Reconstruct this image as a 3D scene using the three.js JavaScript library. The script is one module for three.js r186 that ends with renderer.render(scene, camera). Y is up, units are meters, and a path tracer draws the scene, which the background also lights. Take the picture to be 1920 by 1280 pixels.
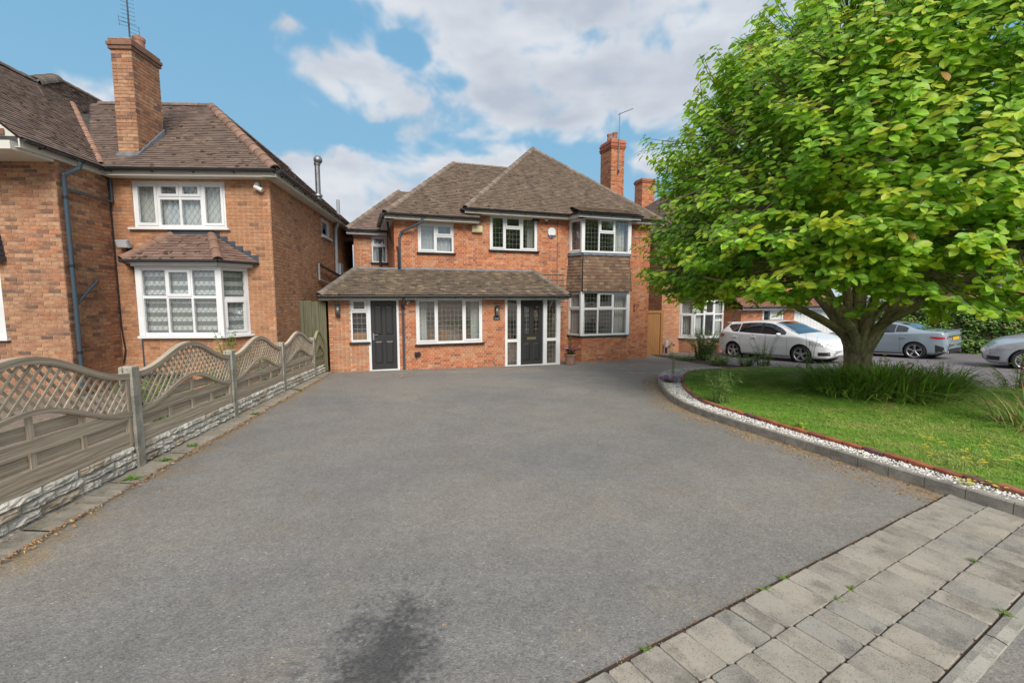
import * as THREE from 'three';
import { mergeGeometries } from 'three/addons/utils/BufferGeometryUtils.js';
import { Brush, Evaluator, SUBTRACTION } from 'three-bvh-csg';
import { createNoise3D } from 'simplex-noise';

// ---------- camera, sun, exposure ----------
const DEG = Math.PI / 180;
const scene = new THREE.Scene();
const camera = new THREE.PerspectiveCamera(73.76, 1024 / 682, 0.05, 2000);
camera.position.set(0, 1.5, 0);
camera.rotation.set(-5.62 * DEG, 0, 0);
camera.updateMatrixWorld(true);
const renderer = new THREE.WebGLRenderer({ antialias: true });
renderer.toneMapping = THREE.LinearToneMapping;
const EXPO = 1.76;
renderer.toneMappingExposure = EXPO;
renderer.shadowMap.enabled = true;
const sun = new THREE.DirectionalLight(new THREE.Color(1, 0.94, 0.85), 2.45);
sun.position.set(2 + 0.19 * 60, 0.64 * 60, -10 + 0.74 * 60);
sun.target.position.set(2, 0, -10);
sun.castShadow = true;
sun.shadow.radius = 60;
sun.shadow.mapSize.set(2048, 2048);
Object.assign(sun.shadow.camera, { left: -35, right: 35, top: 35, bottom: -35, near: 1, far: 140 });
scene.add(sun, sun.target);

// ---------- seeded random, noise ----------
function rng(seed) { let a = seed >>> 0; return () => { a = (a + 0x6D2B79F5) | 0; let t = Math.imul(a ^ (a >>> 15), 1 | a); t = (t + Math.imul(t ^ (t >>> 7), 61 | t)) ^ t; return ((t ^ (t >>> 14)) >>> 0) / 4294967296; }; }
const R0 = rng(7);
const noise3 = createNoise3D(rng(11));
const rr = (r, a, b) => a + (b - a) * r();
const clamp = (x, a = 0, b = 1) => Math.min(b, Math.max(a, x));
const sstep = (a, b, x) => { const t = clamp((x - a) / (b - a)); return t * t * (3 - 2 * t); };
const lerp = (a, b, t) => a + (b - a) * t;
const mix3 = (a, b, t) => [lerp(a[0], b[0], t), lerp(a[1], b[1], t), lerp(a[2], b[2], t)];
function fbm3(x, y, z, o = 4) { let s = 0, a = 0.5; for (let i = 0; i < o; i++) { s += a * noise3(x, y, z); x *= 2.03; y *= 2.03; z *= 2.03; a *= 0.5; } return s; }
const lat = new Float32Array(65536); { const r = rng(5); for (let i = 0; i < 65536; i++) lat[i] = r(); }
function vnoise(x, y, px, py) {   // tileable value noise
  const xi = Math.floor(x), yi = Math.floor(y), fx = x - xi, fy = y - yi;
  const w = (v, p) => ((v % p) + p) % p, h = (i, j) => lat[((w(i, px) * 197 + w(j, py) * 8191) * 31 + px * 7) & 65535];
  const sx = fx * fx * (3 - 2 * fx), sy = fy * fy * (3 - 2 * fy);
  return lerp(lerp(h(xi, yi), h(xi + 1, yi), sx), lerp(h(xi, yi + 1), h(xi + 1, yi + 1), sx), sy);
}
function tfbm(u, v, f, o = 4, fy = f) { let s = 0, a = 0.5, n = 0; for (let i = 0; i < o; i++) { s += a * vnoise(u * f, v * fy, f, fy); n += a; a *= 0.55; f *= 2; fy *= 2; } return s / n; }

// ---------- sky: clear air and cumulus, equirectangular ----------
{
  const SKY = 1.32 / EXPO, W = 2560, H = 1280, d = new Float32Array(W * H * 4);
  const blobs = [[-20.7, 23.6, 4.4, 2.6], [-16, 23.4, 5, 3], [-11.5, 21.8, 4.5, 2.3], [-3, 27.5, 8, 5], [-1, 22.6, 8, 2.8], [8, 24.5, 12, 5], [11, 21.4, 9, 2.2], [22, 25, 12, 7], [-9, 32, 14, 3.6], [5, 32, 20, 5], [25, 34, 16, 7],
    [-25.5, 26.6, 2.6, 1.3], [-24.5, 12.6, 6.5, 2.9], [-18, 13.2, 6, 3], [-12, 11.6, 7, 3.4], [-7.5, 14.4, 4.6, 4.3], [-2.5, 14.2, 5, 3.8], [1, 13.6, 3.6, 3], [-15, 8, 18, 4], [3, 8, 20, 3.5],
    [-43, 16.8, 3.6, 2.4], [-40, 15.2, 3.2, 2.4], [-42, 12, 7, 3], [17.2, 14.6, 2.2, 1.6], [24, 12, 7, 6], [5, 20.2, 4, 0.8], [32, 18, 10, 8]];
  const gaps = [[-12.3, 26.6, 3.6, 2.0], [-22.6, 28, 3.4, 1.6]];
  for (let j = 0; j < H; j++) {
    const el = ((j + 0.5) / H - 0.5) * Math.PI, e = el / DEG, ce = Math.cos(el), y = Math.sin(el);
    for (let i = 0; i < W; i++) {
      const k = (j * W + i) * 4;
      let c;
      if (e < -2) c = [0.2, 0.2, 0.19];
      else {
        const ang = ((i + 0.5) / W - 0.5) * 2 * Math.PI, x = Math.cos(ang) * ce, z = Math.sin(ang) * ce, az = Math.atan2(x, -z) / DEG;
        const t = clamp(e / 60);
        const blue = mix3([0.28, 0.475, 0.605], [0.085, 0.26, 0.465], Math.pow(t, 0.6));
        const wx = noise3(x * 5, y * 5, z * 5), wy = noise3(x * 5 + 9, y * 5, z * 5);
        const A = az + wx * 1.1, E = e + wy * 0.7;
        let f = 0;
        for (const b of blobs) { const q = 1 - Math.hypot((A - b[0]) / b[2], (E - b[1]) / b[3]); if (q > -1.2) f += Math.exp(3.2 * q); }
        f = Math.max(-0.9, Math.log(f + 0.03) / 3.2 - 0.12);
        for (const b of gaps) { const q = 1 - Math.hypot((A - b[0]) / b[2], (E - b[1]) / b[3]); if (q > 0) f -= q * 1.1; }
        const away = Math.max(sstep(42, 60, Math.abs(az)), sstep(33, 40, e));
        if (away > 0) { const s = 1 / (0.25 + Math.max(0, y)); f = lerp(f, 0.55 + 1.2 * fbm3(x * s * 0.9, y * s * 0.9 + 3, z * s * 0.9, 3), away); }
        const fr = f > -0.85 ? fbm3(x * 8 + wx * 0.25, y * 12 + wy * 0.25, z * 8, 5) : -0.3;
        const g = f * 1.1 + fr * 0.8, a = sstep(-0.16, 0.58, g) * 0.93;
        if (a <= 0) { c = mix3(blue, [0.5, 0.56, 0.64], sstep(9, -2, e) * 0.8); for (let q = 0; q < 3; q++) d[k + q] = c[q] * SKY; d[k + 3] = 1; continue; }
        const light = 0.62 + 0.9 * fbm3(x * 3.2 + 3, y * 9, z * 3.2, 4) + 0.35 * fr - 0.42 * sstep(0.35, 1.0, g);
        const cl = mix3([0.39, 0.42, 0.485], [0.585, 0.60, 0.63], clamp(light + 0.1));
        c = mix3(blue, cl, a);
        c = mix3(c, [0.5, 0.56, 0.64], sstep(9, -2, e) * 0.8);
      }
      for (let q = 0; q < 3; q++) d[k + q] = c[q] * SKY; d[k + 3] = 1;
    }
  }
  const t = new THREE.DataTexture(d, W, H, THREE.RGBAFormat, THREE.FloatType);
  t.mapping = THREE.EquirectangularReflectionMapping; t.magFilter = t.minFilter = THREE.LinearFilter; t.colorSpace = THREE.LinearSRGBColorSpace; t.needsUpdate = true;
  scene.background = t; scene.environment = t;
}

// ---------- textures ----------
function tex(w, h, fn, { srgb = false, rep = [1, 1], wrap = THREE.RepeatWrapping, mean = 0 } = {}) {
  const d = new Uint8Array(w * h * 4);
  for (let j = 0; j < h; j++) for (let i = 0; i < w; i++) { const c = fn((i + 0.5) / w, (j + 0.5) / h, i, j), k = (j * w + i) * 4; const a = typeof c === 'number' ? [c, c, c] : c; d[k] = clamp(a[0]) * 255; d[k + 1] = clamp(a[1]) * 255; d[k + 2] = clamp(a[2]) * 255; d[k + 3] = 255; }
  if (mean) { const l = (v) => Math.pow(v / 255, 2.2); let m = 0; for (let k = 0; k < d.length; k += 4) m += (l(d[k]) + l(d[k + 1]) + l(d[k + 2])) / 3; m /= w * h; const f = Math.pow(mean / m, 1 / 2.2); for (let k = 0; k < d.length; k++) if (k % 4 < 3) d[k] = Math.min(255, d[k] * f); }
  const t = new THREE.DataTexture(d, w, h); t.wrapS = t.wrapT = wrap; t.magFilter = THREE.LinearFilter; t.minFilter = THREE.LinearMipmapLinearFilter; t.generateMipmaps = true; if (srgb) t.colorSpace = THREE.SRGBColorSpace; t.repeat.set(...rep); t.needsUpdate = true; return t;
}
const rt = rng(99);
const speck = new Float32Array(512 * 512).map(() => rt());
const sp = (i, j) => speck[(j & 511) * 512 + (i & 511)];
const T = {};
T.brick = tex(512, 512, (u, v, i, j) => 0.66 + 0.3 * tfbm(u, v, 8, 5) + 0.1 * (sp(i, j) - 0.5), { srgb: true, mean: 0.86, rep: [2, 2] });
T.grit = tex(512, 512, (u, v, i, j) => 0.45 + 0.35 * tfbm(u, v, 32, 3) + 0.3 * (sp(i, j) - 0.5), { rep: [2.2, 2.2] });
T.conc = tex(1024, 1024, (u, v, i, j) => { const n = tfbm(u, v, 6, 6), s = sp(((i / 5) | 0) * 3 + 1, ((j / 5) | 0) * 5), pit = s > 0.95 ? -0.16 : s < 0.07 ? 0.08 : 0, dirt = sstep(0.52, 0.72, tfbm(u + 0.37, v + 0.11, 9, 4)); return 0.62 + 0.34 * n + 0.12 * (sp(i >> 1, j >> 1) - 0.5) + pit - 0.1 * dirt; }, { srgb: true, mean: 0.84, rep: [1, 1] });
T.wood = tex(512, 1024, (u, v, i, j) => { const w = tfbm(u, v, 4, 3, 3), g = tfbm(u + w * 0.03, v, 48, 3, 2), k = tfbm(u, v, 5, 3, 2); const ring = 0.5 + 0.5 * Math.sin((u * 34 + w * 9)); return 0.5 + 0.28 * g + 0.16 * k + 0.1 * ring; }, { srgb: true, mean: 0.80, rep: [4, 0.7] });
T.tile = tex(512, 512, (u, v, i, j) => { const n = tfbm(u, v, 5, 5), l = tfbm(u + 0.3, v + 0.7, 22, 3), b = 0.66 + 0.3 * n + 0.1 * (sp(i, j) - 0.5); const li = sstep(0.66, 0.78, l) * 0.15; return [b + li, b + li * 0.95, b + li * 0.72]; }, { srgb: true, mean: 0.86, rep: [0.8, 0.8] });
T.bark = tex(512, 512, (u, v, i, j) => { const n = tfbm(u, v, 10, 4, 5), r = tfbm(u, v, 26, 3, 7), li = sstep(0.55, 0.72, tfbm(u + 0.2, v, 7, 4)); const b = 0.42 + 0.4 * n + 0.22 * (r - 0.5); return [b + li * 0.12, b + li * 0.14, b * 0.9 + li * 0.05]; }, { srgb: true, mean: 0.75, rep: [1.2, 1.2] });
T.paint = tex(512, 512, (u, v, i, j) => 0.9 + 0.1 * tfbm(u, v, 4, 5) + 0.02 * (sp(i, j) - 0.5), { srgb: true, mean: 0.94, rep: [0.5, 0.5] });
T.rough = tex(256, 256, (u, v, i, j) => 0.35 + 0.5 * tfbm(u, v, 6, 5), { rep: [1, 1] });

// ---------- materials ----------
const MAT = (o) => { const p = o.physical ? new THREE.MeshPhysicalMaterial() : new THREE.MeshStandardMaterial(); const { physical, rgb, ...rest } = o; if (rgb) p.color.setRGB(...rgb); for (const k in rest) if (k === 'sheenColor' || k === 'attenuationColor') p[k].setRGB(...rest[k]); else p[k] = rest[k]; p.side = THREE.DoubleSide; return p; };
const M = {
  brickV: MAT({ vertexColors: true, map: T.brick, bumpMap: T.grit, bumpScale: 0.003, roughness: 0.93 }),
  mortarA: MAT({ rgb: [0.60, 0.44, 0.33], map: T.brick, roughness: 0.95 }),
  mortarB: MAT({ rgb: [0.58, 0.40, 0.245], map: T.brick, roughness: 0.95 }),
  tileV: MAT({ vertexColors: true, map: T.tile, bumpMap: T.grit, bumpScale: 0.003, roughness: 0.92 }),
  under: MAT({ rgb: [0.07, 0.055, 0.045], roughness: 1 }),
  white: MAT({ rgb: [0.74, 0.75, 0.76], map: T.paint, roughness: 0.35 }),
  cream: MAT({ rgb: [0.62, 0.61, 0.55], map: T.paint, roughness: 0.5 }),
  black: MAT({ rgb: [0.022, 0.024, 0.028], roughness: 0.42, roughnessMap: T.rough }),
  pipe: MAT({ rgb: [0.05, 0.075, 0.10], roughness: 0.35, roughnessMap: T.rough }),
  greyPipe: MAT({ rgb: [0.36, 0.39, 0.42], roughness: 0.5, map: T.paint }),
  steel: MAT({ rgb: [0.3, 0.31, 0.32], roughness: 0.5, metalness: 0.9, map: T.conc }),
  chrome: MAT({ rgb: [0.7, 0.7, 0.7], roughness: 0.15, metalness: 1 }),
  lead: MAT({ rgb: [0.21, 0.25, 0.30], roughness: 0.55, map: T.conc }),
  leadDark: MAT({ rgb: [0.05, 0.07, 0.095], roughness: 0.5, map: T.conc }),
  glass: MAT({ physical: true, rgb: [0.93, 0.96, 0.95], transmission: 1, thickness: 0, roughness: 0.015, ior: 2.3, specularIntensity: 1 }),
  came: MAT({ rgb: [0.22, 0.23, 0.24], roughness: 0.45, metalness: 0.3 }),
  cameLight: MAT({ rgb: [0.34, 0.36, 0.38], roughness: 0.4, metalness: 0.3 }),
  net: MAT({ physical: true, rgb: [0.72, 0.74, 0.72], transmission: 0.25, thickness: 0, roughness: 1, map: T.paint }),
  blindGrey: MAT({ rgb: [0.42, 0.45, 0.46], roughness: 0.9 }),
  curtain: MAT({ rgb: [0.42, 0.41, 0.38], roughness: 0.95 }),
  room: MAT({ rgb: [0.26, 0.245, 0.23], roughness: 0.95 }),
  doorBlack: MAT({ rgb: [0.026, 0.026, 0.027], roughness: 0.42, bumpMap: T.wood, bumpScale: 0.0012 }),
  wood: MAT({ rgb: [0.295, 0.262, 0.222], map: T.wood, bumpMap: T.wood, bumpScale: 0.004, roughness: 0.92 }),
  woodWarm: MAT({ rgb: [0.42, 0.20, 0.065], map: T.wood, bumpMap: T.wood, bumpScale: 0.002, roughness: 0.7 }),
  woodGreen: MAT({ rgb: [0.20, 0.19, 0.115], map: T.wood, bumpMap: T.wood, bumpScale: 0.004, roughness: 0.95 }),
  post: MAT({ rgb: [0.43, 0.41, 0.34], map: T.conc, bumpMap: T.grit, bumpScale: 0.004, roughness: 0.95 }),
  stone: MAT({ vertexColors: true, map: T.conc, bumpMap: T.grit, bumpScale: 0.008, roughness: 0.95 }),
  kerb: MAT({ rgb: [0.42, 0.38, 0.32], map: T.conc, bumpMap: T.grit, bumpScale: 0.005, roughness: 0.95 }),
  kerbLight: MAT({ rgb: [0.36, 0.34, 0.29], map: T.conc, bumpMap: T.grit, bumpScale: 0.004, roughness: 0.95 }),
  soil: MAT({ rgb: [0.11, 0.075, 0.048], map: T.conc, bumpMap: T.grit, bumpScale: 0.02, roughness: 1 }),
  bark: MAT({ rgb: [0.37, 0.31, 0.235], map: T.bark, bumpMap: T.bark, bumpScale: 0.02, roughness: 0.95 }),
  terracotta: MAT({ rgb: [0.42, 0.20, 0.135], map: T.conc, roughness: 0.85 }),
  pinkPot: MAT({ rgb: [0.42, 0.235, 0.18], map: T.conc, roughness: 0.75 }),
  plain: MAT({ vertexColors: true, roughness: 0.8 }),
};

// ---------- geometry builder ----------
const V = { add: (a, b) => [a[0] + b[0], a[1] + b[1], a[2] + b[2]], sub: (a, b) => [a[0] - b[0], a[1] - b[1], a[2] - b[2]], mul: (a, s) => [a[0] * s, a[1] * s, a[2] * s], dot: (a, b) => a[0] * b[0] + a[1] * b[1] + a[2] * b[2], len: (a) => Math.hypot(a[0], a[1], a[2]), cross: (a, b) => [a[1] * b[2] - a[2] * b[1], a[2] * b[0] - a[0] * b[2], a[0] * b[1] - a[1] * b[0]], norm: (a) => { const l = Math.hypot(a[0], a[1], a[2]) || 1; return [a[0] / l, a[1] / l, a[2] / l]; } };
class GB {
  constructor() { this.p = []; this.n = []; this.u = []; this.c = []; }
  tri(a, b, c, col, ua, ub, uc, nn) {
    const n = nn || V.norm(V.cross(V.sub(b, a), V.sub(c, a)));
    this.p.push(...a, ...b, ...c); this.n.push(...n, ...n, ...n); this.u.push(...ua, ...ub, ...uc);
    if (col) this.c.push(...col, ...col, ...col); else this.c.push(1, 1, 1, 1, 1, 1, 1, 1, 1);
  }
  quad(a, b, c, d, col, off = [0, 0]) {
    const w = V.len(V.sub(b, a)), h = V.len(V.sub(d, a)), [x, y] = off;
    this.tri(a, b, c, col, [x, y], [x + w, y], [x + w, y + h]); this.tri(a, c, d, col, [x, y], [x + w, y + h], [x, y + h]);
  }
  hex(o, X, Y, Z, col, off, skipBack) {   // corner, three edge vectors (right handed)
    const p = (i, j, k) => [o[0] + X[0] * i + Y[0] * j + Z[0] * k, o[1] + X[1] * i + Y[1] * j + Z[1] * k, o[2] + X[2] * i + Y[2] * j + Z[2] * k];
    const q = off || [o[0] + o[2], o[1]];
    this.quad(p(0, 0, 1), p(1, 0, 1), p(1, 1, 1), p(0, 1, 1), col, q);
    if (!skipBack) this.quad(p(1, 0, 0), p(0, 0, 0), p(0, 1, 0), p(1, 1, 0), col, q);
    this.quad(p(1, 0, 1), p(1, 0, 0), p(1, 1, 0), p(1, 1, 1), col, q);
    this.quad(p(0, 0, 0), p(0, 0, 1), p(0, 1, 1), p(0, 1, 0), col, q);
    this.quad(p(0, 1, 1), p(1, 1, 1), p(1, 1, 0), p(0, 1, 0), col, q);
    this.quad(p(0, 0, 0), p(1, 0, 0), p(1, 0, 1), p(0, 0, 1), col, q);
  }
  poly(pts, col) { for (let i = 1; i + 1 < pts.length; i++) this.tri(pts[0], pts[i], pts[i + 1], col, [pts[0][0], pts[0][2]], [pts[i][0], pts[i][2]], [pts[i + 1][0], pts[i + 1][2]]); }
  geo() { const g = new THREE.BufferGeometry(); g.setAttribute('position', new THREE.Float32BufferAttribute(this.p, 3)); g.setAttribute('normal', new THREE.Float32BufferAttribute(this.n, 3)); g.setAttribute('uv', new THREE.Float32BufferAttribute(this.u, 2)); g.setAttribute('color', new THREE.Float32BufferAttribute(this.c, 3)); return g; }
  get empty() { return !this.p.length; }
}
function mesh(name, g, m, parent) { const o = new THREE.Mesh(g instanceof GB ? g.geo() : g, m); o.name = name; o.castShadow = o.receiveShadow = true; if (parent) parent.add(o); return o; }
const used = {};
function numbered(n) { const k = used[n] = (used[n] ?? -1) + 1; return k ? n + '_' + String(k).padStart(3, '0') : n; }
function thing(name, label, category, pos = [0, 0, 0], turn = 0, group) { const o = new THREE.Group(); o.name = numbered(name); o.position.set(...pos); o.rotation.y = turn; o.userData = { label, category }; if (group) o.userData.group = group; scene.add(o); o.updateMatrixWorld(true); return o; }
function tag(o, label, category, group, kind) { o.name = numbered(o.name); o.userData.label = label; if (category) o.userData.category = category; if (group) o.userData.group = group; if (kind) o.userData.kind = kind; scene.add(o); return o; }
function part(name, parent) { const o = new THREE.Group(); o.name = name; parent.add(o); return o; }
const gy = (x, z) => 0.05 * clamp(z, -26, 1);   // the plot falls gently towards the houses

// wall frame: a = 0 faces +z, 90 faces +x, -90 faces -x
function FR(o, deg) { const a = deg * DEG, ux = [Math.cos(a), 0, -Math.sin(a)], n = [Math.sin(a), 0, Math.cos(a)]; return { o, ux, n, pt: (u, v, w = 0) => [o[0] + ux[0] * u + n[0] * w, o[1] + v, o[2] + ux[2] * u + n[2] * w] }; }
function fbox(gb, F, u0, v0, w0, u1, v1, w1, col, off) { gb.hex(F.pt(u0, v0, w0), V.mul(F.ux, u1 - u0), [0, v1 - v0, 0], V.mul(F.n, w1 - w0), col, off); }
function boxGeo(F, ...l) { const g = new GB(); for (const b of l) fbox(g, F, ...b); return g; }
function bevelBox(w, h, d, r = 0.006) { const s = new THREE.Shape(); s.moveTo(-w / 2 + r, -h / 2 + r); s.lineTo(w / 2 - r, -h / 2 + r); s.lineTo(w / 2 - r, h / 2 - r); s.lineTo(-w / 2 + r, h / 2 - r); const g = new THREE.ExtrudeGeometry(s, { depth: d - 2 * r, bevelThickness: r, bevelSize: r, bevelSegments: 1, steps: 1 }); g.translate(0, 0, -d / 2 + r); return g; }
function tube(pts, r, seg = 8, closed = false, rad = 8) { return new THREE.TubeGeometry(new THREE.CatmullRomCurve3(pts.map((p) => new THREE.Vector3(...p)), closed, 'centripetal'), seg, r, rad); }
function pipeGeo(pts, r, rad = 10) {   // straight runs with ball joints
  const l = []; const up = new THREE.Vector3(0, 1, 0);
  for (let i = 0; i + 1 < pts.length; i++) { const a = new THREE.Vector3(...pts[i]), b = new THREE.Vector3(...pts[i + 1]), d = b.clone().sub(a); const g = new THREE.CylinderGeometry(r, r, d.length(), rad); g.applyQuaternion(new THREE.Quaternion().setFromUnitVectors(up, d.clone().normalize())); g.translate(...a.clone().add(b).multiplyScalar(0.5).toArray()); l.push(g); if (i) { const s = new THREE.SphereGeometry(r * 1.12, rad, 6); s.translate(...pts[i]); l.push(s); } }
  return mergeGeometries(l);
}
const camView = (p) => { const v = new THREE.Vector3(...p).project(camera); return v; };
const camDist = (p) => Math.hypot(p[0] - camera.position.x, p[1] - camera.position.y, p[2] - camera.position.z);
// ---------- house kit ----------
const PAL = {
  red: [[[0.543, 0.198, 0.090], 6], [[0.500, 0.166, 0.075], 4], [[0.413, 0.139, 0.075], 2], [[0.293, 0.134, 0.088], 0.9], [[0.543, 0.273, 0.150], 2], [[0.587, 0.219, 0.095], 4]],
  redPale: [[[0.550, 0.248, 0.130], 5], [[0.506, 0.205, 0.105], 4], [[0.440, 0.205, 0.115], 1.5], [[0.572, 0.313, 0.180], 3], [[0.462, 0.265, 0.160], 2], [[0.572, 0.243, 0.115], 3]],
  tan: [[[0.449, 0.234, 0.137], 5], [[0.389, 0.194, 0.117], 4], [[0.276, 0.149, 0.100], 2.4], [[0.204, 0.124, 0.093], 1], [[0.469, 0.274, 0.165], 2.5], [[0.449, 0.200, 0.107], 2]],
  tanEven: [[[0.489, 0.244, 0.131], 6], [[0.446, 0.219, 0.117], 5], [[0.385, 0.187, 0.107], 2], [[0.281, 0.152, 0.098], 0.6], [[0.510, 0.273, 0.156], 3], [[0.493, 0.222, 0.112], 3]],
  roofLeft: [[[0.186, 0.129, 0.102], 5], [[0.168, 0.118, 0.095], 4], [[0.205, 0.144, 0.113], 3], [[0.142, 0.102, 0.083], 1.5], [[0.216, 0.159, 0.128], 1.5], [[0.178, 0.118, 0.092], 3]],
  roofMain: [[[0.167, 0.120, 0.085], 5], [[0.151, 0.108, 0.078], 4], [[0.187, 0.133, 0.094], 3], [[0.125, 0.089, 0.065], 1.6], [[0.207, 0.152, 0.110], 1.2], [[0.158, 0.108, 0.075], 3]],
  roofExt: [[[0.171, 0.130, 0.092], 5], [[0.139, 0.106, 0.077], 4], [[0.227, 0.167, 0.106], 1.8], [[0.106, 0.082, 0.063], 1.5], [[0.259, 0.197, 0.130], 0.9], [[0.159, 0.118, 0.081], 3]],
  hung: [[[0.235, 0.150, 0.098], 5], [[0.195, 0.125, 0.087], 3], [[0.285, 0.188, 0.122], 3], [[0.155, 0.108, 0.083], 1.6], [[0.32, 0.225, 0.15], 1], [[0.215, 0.13, 0.085], 3]],
  bayRoof: [[[0.225, 0.135, 0.105], 5], [[0.195, 0.12, 0.096], 3], [[0.25, 0.155, 0.12], 3], [[0.165, 0.105, 0.086], 2], [[0.27, 0.18, 0.14], 1], [[0.21, 0.122, 0.094], 3]],
  hungRed: [[[0.27, 0.13, 0.09], 5], [[0.24, 0.115, 0.082], 3], [[0.30, 0.15, 0.10], 3], [[0.20, 0.105, 0.08], 2], [[0.31, 0.17, 0.12], 1], [[0.25, 0.115, 0.078], 3]],
};
const pickers = {};
function pick(pal, r) { const P = PAL[pal], t = pickers[pal] ??= P.reduce((s, q) => s + q[1], 0); let x = r() * t; for (let i = 0; i < P.length; i++) { x -= P[i][1]; if (x <= 0) return i; } return 0; }
const palMat = {};
function paletteMaterial(pal, i, map) { return palMat[pal + i] ??= MAT({ rgb: PAL[pal][i][0], map, bumpMap: T.grit, bumpScale: 0.003, roughness: 0.93 }); }

class Kit {
  constructor(group, seed) { this.g = group; this.r = rng(seed); this.bricks = []; this.tiles = []; this.under = new GB(); this.inv = group.matrixWorld; }
  world(p) { return new THREE.Vector3(...p).applyMatrix4(this.g.matrixWorld).toArray(); }
  local(p) { return this.g.worldToLocal(new THREE.Vector3(...p)).toArray(); }
}
// a sheet u0..u1 x v0..v1 of thickness w0..w1 with rectangular openings
function sheet(gb, F, u0, v0, u1, v1, w0, w1, open, col) {
  const us = new Set([u0, u1]), vs = new Set([v0, v1]);
  for (const o of open) { for (const x of [o[0], o[2]]) if (x > u0 && x < u1) us.add(x); for (const y of [o[1], o[3]]) if (y > v0 && y < v1) vs.add(y); }
  const U = [...us].sort((a, b) => a - b), W = [...vs].sort((a, b) => a - b);
  const solid = (i, j) => i >= 0 && j >= 0 && i + 1 < U.length && j + 1 < W.length && !open.some((o) => (U[i] + U[i + 1]) / 2 > o[0] && (U[i] + U[i + 1]) / 2 < o[2] && (W[j] + W[j + 1]) / 2 > o[1] && (W[j] + W[j + 1]) / 2 < o[3]);
  const p = F.pt;
  for (let i = 0; i + 1 < U.length; i++) for (let j = 0; j + 1 < W.length; j++) if (solid(i, j)) {
    const a = U[i], b = U[i + 1], c = W[j], d = W[j + 1], of = [a, c];
    gb.quad(p(a, c, w1), p(b, c, w1), p(b, d, w1), p(a, d, w1), col, of);
    gb.quad(p(b, c, w0), p(a, c, w0), p(a, d, w0), p(b, d, w0), col, of);
    if (!solid(i - 1, j)) gb.quad(p(a, c, w0), p(a, c, w1), p(a, d, w1), p(a, d, w0), col, of);
    if (!solid(i + 1, j)) gb.quad(p(b, c, w1), p(b, c, w0), p(b, d, w0), p(b, d, w1), col, of);
    if (!solid(i, j - 1)) gb.quad(p(a, c, w0), p(b, c, w0), p(b, c, w1), p(a, c, w1), col, of);
    if (!solid(i, j + 1)) gb.quad(p(a, d, w1), p(b, d, w1), p(b, d, w0), p(a, d, w0), col, of);
  }
}
function brickWall(K, name, o, deg, u0, u1, v0, v1, { open = [], skip = [], pal = 'red', mortar = M.mortarA, bond = 'stretcher', thick = 0.12, plain = false, parent } = {}) {
  const F = FR(o, deg), gb = new GB();
  sheet(gb, F, u0, v0, u1, v1, -thick, 0, open);
  const wall = mesh(name, gb, mortar, parent || K.g);
  if (plain) return wall;
  const r = K.r, cuts = [...open, ...skip];
  for (let v = v0, row = 0; v < v1 - 0.02; v += 0.075, row++) {
    const vb = Math.min(v + 0.062, v1);
    let u = u0 - (bond === 'flemish' ? (row % 2) * 0.16875 : (row % 2) * 0.1125), k = row;
    while (u < u1) {
      const L = bond === 'flemish' ? (k++ % 2 ? 0.0995 : 0.212) : 0.212;
      const a = Math.max(u, u0), b = Math.min(u + L, u1); u += L + 0.013;
      if (b - a < 0.02) continue;
      let pcs = [[a, b, v, vb]];
      for (const c of cuts) {
        const nx = [];
        for (const q of pcs) {
          if (q[1] <= c[0] || q[0] >= c[2] || q[3] <= c[1] || q[2] >= c[3]) { nx.push(q); continue; }
          if (q[0] < c[0] - 0.015) nx.push([q[0], c[0], q[2], q[3]]);
          if (q[1] > c[2] + 0.015) nx.push([c[2], q[1], q[2], q[3]]);
          const ma = Math.max(q[0], c[0]), mb = Math.min(q[1], c[2]);
          if (q[2] < c[1] - 0.012) nx.push([ma, mb, q[2], c[1]]);
          if (q[3] > c[3] + 0.012) nx.push([ma, mb, c[3], q[3]]);
        }
        pcs = nx;
      }
      const wp = F.pt((a + b) / 2, v), big = noise3(wp[0] * 0.5 + 3, wp[1] * 0.5, wp[2] * 0.5), bl = noise3(wp[0] * 0.9, wp[1] * 1.5 + 5, wp[2] * 0.9), ci = bl > 0.38 && r() < 0.45 ? 4 : pick(pal, r), vv = rr(r, 0.91, 1.09) * (1 + 0.09 * big);
      for (const q of pcs) K.bricks.push({ F, deg, wall, q, w: 0.007 + r() * 0.004, ci, pal, vv, full: pcs.length === 1 && Math.abs(q[1] - q[0] - L) < 1e-6 && q[3] - q[2] > 0.061, L });
    }
  }
  return wall;
}
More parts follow.
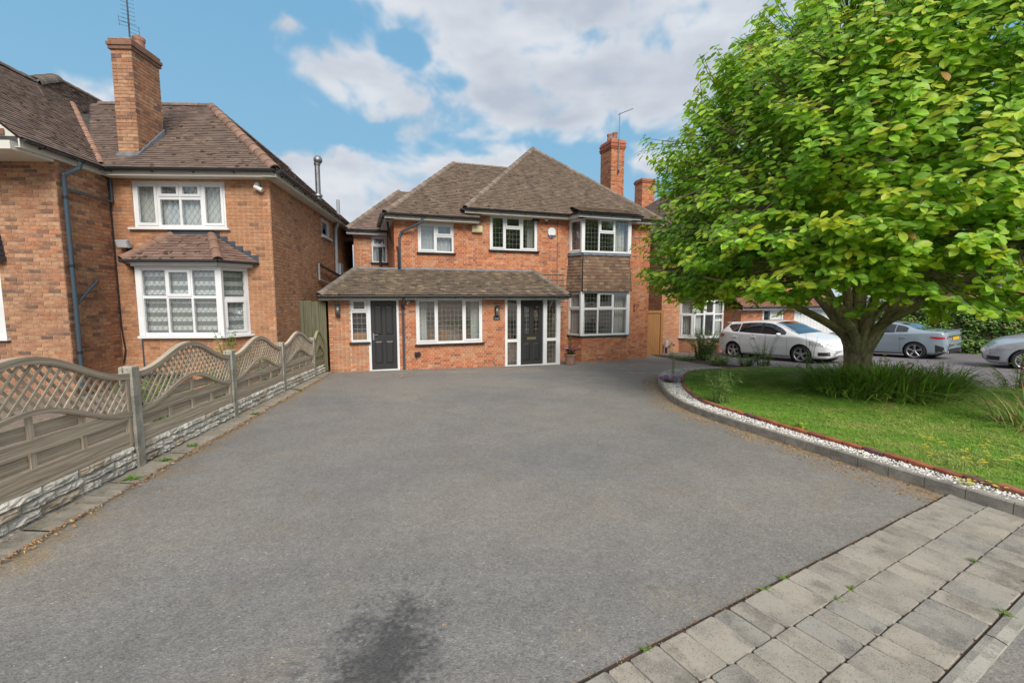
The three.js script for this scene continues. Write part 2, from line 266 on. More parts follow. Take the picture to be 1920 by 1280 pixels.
function tileSlope(K, name, pts, { pal = 'roofMain', gauge = 0.1, width = 0.165, parent, jitter = 0.004, hung = false, lift = 0.022 } = {}) {
  const p0 = pts[0], e = V.norm(V.sub(pts[1], pts[0])), n = V.norm(V.cross(e, V.sub(pts[pts.length - 1], p0))), s = V.cross(n, e);
  const q2 = pts.map((p) => { const d = V.sub(p, p0); return [V.dot(d, e), V.dot(d, s)]; });
  const g = new GB(); g.poly(pts.map((p) => V.add(p, V.mul(n, -0.012)))); g.poly(pts.map((p) => V.add(p, V.mul(n, -0.04))).reverse());
  const base = mesh(name, g, M.under, parent || K.g), r = K.r;
  const bmax = Math.max(...q2.map((q) => q[1]));
  const span = (b) => { let lo = 1e9, hi = -1e9; for (let i = 0; i < q2.length; i++) { const A = q2[i], B = q2[(i + 1) % q2.length]; if ((A[1] - b) * (B[1] - b) <= 0 && A[1] !== B[1]) { const a = A[0] + (B[0] - A[0]) * (b - A[1]) / (B[1] - A[1]); lo = Math.min(lo, a); hi = Math.max(hi, a); } } return [lo, hi]; };
  for (let b = 0, row = 0; b < bmax - 0.02; b += gauge, row++) {
    const [lo, hi] = span(Math.min(b + gauge * 0.5, bmax - 0.005));
    if (hi - lo < 0.02) continue;
    const start = Math.floor(lo / width) * width - (row % 2) * width / 2;
    for (let a = start; a < hi; a += width) {
      const x0 = Math.max(a, lo), x1 = Math.min(a + width - 0.004, hi);
      if (x1 - x0 < 0.015) continue;
      const drop = (r() - 0.5) * 0.012;
      K.tiles.push({ base, p0, e, s, n, x0, x1, b: b - 0.012 + drop, len: Math.min(gauge + 0.03, bmax - b + 0.02), lift: lift + (r() - 0.5) * jitter * 2, tilt: (r() - 0.5) * jitter, ci: pick(pal, r), pal, vv: rr(r, 0.93, 1.08), full: x1 - x0 > width - 0.006 && b + gauge + 0.03 < bmax, gauge, width, th: 0.013 });
    }
  }
  return base;
}
function emitTile(gb, t, col) {
  const P = (a, b, c) => [t.p0[0] + t.e[0] * a + t.s[0] * b + t.n[0] * c, t.p0[1] + t.e[1] * a + t.s[1] * b + t.n[1] * c, t.p0[2] + t.e[2] * a + t.s[2] * b + t.n[2] * c];
  const { x0, x1, b, len, lift, tilt, th } = t, lo = lift, off = [x0 * 1.7 + t.p0[0], b];
  const A = P(x0, b, lo + tilt), B = P(x1, b, lo - tilt), C = P(x1, b + len, 0.004), D = P(x0, b + len, 0.004);
  const A2 = P(x0, b, lo + tilt - th), B2 = P(x1, b, lo - tilt - th);
  gb.quad(A, B, C, D, col, off); gb.quad(A2, B2, B, A, col, off);
  gb.tri(B2, C, B, col, off, off, off); gb.tri(A2, A, D, col, off, off, off);
}
const shared = {};
function finishKit(K, brickLimit = 300, tileLimit = 300) {
  const size = (w) => { const v = camView(w); return Math.abs(v.x) < 1 && Math.abs(v.y) < 1 && v.z < 1 ? 1 / camDist(w) : 0; };
  if (K.bricks.length) {
    const c = K.bricks.filter((b) => b.full && b.L > 0.2); for (const b of c) { b.sz = size(K.world(b.F.pt((b.q[0] + b.q[1]) / 2, b.q[2], 0))); if (K.brickSeen && !K.brickSeen(b)) b.sz *= 0.01; }
    c.sort((x, y) => y.sz - x.sz); const sel = new Set(c.slice(0, brickLimit));
    const walls = new Map();
    for (const b of K.bricks) {
      const col = V.mul(PAL[b.pal][b.ci][0], b.vv), [a, d, v0, v1] = b.q;
      if (sel.has(b)) {
        const gg = shared.brick ??= (() => { const x = new GB(); x.hex([0, 0, -0.002], [0.212, 0, 0], [0, 0.062, 0], [0, 0, 0.012], null, [0.13, 0.31], true); return x.geo(); })();
        const m = mesh('brick', gg, paletteMaterial(b.pal, b.ci, T.brick), b.wall); m.position.set(...b.F.pt(a, v0, b.w - 0.010)); m.rotation.y = b.deg * DEG;
      } else {
        if (!walls.has(b.wall)) walls.set(b.wall, new GB());
        walls.get(b.wall).hex(b.F.pt(a, v0, -0.002), V.mul(b.F.ux, d - a), [0, v1 - v0, 0], V.mul(b.F.n, b.w + 0.002), col, [K.r() * 3, K.r() * 3], true);
      }
    }
    for (const [w, g] of walls) { const m = mesh('brickwork', g, M.brickV, w); m.userData.kind = 'stuff'; }
  }
  if (K.tiles.length) {
    const c = K.tiles.filter((t) => t.full); for (const t of c) { const p = V.add(t.p0, V.add(V.mul(t.e, t.x0), V.mul(t.s, t.b))), w = K.world(p); t.sz = size(w) * Math.max(0.05, -V.dot(V.norm(V.sub(w, camera.position.toArray())), new THREE.Vector3(...t.n).transformDirection(K.g.matrixWorld).toArray())); }
    c.sort((x, y) => y.sz - x.sz); const sel = new Set(c.slice(0, tileLimit)), slopes = new Map();
    for (const t of K.tiles) {
      if (sel.has(t)) {
        const key = 'tile' + t.width + '_' + t.gauge + '_' + (t.len > t.gauge + 0.02);
        const gg = shared[key] ??= (() => { const x = new GB(); emitTile(x, { p0: [0, 0, 0], e: [1, 0, 0], s: [0, 1, 0], n: [0, 0, 1], x0: 0, x1: t.width - 0.004, b: 0, len: t.gauge + 0.03, lift: 0.022, tilt: 0, th: 0.013 }, null); return x.geo(); })();
        const m = mesh('roof_tile', gg, paletteMaterial(t.pal, t.ci, T.tile), t.base);
        const M4 = new THREE.Matrix4().makeBasis(new THREE.Vector3(...t.e), new THREE.Vector3(...t.s), new THREE.Vector3(...t.n)); m.quaternion.setFromRotationMatrix(M4); m.position.set(...V.add(t.p0, V.add(V.add(V.mul(t.e, t.x0), V.mul(t.s, t.b)), V.mul(t.n, t.lift - 0.022))));
      } else { if (!slopes.has(t.base)) slopes.set(t.base, new GB()); emitTile(slopes.get(t.base), t, V.mul(PAL[t.pal][t.ci][0], t.vv)); }
    }
    for (const [w, g] of slopes) { const m = mesh('tiling', g, M.tileV, w); m.userData.kind = 'stuff'; }
  }
}
// half-round ridge and hip tiles
function ridge(K, p, q, { r = 0.105, rgb = [0.24, 0.165, 0.125], step = 0.34, sink = 0.035 } = {}) {
  const d = V.sub(q, p), L = V.len(d), n = Math.max(1, Math.round(L / step)), l = L / n, x = V.norm(d), side = V.norm(V.cross(x, [0, 1, 0])), up = V.cross(side, x);
  const gg = shared['ridge' + r] ??= (() => { const g = new GB(), k = 9; for (let i = 0; i < k; i++) { const a = Math.PI * i / k, b = Math.PI * (i + 1) / k; const P = (t, R, z) => [z, Math.sin(t) * R, Math.cos(t) * R]; g.quad(P(a, r * 1.06, 0), P(a, r * 0.94, 1.06), P(b, r * 0.94, 1.06), P(b, r * 1.06, 0)); g.quad(P(b, r * 1.06, 0), P(b, r * 0.9, 0), P(a, r * 0.9, 0), P(a, r * 1.06, 0)); } return g.geo(); })();
  const key = 'ridgeMat' + rgb.join(); const mats = shared[key] ??= [1, 0.82, 1.16, 0.95].map((f) => MAT({ rgb: V.mul(rgb, f), map: T.tile, roughness: 0.93, bumpMap: T.grit, bumpScale: 0.003 }));
  const grp = part('ridge', K.g);
  for (let i = 0; i < n; i++) {
    const m = mesh('ridge_tile', gg, mats[Math.floor(K.r() * 4)], grp), j = V.mul(side, (K.r() - 0.5) * 0.008);
    m.quaternion.setFromRotationMatrix(new THREE.Matrix4().makeBasis(new THREE.Vector3(...x), new THREE.Vector3(...up), new THREE.Vector3(...V.cross(x, up)))); m.scale.set(l, 1, 1);
    m.position.set(...V.add(V.add(p, V.mul(x, i * l)), V.add(V.mul(up, -sink + (K.r() - 0.5) * 0.008), j)));
  }
}
// fascia board and gutter along an eave from p to q (left to right seen from outside)
function eaves(K, p, q, { fascia = M.white, h = 0.15, gut = M.black, over = 0.02, soffit = 0.3, brackets = true } = {}) {
  const x = V.norm(V.sub(q, p)), L = V.len(V.sub(q, p)), o = V.norm(V.cross(x, [0, 1, 0])), gb = new GB();
  gb.hex(V.add(p, [o[0] * -0.03, -h - 0.02, o[2] * -0.03]), V.mul(x, L), [0, h, 0], V.mul(o, 0.025));
  if (soffit) gb.hex(V.add(p, [o[0] * -soffit, -h - 0.018, o[2] * -soffit]), V.mul(x, L), [0, 0.012, 0], V.mul(o, soffit - 0.032));
  mesh('fascia', gb, fascia, K.g);
  const k = 10, r = 0.056, g = new GB(), c = (t, R, z) => V.add(V.add(p, V.mul(x, z)), V.add(V.mul(o, 0.065 + Math.cos(t) * R), [0, -0.035 + Math.sin(t) * R, 0]));
  for (let i = 0; i < k; i++) { const a = Math.PI + Math.PI * i / k, b = Math.PI + Math.PI * (i + 1) / k; g.quad(c(a, r, -over), c(b, r, -over), c(b, r, L + over), c(a, r, L + over)); g.quad(c(b, r - 0.006, -over), c(a, r - 0.006, -over), c(a, r - 0.006, L + over), c(b, r - 0.006, L + over)); }
  for (const z of [-over, L + over]) for (let i = 0; i < k; i++) { const a = Math.PI + Math.PI * i / k, b = Math.PI + Math.PI * (i + 1) / k; g.tri(c(0, 0, z), c(a, r, z), c(b, r, z), null, [0, 0], [1, 0], [0, 1]); }
  for (const t of [0, Math.PI]) g.hex(c(t, r - 0.003, -over), V.mul(x, L + 2 * over), [0, 0.01, 0], V.mul(o, 0.008));
  if (brackets) for (let z = 0.35; z < L; z += 0.85) { for (let i = 0; i < k; i++) { const a = Math.PI + Math.PI * i / k, b = Math.PI + Math.PI * (i + 1) / k; g.quad(c(a, r + 0.008, z), c(b, r + 0.008, z), c(b, r + 0.008, z + 0.035), c(a, r + 0.008, z + 0.035)); } g.hex(V.add(V.add(p, V.mul(x, z)), [o[0] * -0.004, -0.10, o[2] * -0.004]), V.mul(x, 0.03), [0, 0.07, 0], V.mul(o, 0.02)); }
  mesh('gutter', g, gut, K.g);
}
function leadLines(gb, F, a0, b0, a1, b1, w, style, dx = 0.12, dy = 0.155) {
  const bar = (x0, y0, x1, y1) => { const L = Math.hypot(x1 - x0, y1 - y0), tx = (x1 - x0) / L, ty = (y1 - y0) / L, h = 0.003; const X = V.add(V.mul(F.ux, tx * L), [0, ty * L, 0]), Y = V.add(V.mul(F.ux, -ty * 2 * h), [0, tx * 2 * h, 0]); gb.hex(F.pt(x0 + ty * h, y0 - tx * h, w), X, Y, V.mul(F.n, 0.005)); };
  const W = a1 - a0, H = b1 - b0;
  if (style === 'square') { const nx = Math.max(1, Math.round(W / dx)), ny = Math.max(1, Math.round(H / dy)); for (let i = 1; i < nx; i++) bar(a0 + W * i / nx, b0, a0 + W * i / nx, b1); for (let i = 1; i < ny; i++) bar(a0, b0 + H * i / ny, a1, b0 + H * i / ny); } else if (style === 'diamond') {
    const sl = 1.5, st = dx * 1.5 * sl * 0.72;
    for (const d of [1, -1]) for (let c = -W * sl - H; c < H + W * sl; c += st) {
      let xs = [];
      for (const [x, y] of [[0, c], [W, c + d * sl * W]]) if (y >= 0 && y <= H) xs.push([x, y]);
      for (const y of [0, H]) { const x = (y - c) / (d * sl); if (x > 0 && x < W) xs.push([x, y]); }
      if (xs.length >= 2) { xs.sort((p, q) => p[0] - q[0]); const [p, q] = [xs[0], xs[xs.length - 1]]; if (Math.hypot(p[0] - q[0], p[1] - q[1]) > 0.02) bar(a0 + p[0], b0 + p[1], a0 + q[0], b0 + q[1]); }
    }
  }
}
// a framed window: panes = [a0,b0,a1,b1,sash?] in metres from the lower left corner of the frame
function makeWindow(K, o, deg, u0, v0, u1, v1, { panes, back = 0.04, lead = 'square', came = M.came, sill = M.black, sillOver = 0.05, sillOut = 0.09, room = true, roomPad = 0.45, depth = 1.6, name = 'window', frame = M.white, dx, dy, parent } = {}) {
  const F0 = FR(o, deg), F = FR(F0.pt(u0, v0, -back), deg), W = u1 - u0, H = v1 - v0, w = part(name, parent || K.g);
  const fr = new GB(); sheet(fr, F, 0, 0, W, H, -0.05, 0.01, panes);
  mesh('frame', fr, frame, w);
  const lg = new GB();
  for (const p of panes) {
    let [a0, b0, a1, b1, sash] = p;
    if (sash) { const g = new GB(), t = 0.042; sheet(g, F, a0 - 0.012, b0 - 0.012, a1 + 0.012, b1 + 0.012, -0.03, 0.026, [[a0 + t, b0 + t, a1 - t, b1 - t]]); mesh('sash', g, frame, w); a0 += t; b0 += t; a1 -= t; b1 -= t; }
    const g = new GB(); g.quad(F.pt(a0, b0, -0.02), F.pt(a1, b0, -0.02), F.pt(a1, b1, -0.02), F.pt(a0, b1, -0.02)); mesh('pane', g, M.glass, w);
    if (lead) leadLines(lg, F, a0, b0, a1, b1, -0.0185, lead, dx, dy);
  }
  if (!lg.empty) mesh('leading', lg, came, w);
  if (sill) { const g = new GB(); fbox(g, F, -sillOver, -0.045, -0.03, W + sillOver, -0.002, back + sillOut); mesh('sill', g, sill, w); }
  if (room) { const g = new GB(), p = F.pt, a = -roomPad, b = W + roomPad, c = -0.35, d = H + 0.3, z0 = -0.12, z1 = -depth; g.quad(p(a, c, z1), p(b, c, z1), p(b, d, z1), p(a, d, z1)); g.quad(p(a, c, z0), p(a, c, z1), p(a, d, z1), p(a, d, z0)); g.quad(p(b, c, z1), p(b, c, z0), p(b, d, z0), p(b, d, z1)); g.quad(p(a, c, z0), p(b, c, z0), p(b, c, z1), p(a, c, z1)); g.quad(p(a, d, z1), p(b, d, z1), p(b, d, z0), p(a, d, z0)); mesh('room_lining', g, M.room, w); }
  w.userData.F = undefined; delete w.userData.F; w.F = F; w.W = W; w.H = H;
  return w;
}
function curtain(w, a0, a1, b0, b1, z, mat = M.curtain, folds = 5, name = 'curtain') {
  const F = w.F, g = new GB(), n = folds * 8, f = (i) => { const t = i / n; return [a0 + (a1 - a0) * t, z + 0.025 * Math.sin(t * folds * 6.283) + 0.01 * Math.sin(t * folds * 2.7 + 1)]; };
  for (let i = 0; i < n; i++) { const [x, c] = f(i), [y, d] = f(i + 1); g.quad(F.pt(x, b0, c), F.pt(y, b0, d), F.pt(y, b1, d), F.pt(x, b1, c)); }
  return mesh(name, g, mat, w);
}
function mossOn(K, slopes, count, seed, size = 0.045) {
  const r = rng(seed), l = [];
  for (let i = 0; i < count; i++) {
    const s = slopes[Math.floor(r() * slopes.length)], p0 = s[0], e = V.sub(s[1], s[0]), t = V.sub(s[s.length - 1], s[0]);
    let a = r(), b = Math.pow(r(), 1.3) * 0.95; const right = s.length === 3 ? [e, t] : null; if (right && a + b > 0.97) { i--; continue; }
    const top = s.length === 4 ? V.add(V.add(p0, V.mul(t, b)), V.mul(V.add(V.mul(e, 1 - b), V.mul(V.sub(s[2], s[3]), b)), a)) : V.add(V.add(p0, V.mul(e, a)), V.mul(t, b));
    const n = V.norm(V.cross(e, t)), z = size * rr(r, 0.4, 1.3), g = new THREE.IcosahedronGeometry(z, 1), pa = g.attributes.position;
    for (let k = 0; k < pa.count; k++) { const f = 0.75 + 0.5 * Math.abs(noise3(pa.getX(k) * 40 + i, pa.getY(k) * 40, pa.getZ(k) * 40)); pa.setXYZ(k, pa.getX(k) * f * 1.3, pa.getY(k) * f, pa.getZ(k) * f * 0.55); }
    const q = new THREE.Quaternion().setFromUnitVectors(new THREE.Vector3(0, 0, 1), new THREE.Vector3(...n)); g.applyQuaternion(q); const P = V.add(top, V.mul(n, 0.02)); g.translate(...P); g.computeVertexNormals(); l.push(g);
  }
  const m = mesh('moss', mergeGeometries(l), M.moss ??= MAT({ rgb: [0.075, 0.05, 0.028], roughness: 1, bumpMap: T.grit, bumpScale: 0.01 }), K.g); m.userData.kind = 'stuff';
}
// roof mosses, chimney stacks
function stack(K, name, x0, z0, x1, z1, h0, h1, pal, mortar, cap = 3) {
  const g = part(name, K.g), w = x1 - x0, d = z1 - z0, o = { pal, mortar, thick: 0.1, parent: g };
  brickWall(K, 'face', [x0, 0, z1], 0, 0, w, h0, h1, o); brickWall(K, 'face', [x1 + 0.001, 0, z1], 90, 0, d, h0, h1, o); brickWall(K, 'face', [x0 - 0.001, 0, z0], -90, 0, d, h0, h1, o); brickWall(K, 'face', [x1, 0, z0], 180, 0, w, h0, h1, { ...o, plain: true });
  for (let i = 0; i < cap; i++) { const e = 0.03 + 0.02 * (i % 2 ? 1 : 0) + (i === cap - 1 ? 0.0 : 0.01), b = new GB(); b.hex([x0 - e, h1 + i * 0.075, z0 - e], [w + 2 * e, 0, 0], [0, 0.068, 0], [0, 0, d + 2 * e], V.mul(PAL[pal][2][0], 0.8 + 0.1 * i)); mesh('cap_course', b, M.brickV, g); }
  const f = new GB(); f.hex([x0 + 0.02, h1 + cap * 0.075 - 0.004, z0 + 0.02], [w - 0.04, 0, 0], [0, 0.04, 0], [0, 0, d - 0.04]); mesh('flaunching', f, M.kerb, g);
  return g;
}
function pot(parent, x, y, z, h = 0.4, r = 0.12, mat = M.terracotta) { const g = new THREE.LatheGeometry([[r * 0.9, 0], [r, 0.03], [r * 0.86, h * 0.75], [r * 1.02, h * 0.8], [r * 1.05, h], [r * 0.8, h], [r * 0.75, 0]].map((p) => new THREE.Vector2(...p)), 16); g.translate(x, y, z); return mesh('chimney_pot', g, mat, parent); }
// ---------- the detached brick house at the end of the drive ----------
const A19 = 19 * DEG, HX = -5.15, HZ = -12.76;
{
  const H = thing('detached_house', 'orange-red brick detached house with hipped tile roof, porch extension and two-storey bay', 'house', [HX, -0.9, HZ], A19), K = new Kit(H, 21);
  const red = { pal: 'red', mortar: M.mortarA, bond: 'flemish' };
  // walls
  brickWall(K, 'extension_wall', [0, 0, 0], 0, 0, 0.58, -0.4, 2.42, { ...red, pal: 'redPale', bond: 'stretcher' });
  brickWall(K, 'extension_wall', [0, 0, 0], 0, 0.58, 1.06, -0.4, 1.06, { ...red, pal: 'redPale', bond: 'stretcher' });
  brickWall(K, 'extension_wall', [0, 0, 0], 0, 1.92, 5.21, -0.4, 2.42, { ...red, open: [[2.42, 0.98, 4.47, 2.42]] });
  brickWall(K, 'extension_wall', [7.14, 0, 0], 90, 0, 1.2, -0.4, 2.42, red);
  brickWall(K, 'extension_wall', [0, 0, -5], -90, 0, 5, -0.4, 2.42, { ...red, pal: 'redPale', plain: true });
  K.brickSeen = (b) => b.q[2] > 0.1;
  brickWall(K, 'main_wall', [0, 0, -1.2], 0, 1.95, 11.43, -0.4, 5.22, { ...red, open: [[2.68, 3.82, 3.84, 4.76], [5.07, 3.97, 6.80, 5.16], [8.15, 1.05, 10.2, 2.55], [8.15, 3.95, 10.2, 5.1]], skip: [[1.9, -0.5, 6.6, 3.15]] });
  brickWall(K, 'main_wall', [1.95, 0, -4], -90, 0, 2.8, 2.9, 5.0, red);
  brickWall(K, 'main_wall', [11.43, 0, -1.2], 90, 0, 9, -0.4, 5.2, { ...red, plain: true });
  brickWall(K, 'main_wall', [11.43, 0, -10.2], 180, 0, 10, -0.4, 5.2, { ...red, plain: true });
  brickWall(K, 'annexe_wall', [0, 0, -4], 0, 0.74, 1.95, 3.0, 4.78, { ...red, pal: 'redPale', bond: 'stretcher', open: [[1.36, 3.66, 1.9, 4.62]] });
  brickWall(K, 'annexe_wall', [0.74, 0, -10], -90, 0, 6, -0.4, 4.78, { ...red, plain: true });
  // bay, square-ish with canted cheeks, brick base
  const bayW = [[8.02, -1.2], [8.26, -0.6], [10.12, -0.6], [10.36, -1.2]];
  const facet = (i) => { const a = bayW[i], b = bayW[i + 1]; return { o: [a[0], 0, a[1]], deg: Math.atan2(-(b[1] - a[1]), b[0] - a[0]) / DEG, L: Math.hypot(b[0] - a[0], b[1] - a[1]) }; };
  for (let i = 0; i < 3; i++) { const f = facet(i); brickWall(K, 'bay_base', f.o, f.deg, 0, f.L, -0.4, 0.96, { ...red, thick: 0.1 }); }
  const bayPanes = (L, v) => i1(L, v);
  function i1(L, v) {
    if (L < 1) return v ? [[0.07, 0.07, L - 0.07, 1.12, 1]] : [[0.07, 0.06, L - 0.07, 0.92], [0.07, 0.99, L - 0.07, 1.50, 1]];
    const a = 0.06, b = L / 3, c = 2 * L / 3;
    return v ? [[a, 0.07, b - 0.02, 1.14], [b + 0.03, 0.07, c - 0.02, 0.68], [b + 0.03, 0.74, c - 0.02, 1.14, 1], [c + 0.03, 0.07, L - a, 1.14]] : [[a, 0.06, b - 0.02, 0.92], [b + 0.03, 0.06, c - 0.02, 0.92], [c + 0.03, 0.06, L - a, 0.92], [a, 0.99, b - 0.02, 1.50], [b + 0.03, 0.99, c - 0.02, 1.50, 1], [c + 0.03, 0.99, L - a, 1.50]];
  }
  for (let i = 0; i < 3; i++) {
    const f = facet(i);
    const lo = makeWindow(K, f.o, f.deg, 0.0, 1.02, f.L, 2.58, { panes: bayPanes(f.L, 0), back: 0.0, room: i === 1, roomPad: -0.02, depth: 2.6, sillOver: 0.02, sillOut: 0.06, came: M.cameLight, name: 'bay_window' });
    if (i === 1) { curtain(lo, 0.02, 0.24, 0, 1.5, -0.22, M.net, 4); curtain(lo, f.L - 0.42, f.L - 0.05, 0, 1.5, -0.24, M.curtain, 4); } if (i === 0) curtain(lo, 0.06, 0.4, 0, 1.5, -0.12, M.curtain, 4);
    const up = makeWindow(K, f.o, f.deg, 0.0, 3.93, f.L, 5.14, { panes: bayPanes(f.L, 1), back: 0.0, room: i === 1, roomPad: -0.02, depth: 1.6, sill: M.leadDark, sillOver: 0.03, sillOut: 0.05, name: 'bay_window' });
    if (i === 1) { curtain(up, f.L - 0.5, f.L - 0.08, 0, 1.2, -0.24, M.net, 5); curtain(up, 0.02, 0.2, 0, 1.2, -0.24, M.net, 3); }
    const g = FR(f.o, f.deg), p0 = g.pt(-0.04, 2.60, 0.10), p1 = g.pt(f.L + 0.04, 2.60, 0.10);
    const flare = [p0, p1, g.pt(f.L, 3.86, 0.012), g.pt(0, 3.86, 0.012)];
    tileSlope(K, 'hung_tiling', flare, { pal: 'hung', gauge: 0.11, width: 0.165, lift: 0.026 });
    const ld = new GB(); fbox(ld, g, -0.01, 3.84, -0.02, f.L + 0.01, 3.90, 0.07); mesh('lead_apron', ld, M.lead, H);
  }
  for (const [u, s] of [[1, 8.26], [2, 10.12]]) { const g = new GB(); g.hex([s - 0.07, 1.02, -0.67], [0.13, 0, 0], [0, 1.56, 0], [0, 0, 0.095]); mesh('corner_post', g, M.white, H); const g2 = new GB(); g2.hex([s - 0.07, 3.93, -0.67], [0.13, 0, 0], [0, 1.22, 0], [0, 0, 0.095]); mesh('corner_post', g2, M.white, H); }
  { const g = new GB(); g.hex([7.985, 2.55, -1.19], [0.035, 0, 0], [0, 1.4, 0], [0, 0, 0.09]); mesh('flashing_strip', g, M.leadDark, H); }
  // front windows
  const w3 = makeWindow(K, [0, 0, -1.2], 0, 2.68, 3.82, 3.84, 4.76, { panes: [[0.06, 0.06, 0.555, 0.88, 1], [0.61, 0.06, 1.10, 0.50], [0.61, 0.57, 1.10, 0.88, 1]] });
  curtain(w3, 0.05, 1.1, 0, 0.9, -0.2, M.blindGrey, 6, 'blind');
  const w4 = makeWindow(K, [0, 0, -1.2], 0, 5.07, 3.97, 6.80, 5.14, { panes: [[0.06, 0.06, 0.52, 1.11, 1], [0.58, 0.06, 1.10, 0.72], [0.58, 0.79, 1.10, 1.11, 1], [1.16, 0.06, 1.67, 1.11, 1]] });
  curtain(w4, 1.42, 1.7, 0, 1.1, -0.22, M.curtain, 4); curtain(w4, 0.02, 0.2, 0, 1.1, -0.22, M.curtain, 3);
  const wa = makeWindow(K, [0, 0, -4], 0, 1.36, 3.66, 1.90, 4.62, { panes: [[0.05, 0.05, 0.49, 0.58], [0.05, 0.64, 0.49, 0.91, 1]] });
  curtain(wa, 0.03, 0.5, 0, 0.9, -0.16, M.blindGrey, 5, 'blind');
  const wx = makeWindow(K, [0, 0, 0], 0, 2.42, 0.98, 4.47, 2.36, { panes: [[0.06, 0.07, 0.60, 1.32, 1], [0.66, 0.07, 1.42, 1.32], [1.48, 0.07, 1.99, 1.32, 1]], depth: 2.4, came: M.cameLight });
  curtain(wx, 0.06, 0.34, 0, 1.35, -0.2, M.net, 5); curtain(wx, 1.72, 1.98, 0, 1.35, -0.2, M.net, 5);
  { const g = new GB(), F = wx.F; for (const x of [0.25, 0.78, 1.5]) { fbox(g, F, x, -0.3, -0.72, x + 0.3, 0.28, -0.66); fbox(g, F, x + 0.02, 0.28, -0.72, x + 0.28, 0.34, -0.67); } mesh('chair_back', g, M.woodWarm, wx); }
  const ws = makeWindow(K, [0, 0, 0], 0, 0.58, 1.10, 1.06, 2.38, { panes: [[0.05, 0.06, 0.43, 0.84], [0.05, 0.91, 0.43, 1.2, 1]], depth: 1.0, came: M.cameLight });
  { const g = new GB(); fbox(g, ws.F, 0.06, 0.0, -0.3, 0.42, 0.26, -0.12); mesh('wooden_box', g, M.woodWarm, ws); }
  // utility door
  const F0 = FR([0, 0, 0], 0);
  function panelDoor(name, u0, u1, v0, v1, panels, glassPanels = []) {
    const d = part(name, H), W = u1 - u0, F = FR([u0, v0, -0.05], 0), g = new GB(), all = [...panels, ...glassPanels];
    sheet(g, F, 0, 0, W, v1 - v0, -0.045, 0, all); mesh('leaf', g, M.doorBlack, d);
    for (const p of panels) { const b = new GB(); const [a0, b0, a1, b1] = p, t = 0.045, P = F.pt; const o = [P(a0, b0, -0.018), P(a1, b0, -0.018), P(a1, b1, -0.018), P(a0, b1, -0.018)], q = [P(a0 + t, b0 + t, -0.002), P(a1 - t, b0 + t, -0.002), P(a1 - t, b1 - t, -0.002), P(a0 + t, b1 - t, -0.002)]; for (let i = 0; i < 4; i++) b.quad(o[i], o[(i + 1) % 4], q[(i + 1) % 4], q[i]); b.quad(...q); mesh('panel', b, M.doorBlack, d); }
    for (const [a0, b0, a1, b1] of glassPanels) { const b = new GB(); b.quad(F.pt(a0, b0, -0.02), F.pt(a1, b0, -0.02), F.pt(a1, b1, -0.02), F.pt(a0, b1, -0.02)); mesh('pane', b, M.glass, d); const l = new GB(); leadLines(l, F, a0, b0, a1, b1, -0.019, 'square', 0.085, 0.14); mesh('leading', l, M.cameLight, d); const fr = new GB(); sheet(fr, F, a0 - 0.02, b0 - 0.02, a1 + 0.02, b1 + 0.02, -0.002, 0.008, [[a0 + 0.012, b0 + 0.012, a1 - 0.012, b1 - 0.012]]); mesh('bead', fr, M.doorBlack, d); const r = new GB(); fbox(r, F, a0 - 0.1, b0 - 0.1, -0.8, a1 + 0.1, b1 + 0.1, -0.78); mesh('hall_lining', r, M.room, d); }
    const hl = new GB(); fbox(hl, F, 0.045, (v1 - v0) * 0.43, 0, 0.085, (v1 - v0) * 0.53, 0.012); fbox(hl, F, 0.05, (v1 - v0) * 0.50, 0.03, 0.19, (v1 - v0) * 0.512, 0.045); fbox(hl, F, 0.055, (v1 - v0) * 0.50, 0.01, 0.075, (v1 - v0) * 0.512, 0.04); mesh('handle', hl, M.chrome, d);
    return d;
  }
  { const g = new GB(); sheet(g, F0, 1.06, 0.20, 1.92, 2.42, -0.1, 0.012, [[1.13, 0.27, 1.86, 2.29]]); fbox(g, F0, 0.58, 2.38, -0.1, 1.06, 2.42, 0.012); mesh('door_frame', g, M.white, H); const s = new GB(); fbox(s, F0, 1.0, 0.16, -0.1, 1.96, 0.2, 0.07); mesh('threshold', s, M.black, H); const f = new GB(); fbox(f, F0, 1.06, -0.4, -0.12, 1.92, 0.16, 0.0); mesh('step', f, M.kerb, H); }
  panelDoor('side_door', 1.13, 1.86, 0.27, 2.29, [[0.10, 1.02, 0.32, 1.86], [0.41, 1.02, 0.63, 1.86], [0.10, 0.17, 0.32, 0.84], [0.41, 0.17, 0.63, 0.84]]);
  // front door with side lights
  { const g = new GB(); sheet(g, F0, 5.21, 0.10, 7.14, 2.42, -0.1, 0.012, [[5.29, 0.20, 5.62, 0.95], [5.29, 1.04, 5.62, 2.30], [5.74, 0.19, 6.53, 2.30], [6.66, 0.20, 7.0, 0.95], [6.66, 1.04, 7.0, 2.30]]); mesh('door_frame', g, M.white, H); const s = new GB(); fbox(s, F0, 5.17, 0.06, -0.1, 7.18, 0.1, 0.08); mesh('threshold', s, M.black, H); const f = new GB(); fbox(f, F0, 5.21, -0.4, -0.12, 7.14, 0.06, 0.0); mesh('step', f, M.kerb, H);
    const sl = part('side_light', H), l = new GB(); for (const [a, b] of [[5.29, 5.62], [6.66, 7.0]]) for (const [c, d] of [[0.20, 0.95], [1.04, 2.30]]) { const q = new GB(); q.quad(F0.pt(a, c, -0.05), F0.pt(b, c, -0.05), F0.pt(b, d, -0.05), F0.pt(a, d, -0.05)); mesh('pane', q, M.glass, sl); leadLines(l, F0, a, c, b, d, -0.049, 'square', 0.11, 0.15); } mesh('leading', l, M.cameLight, sl);
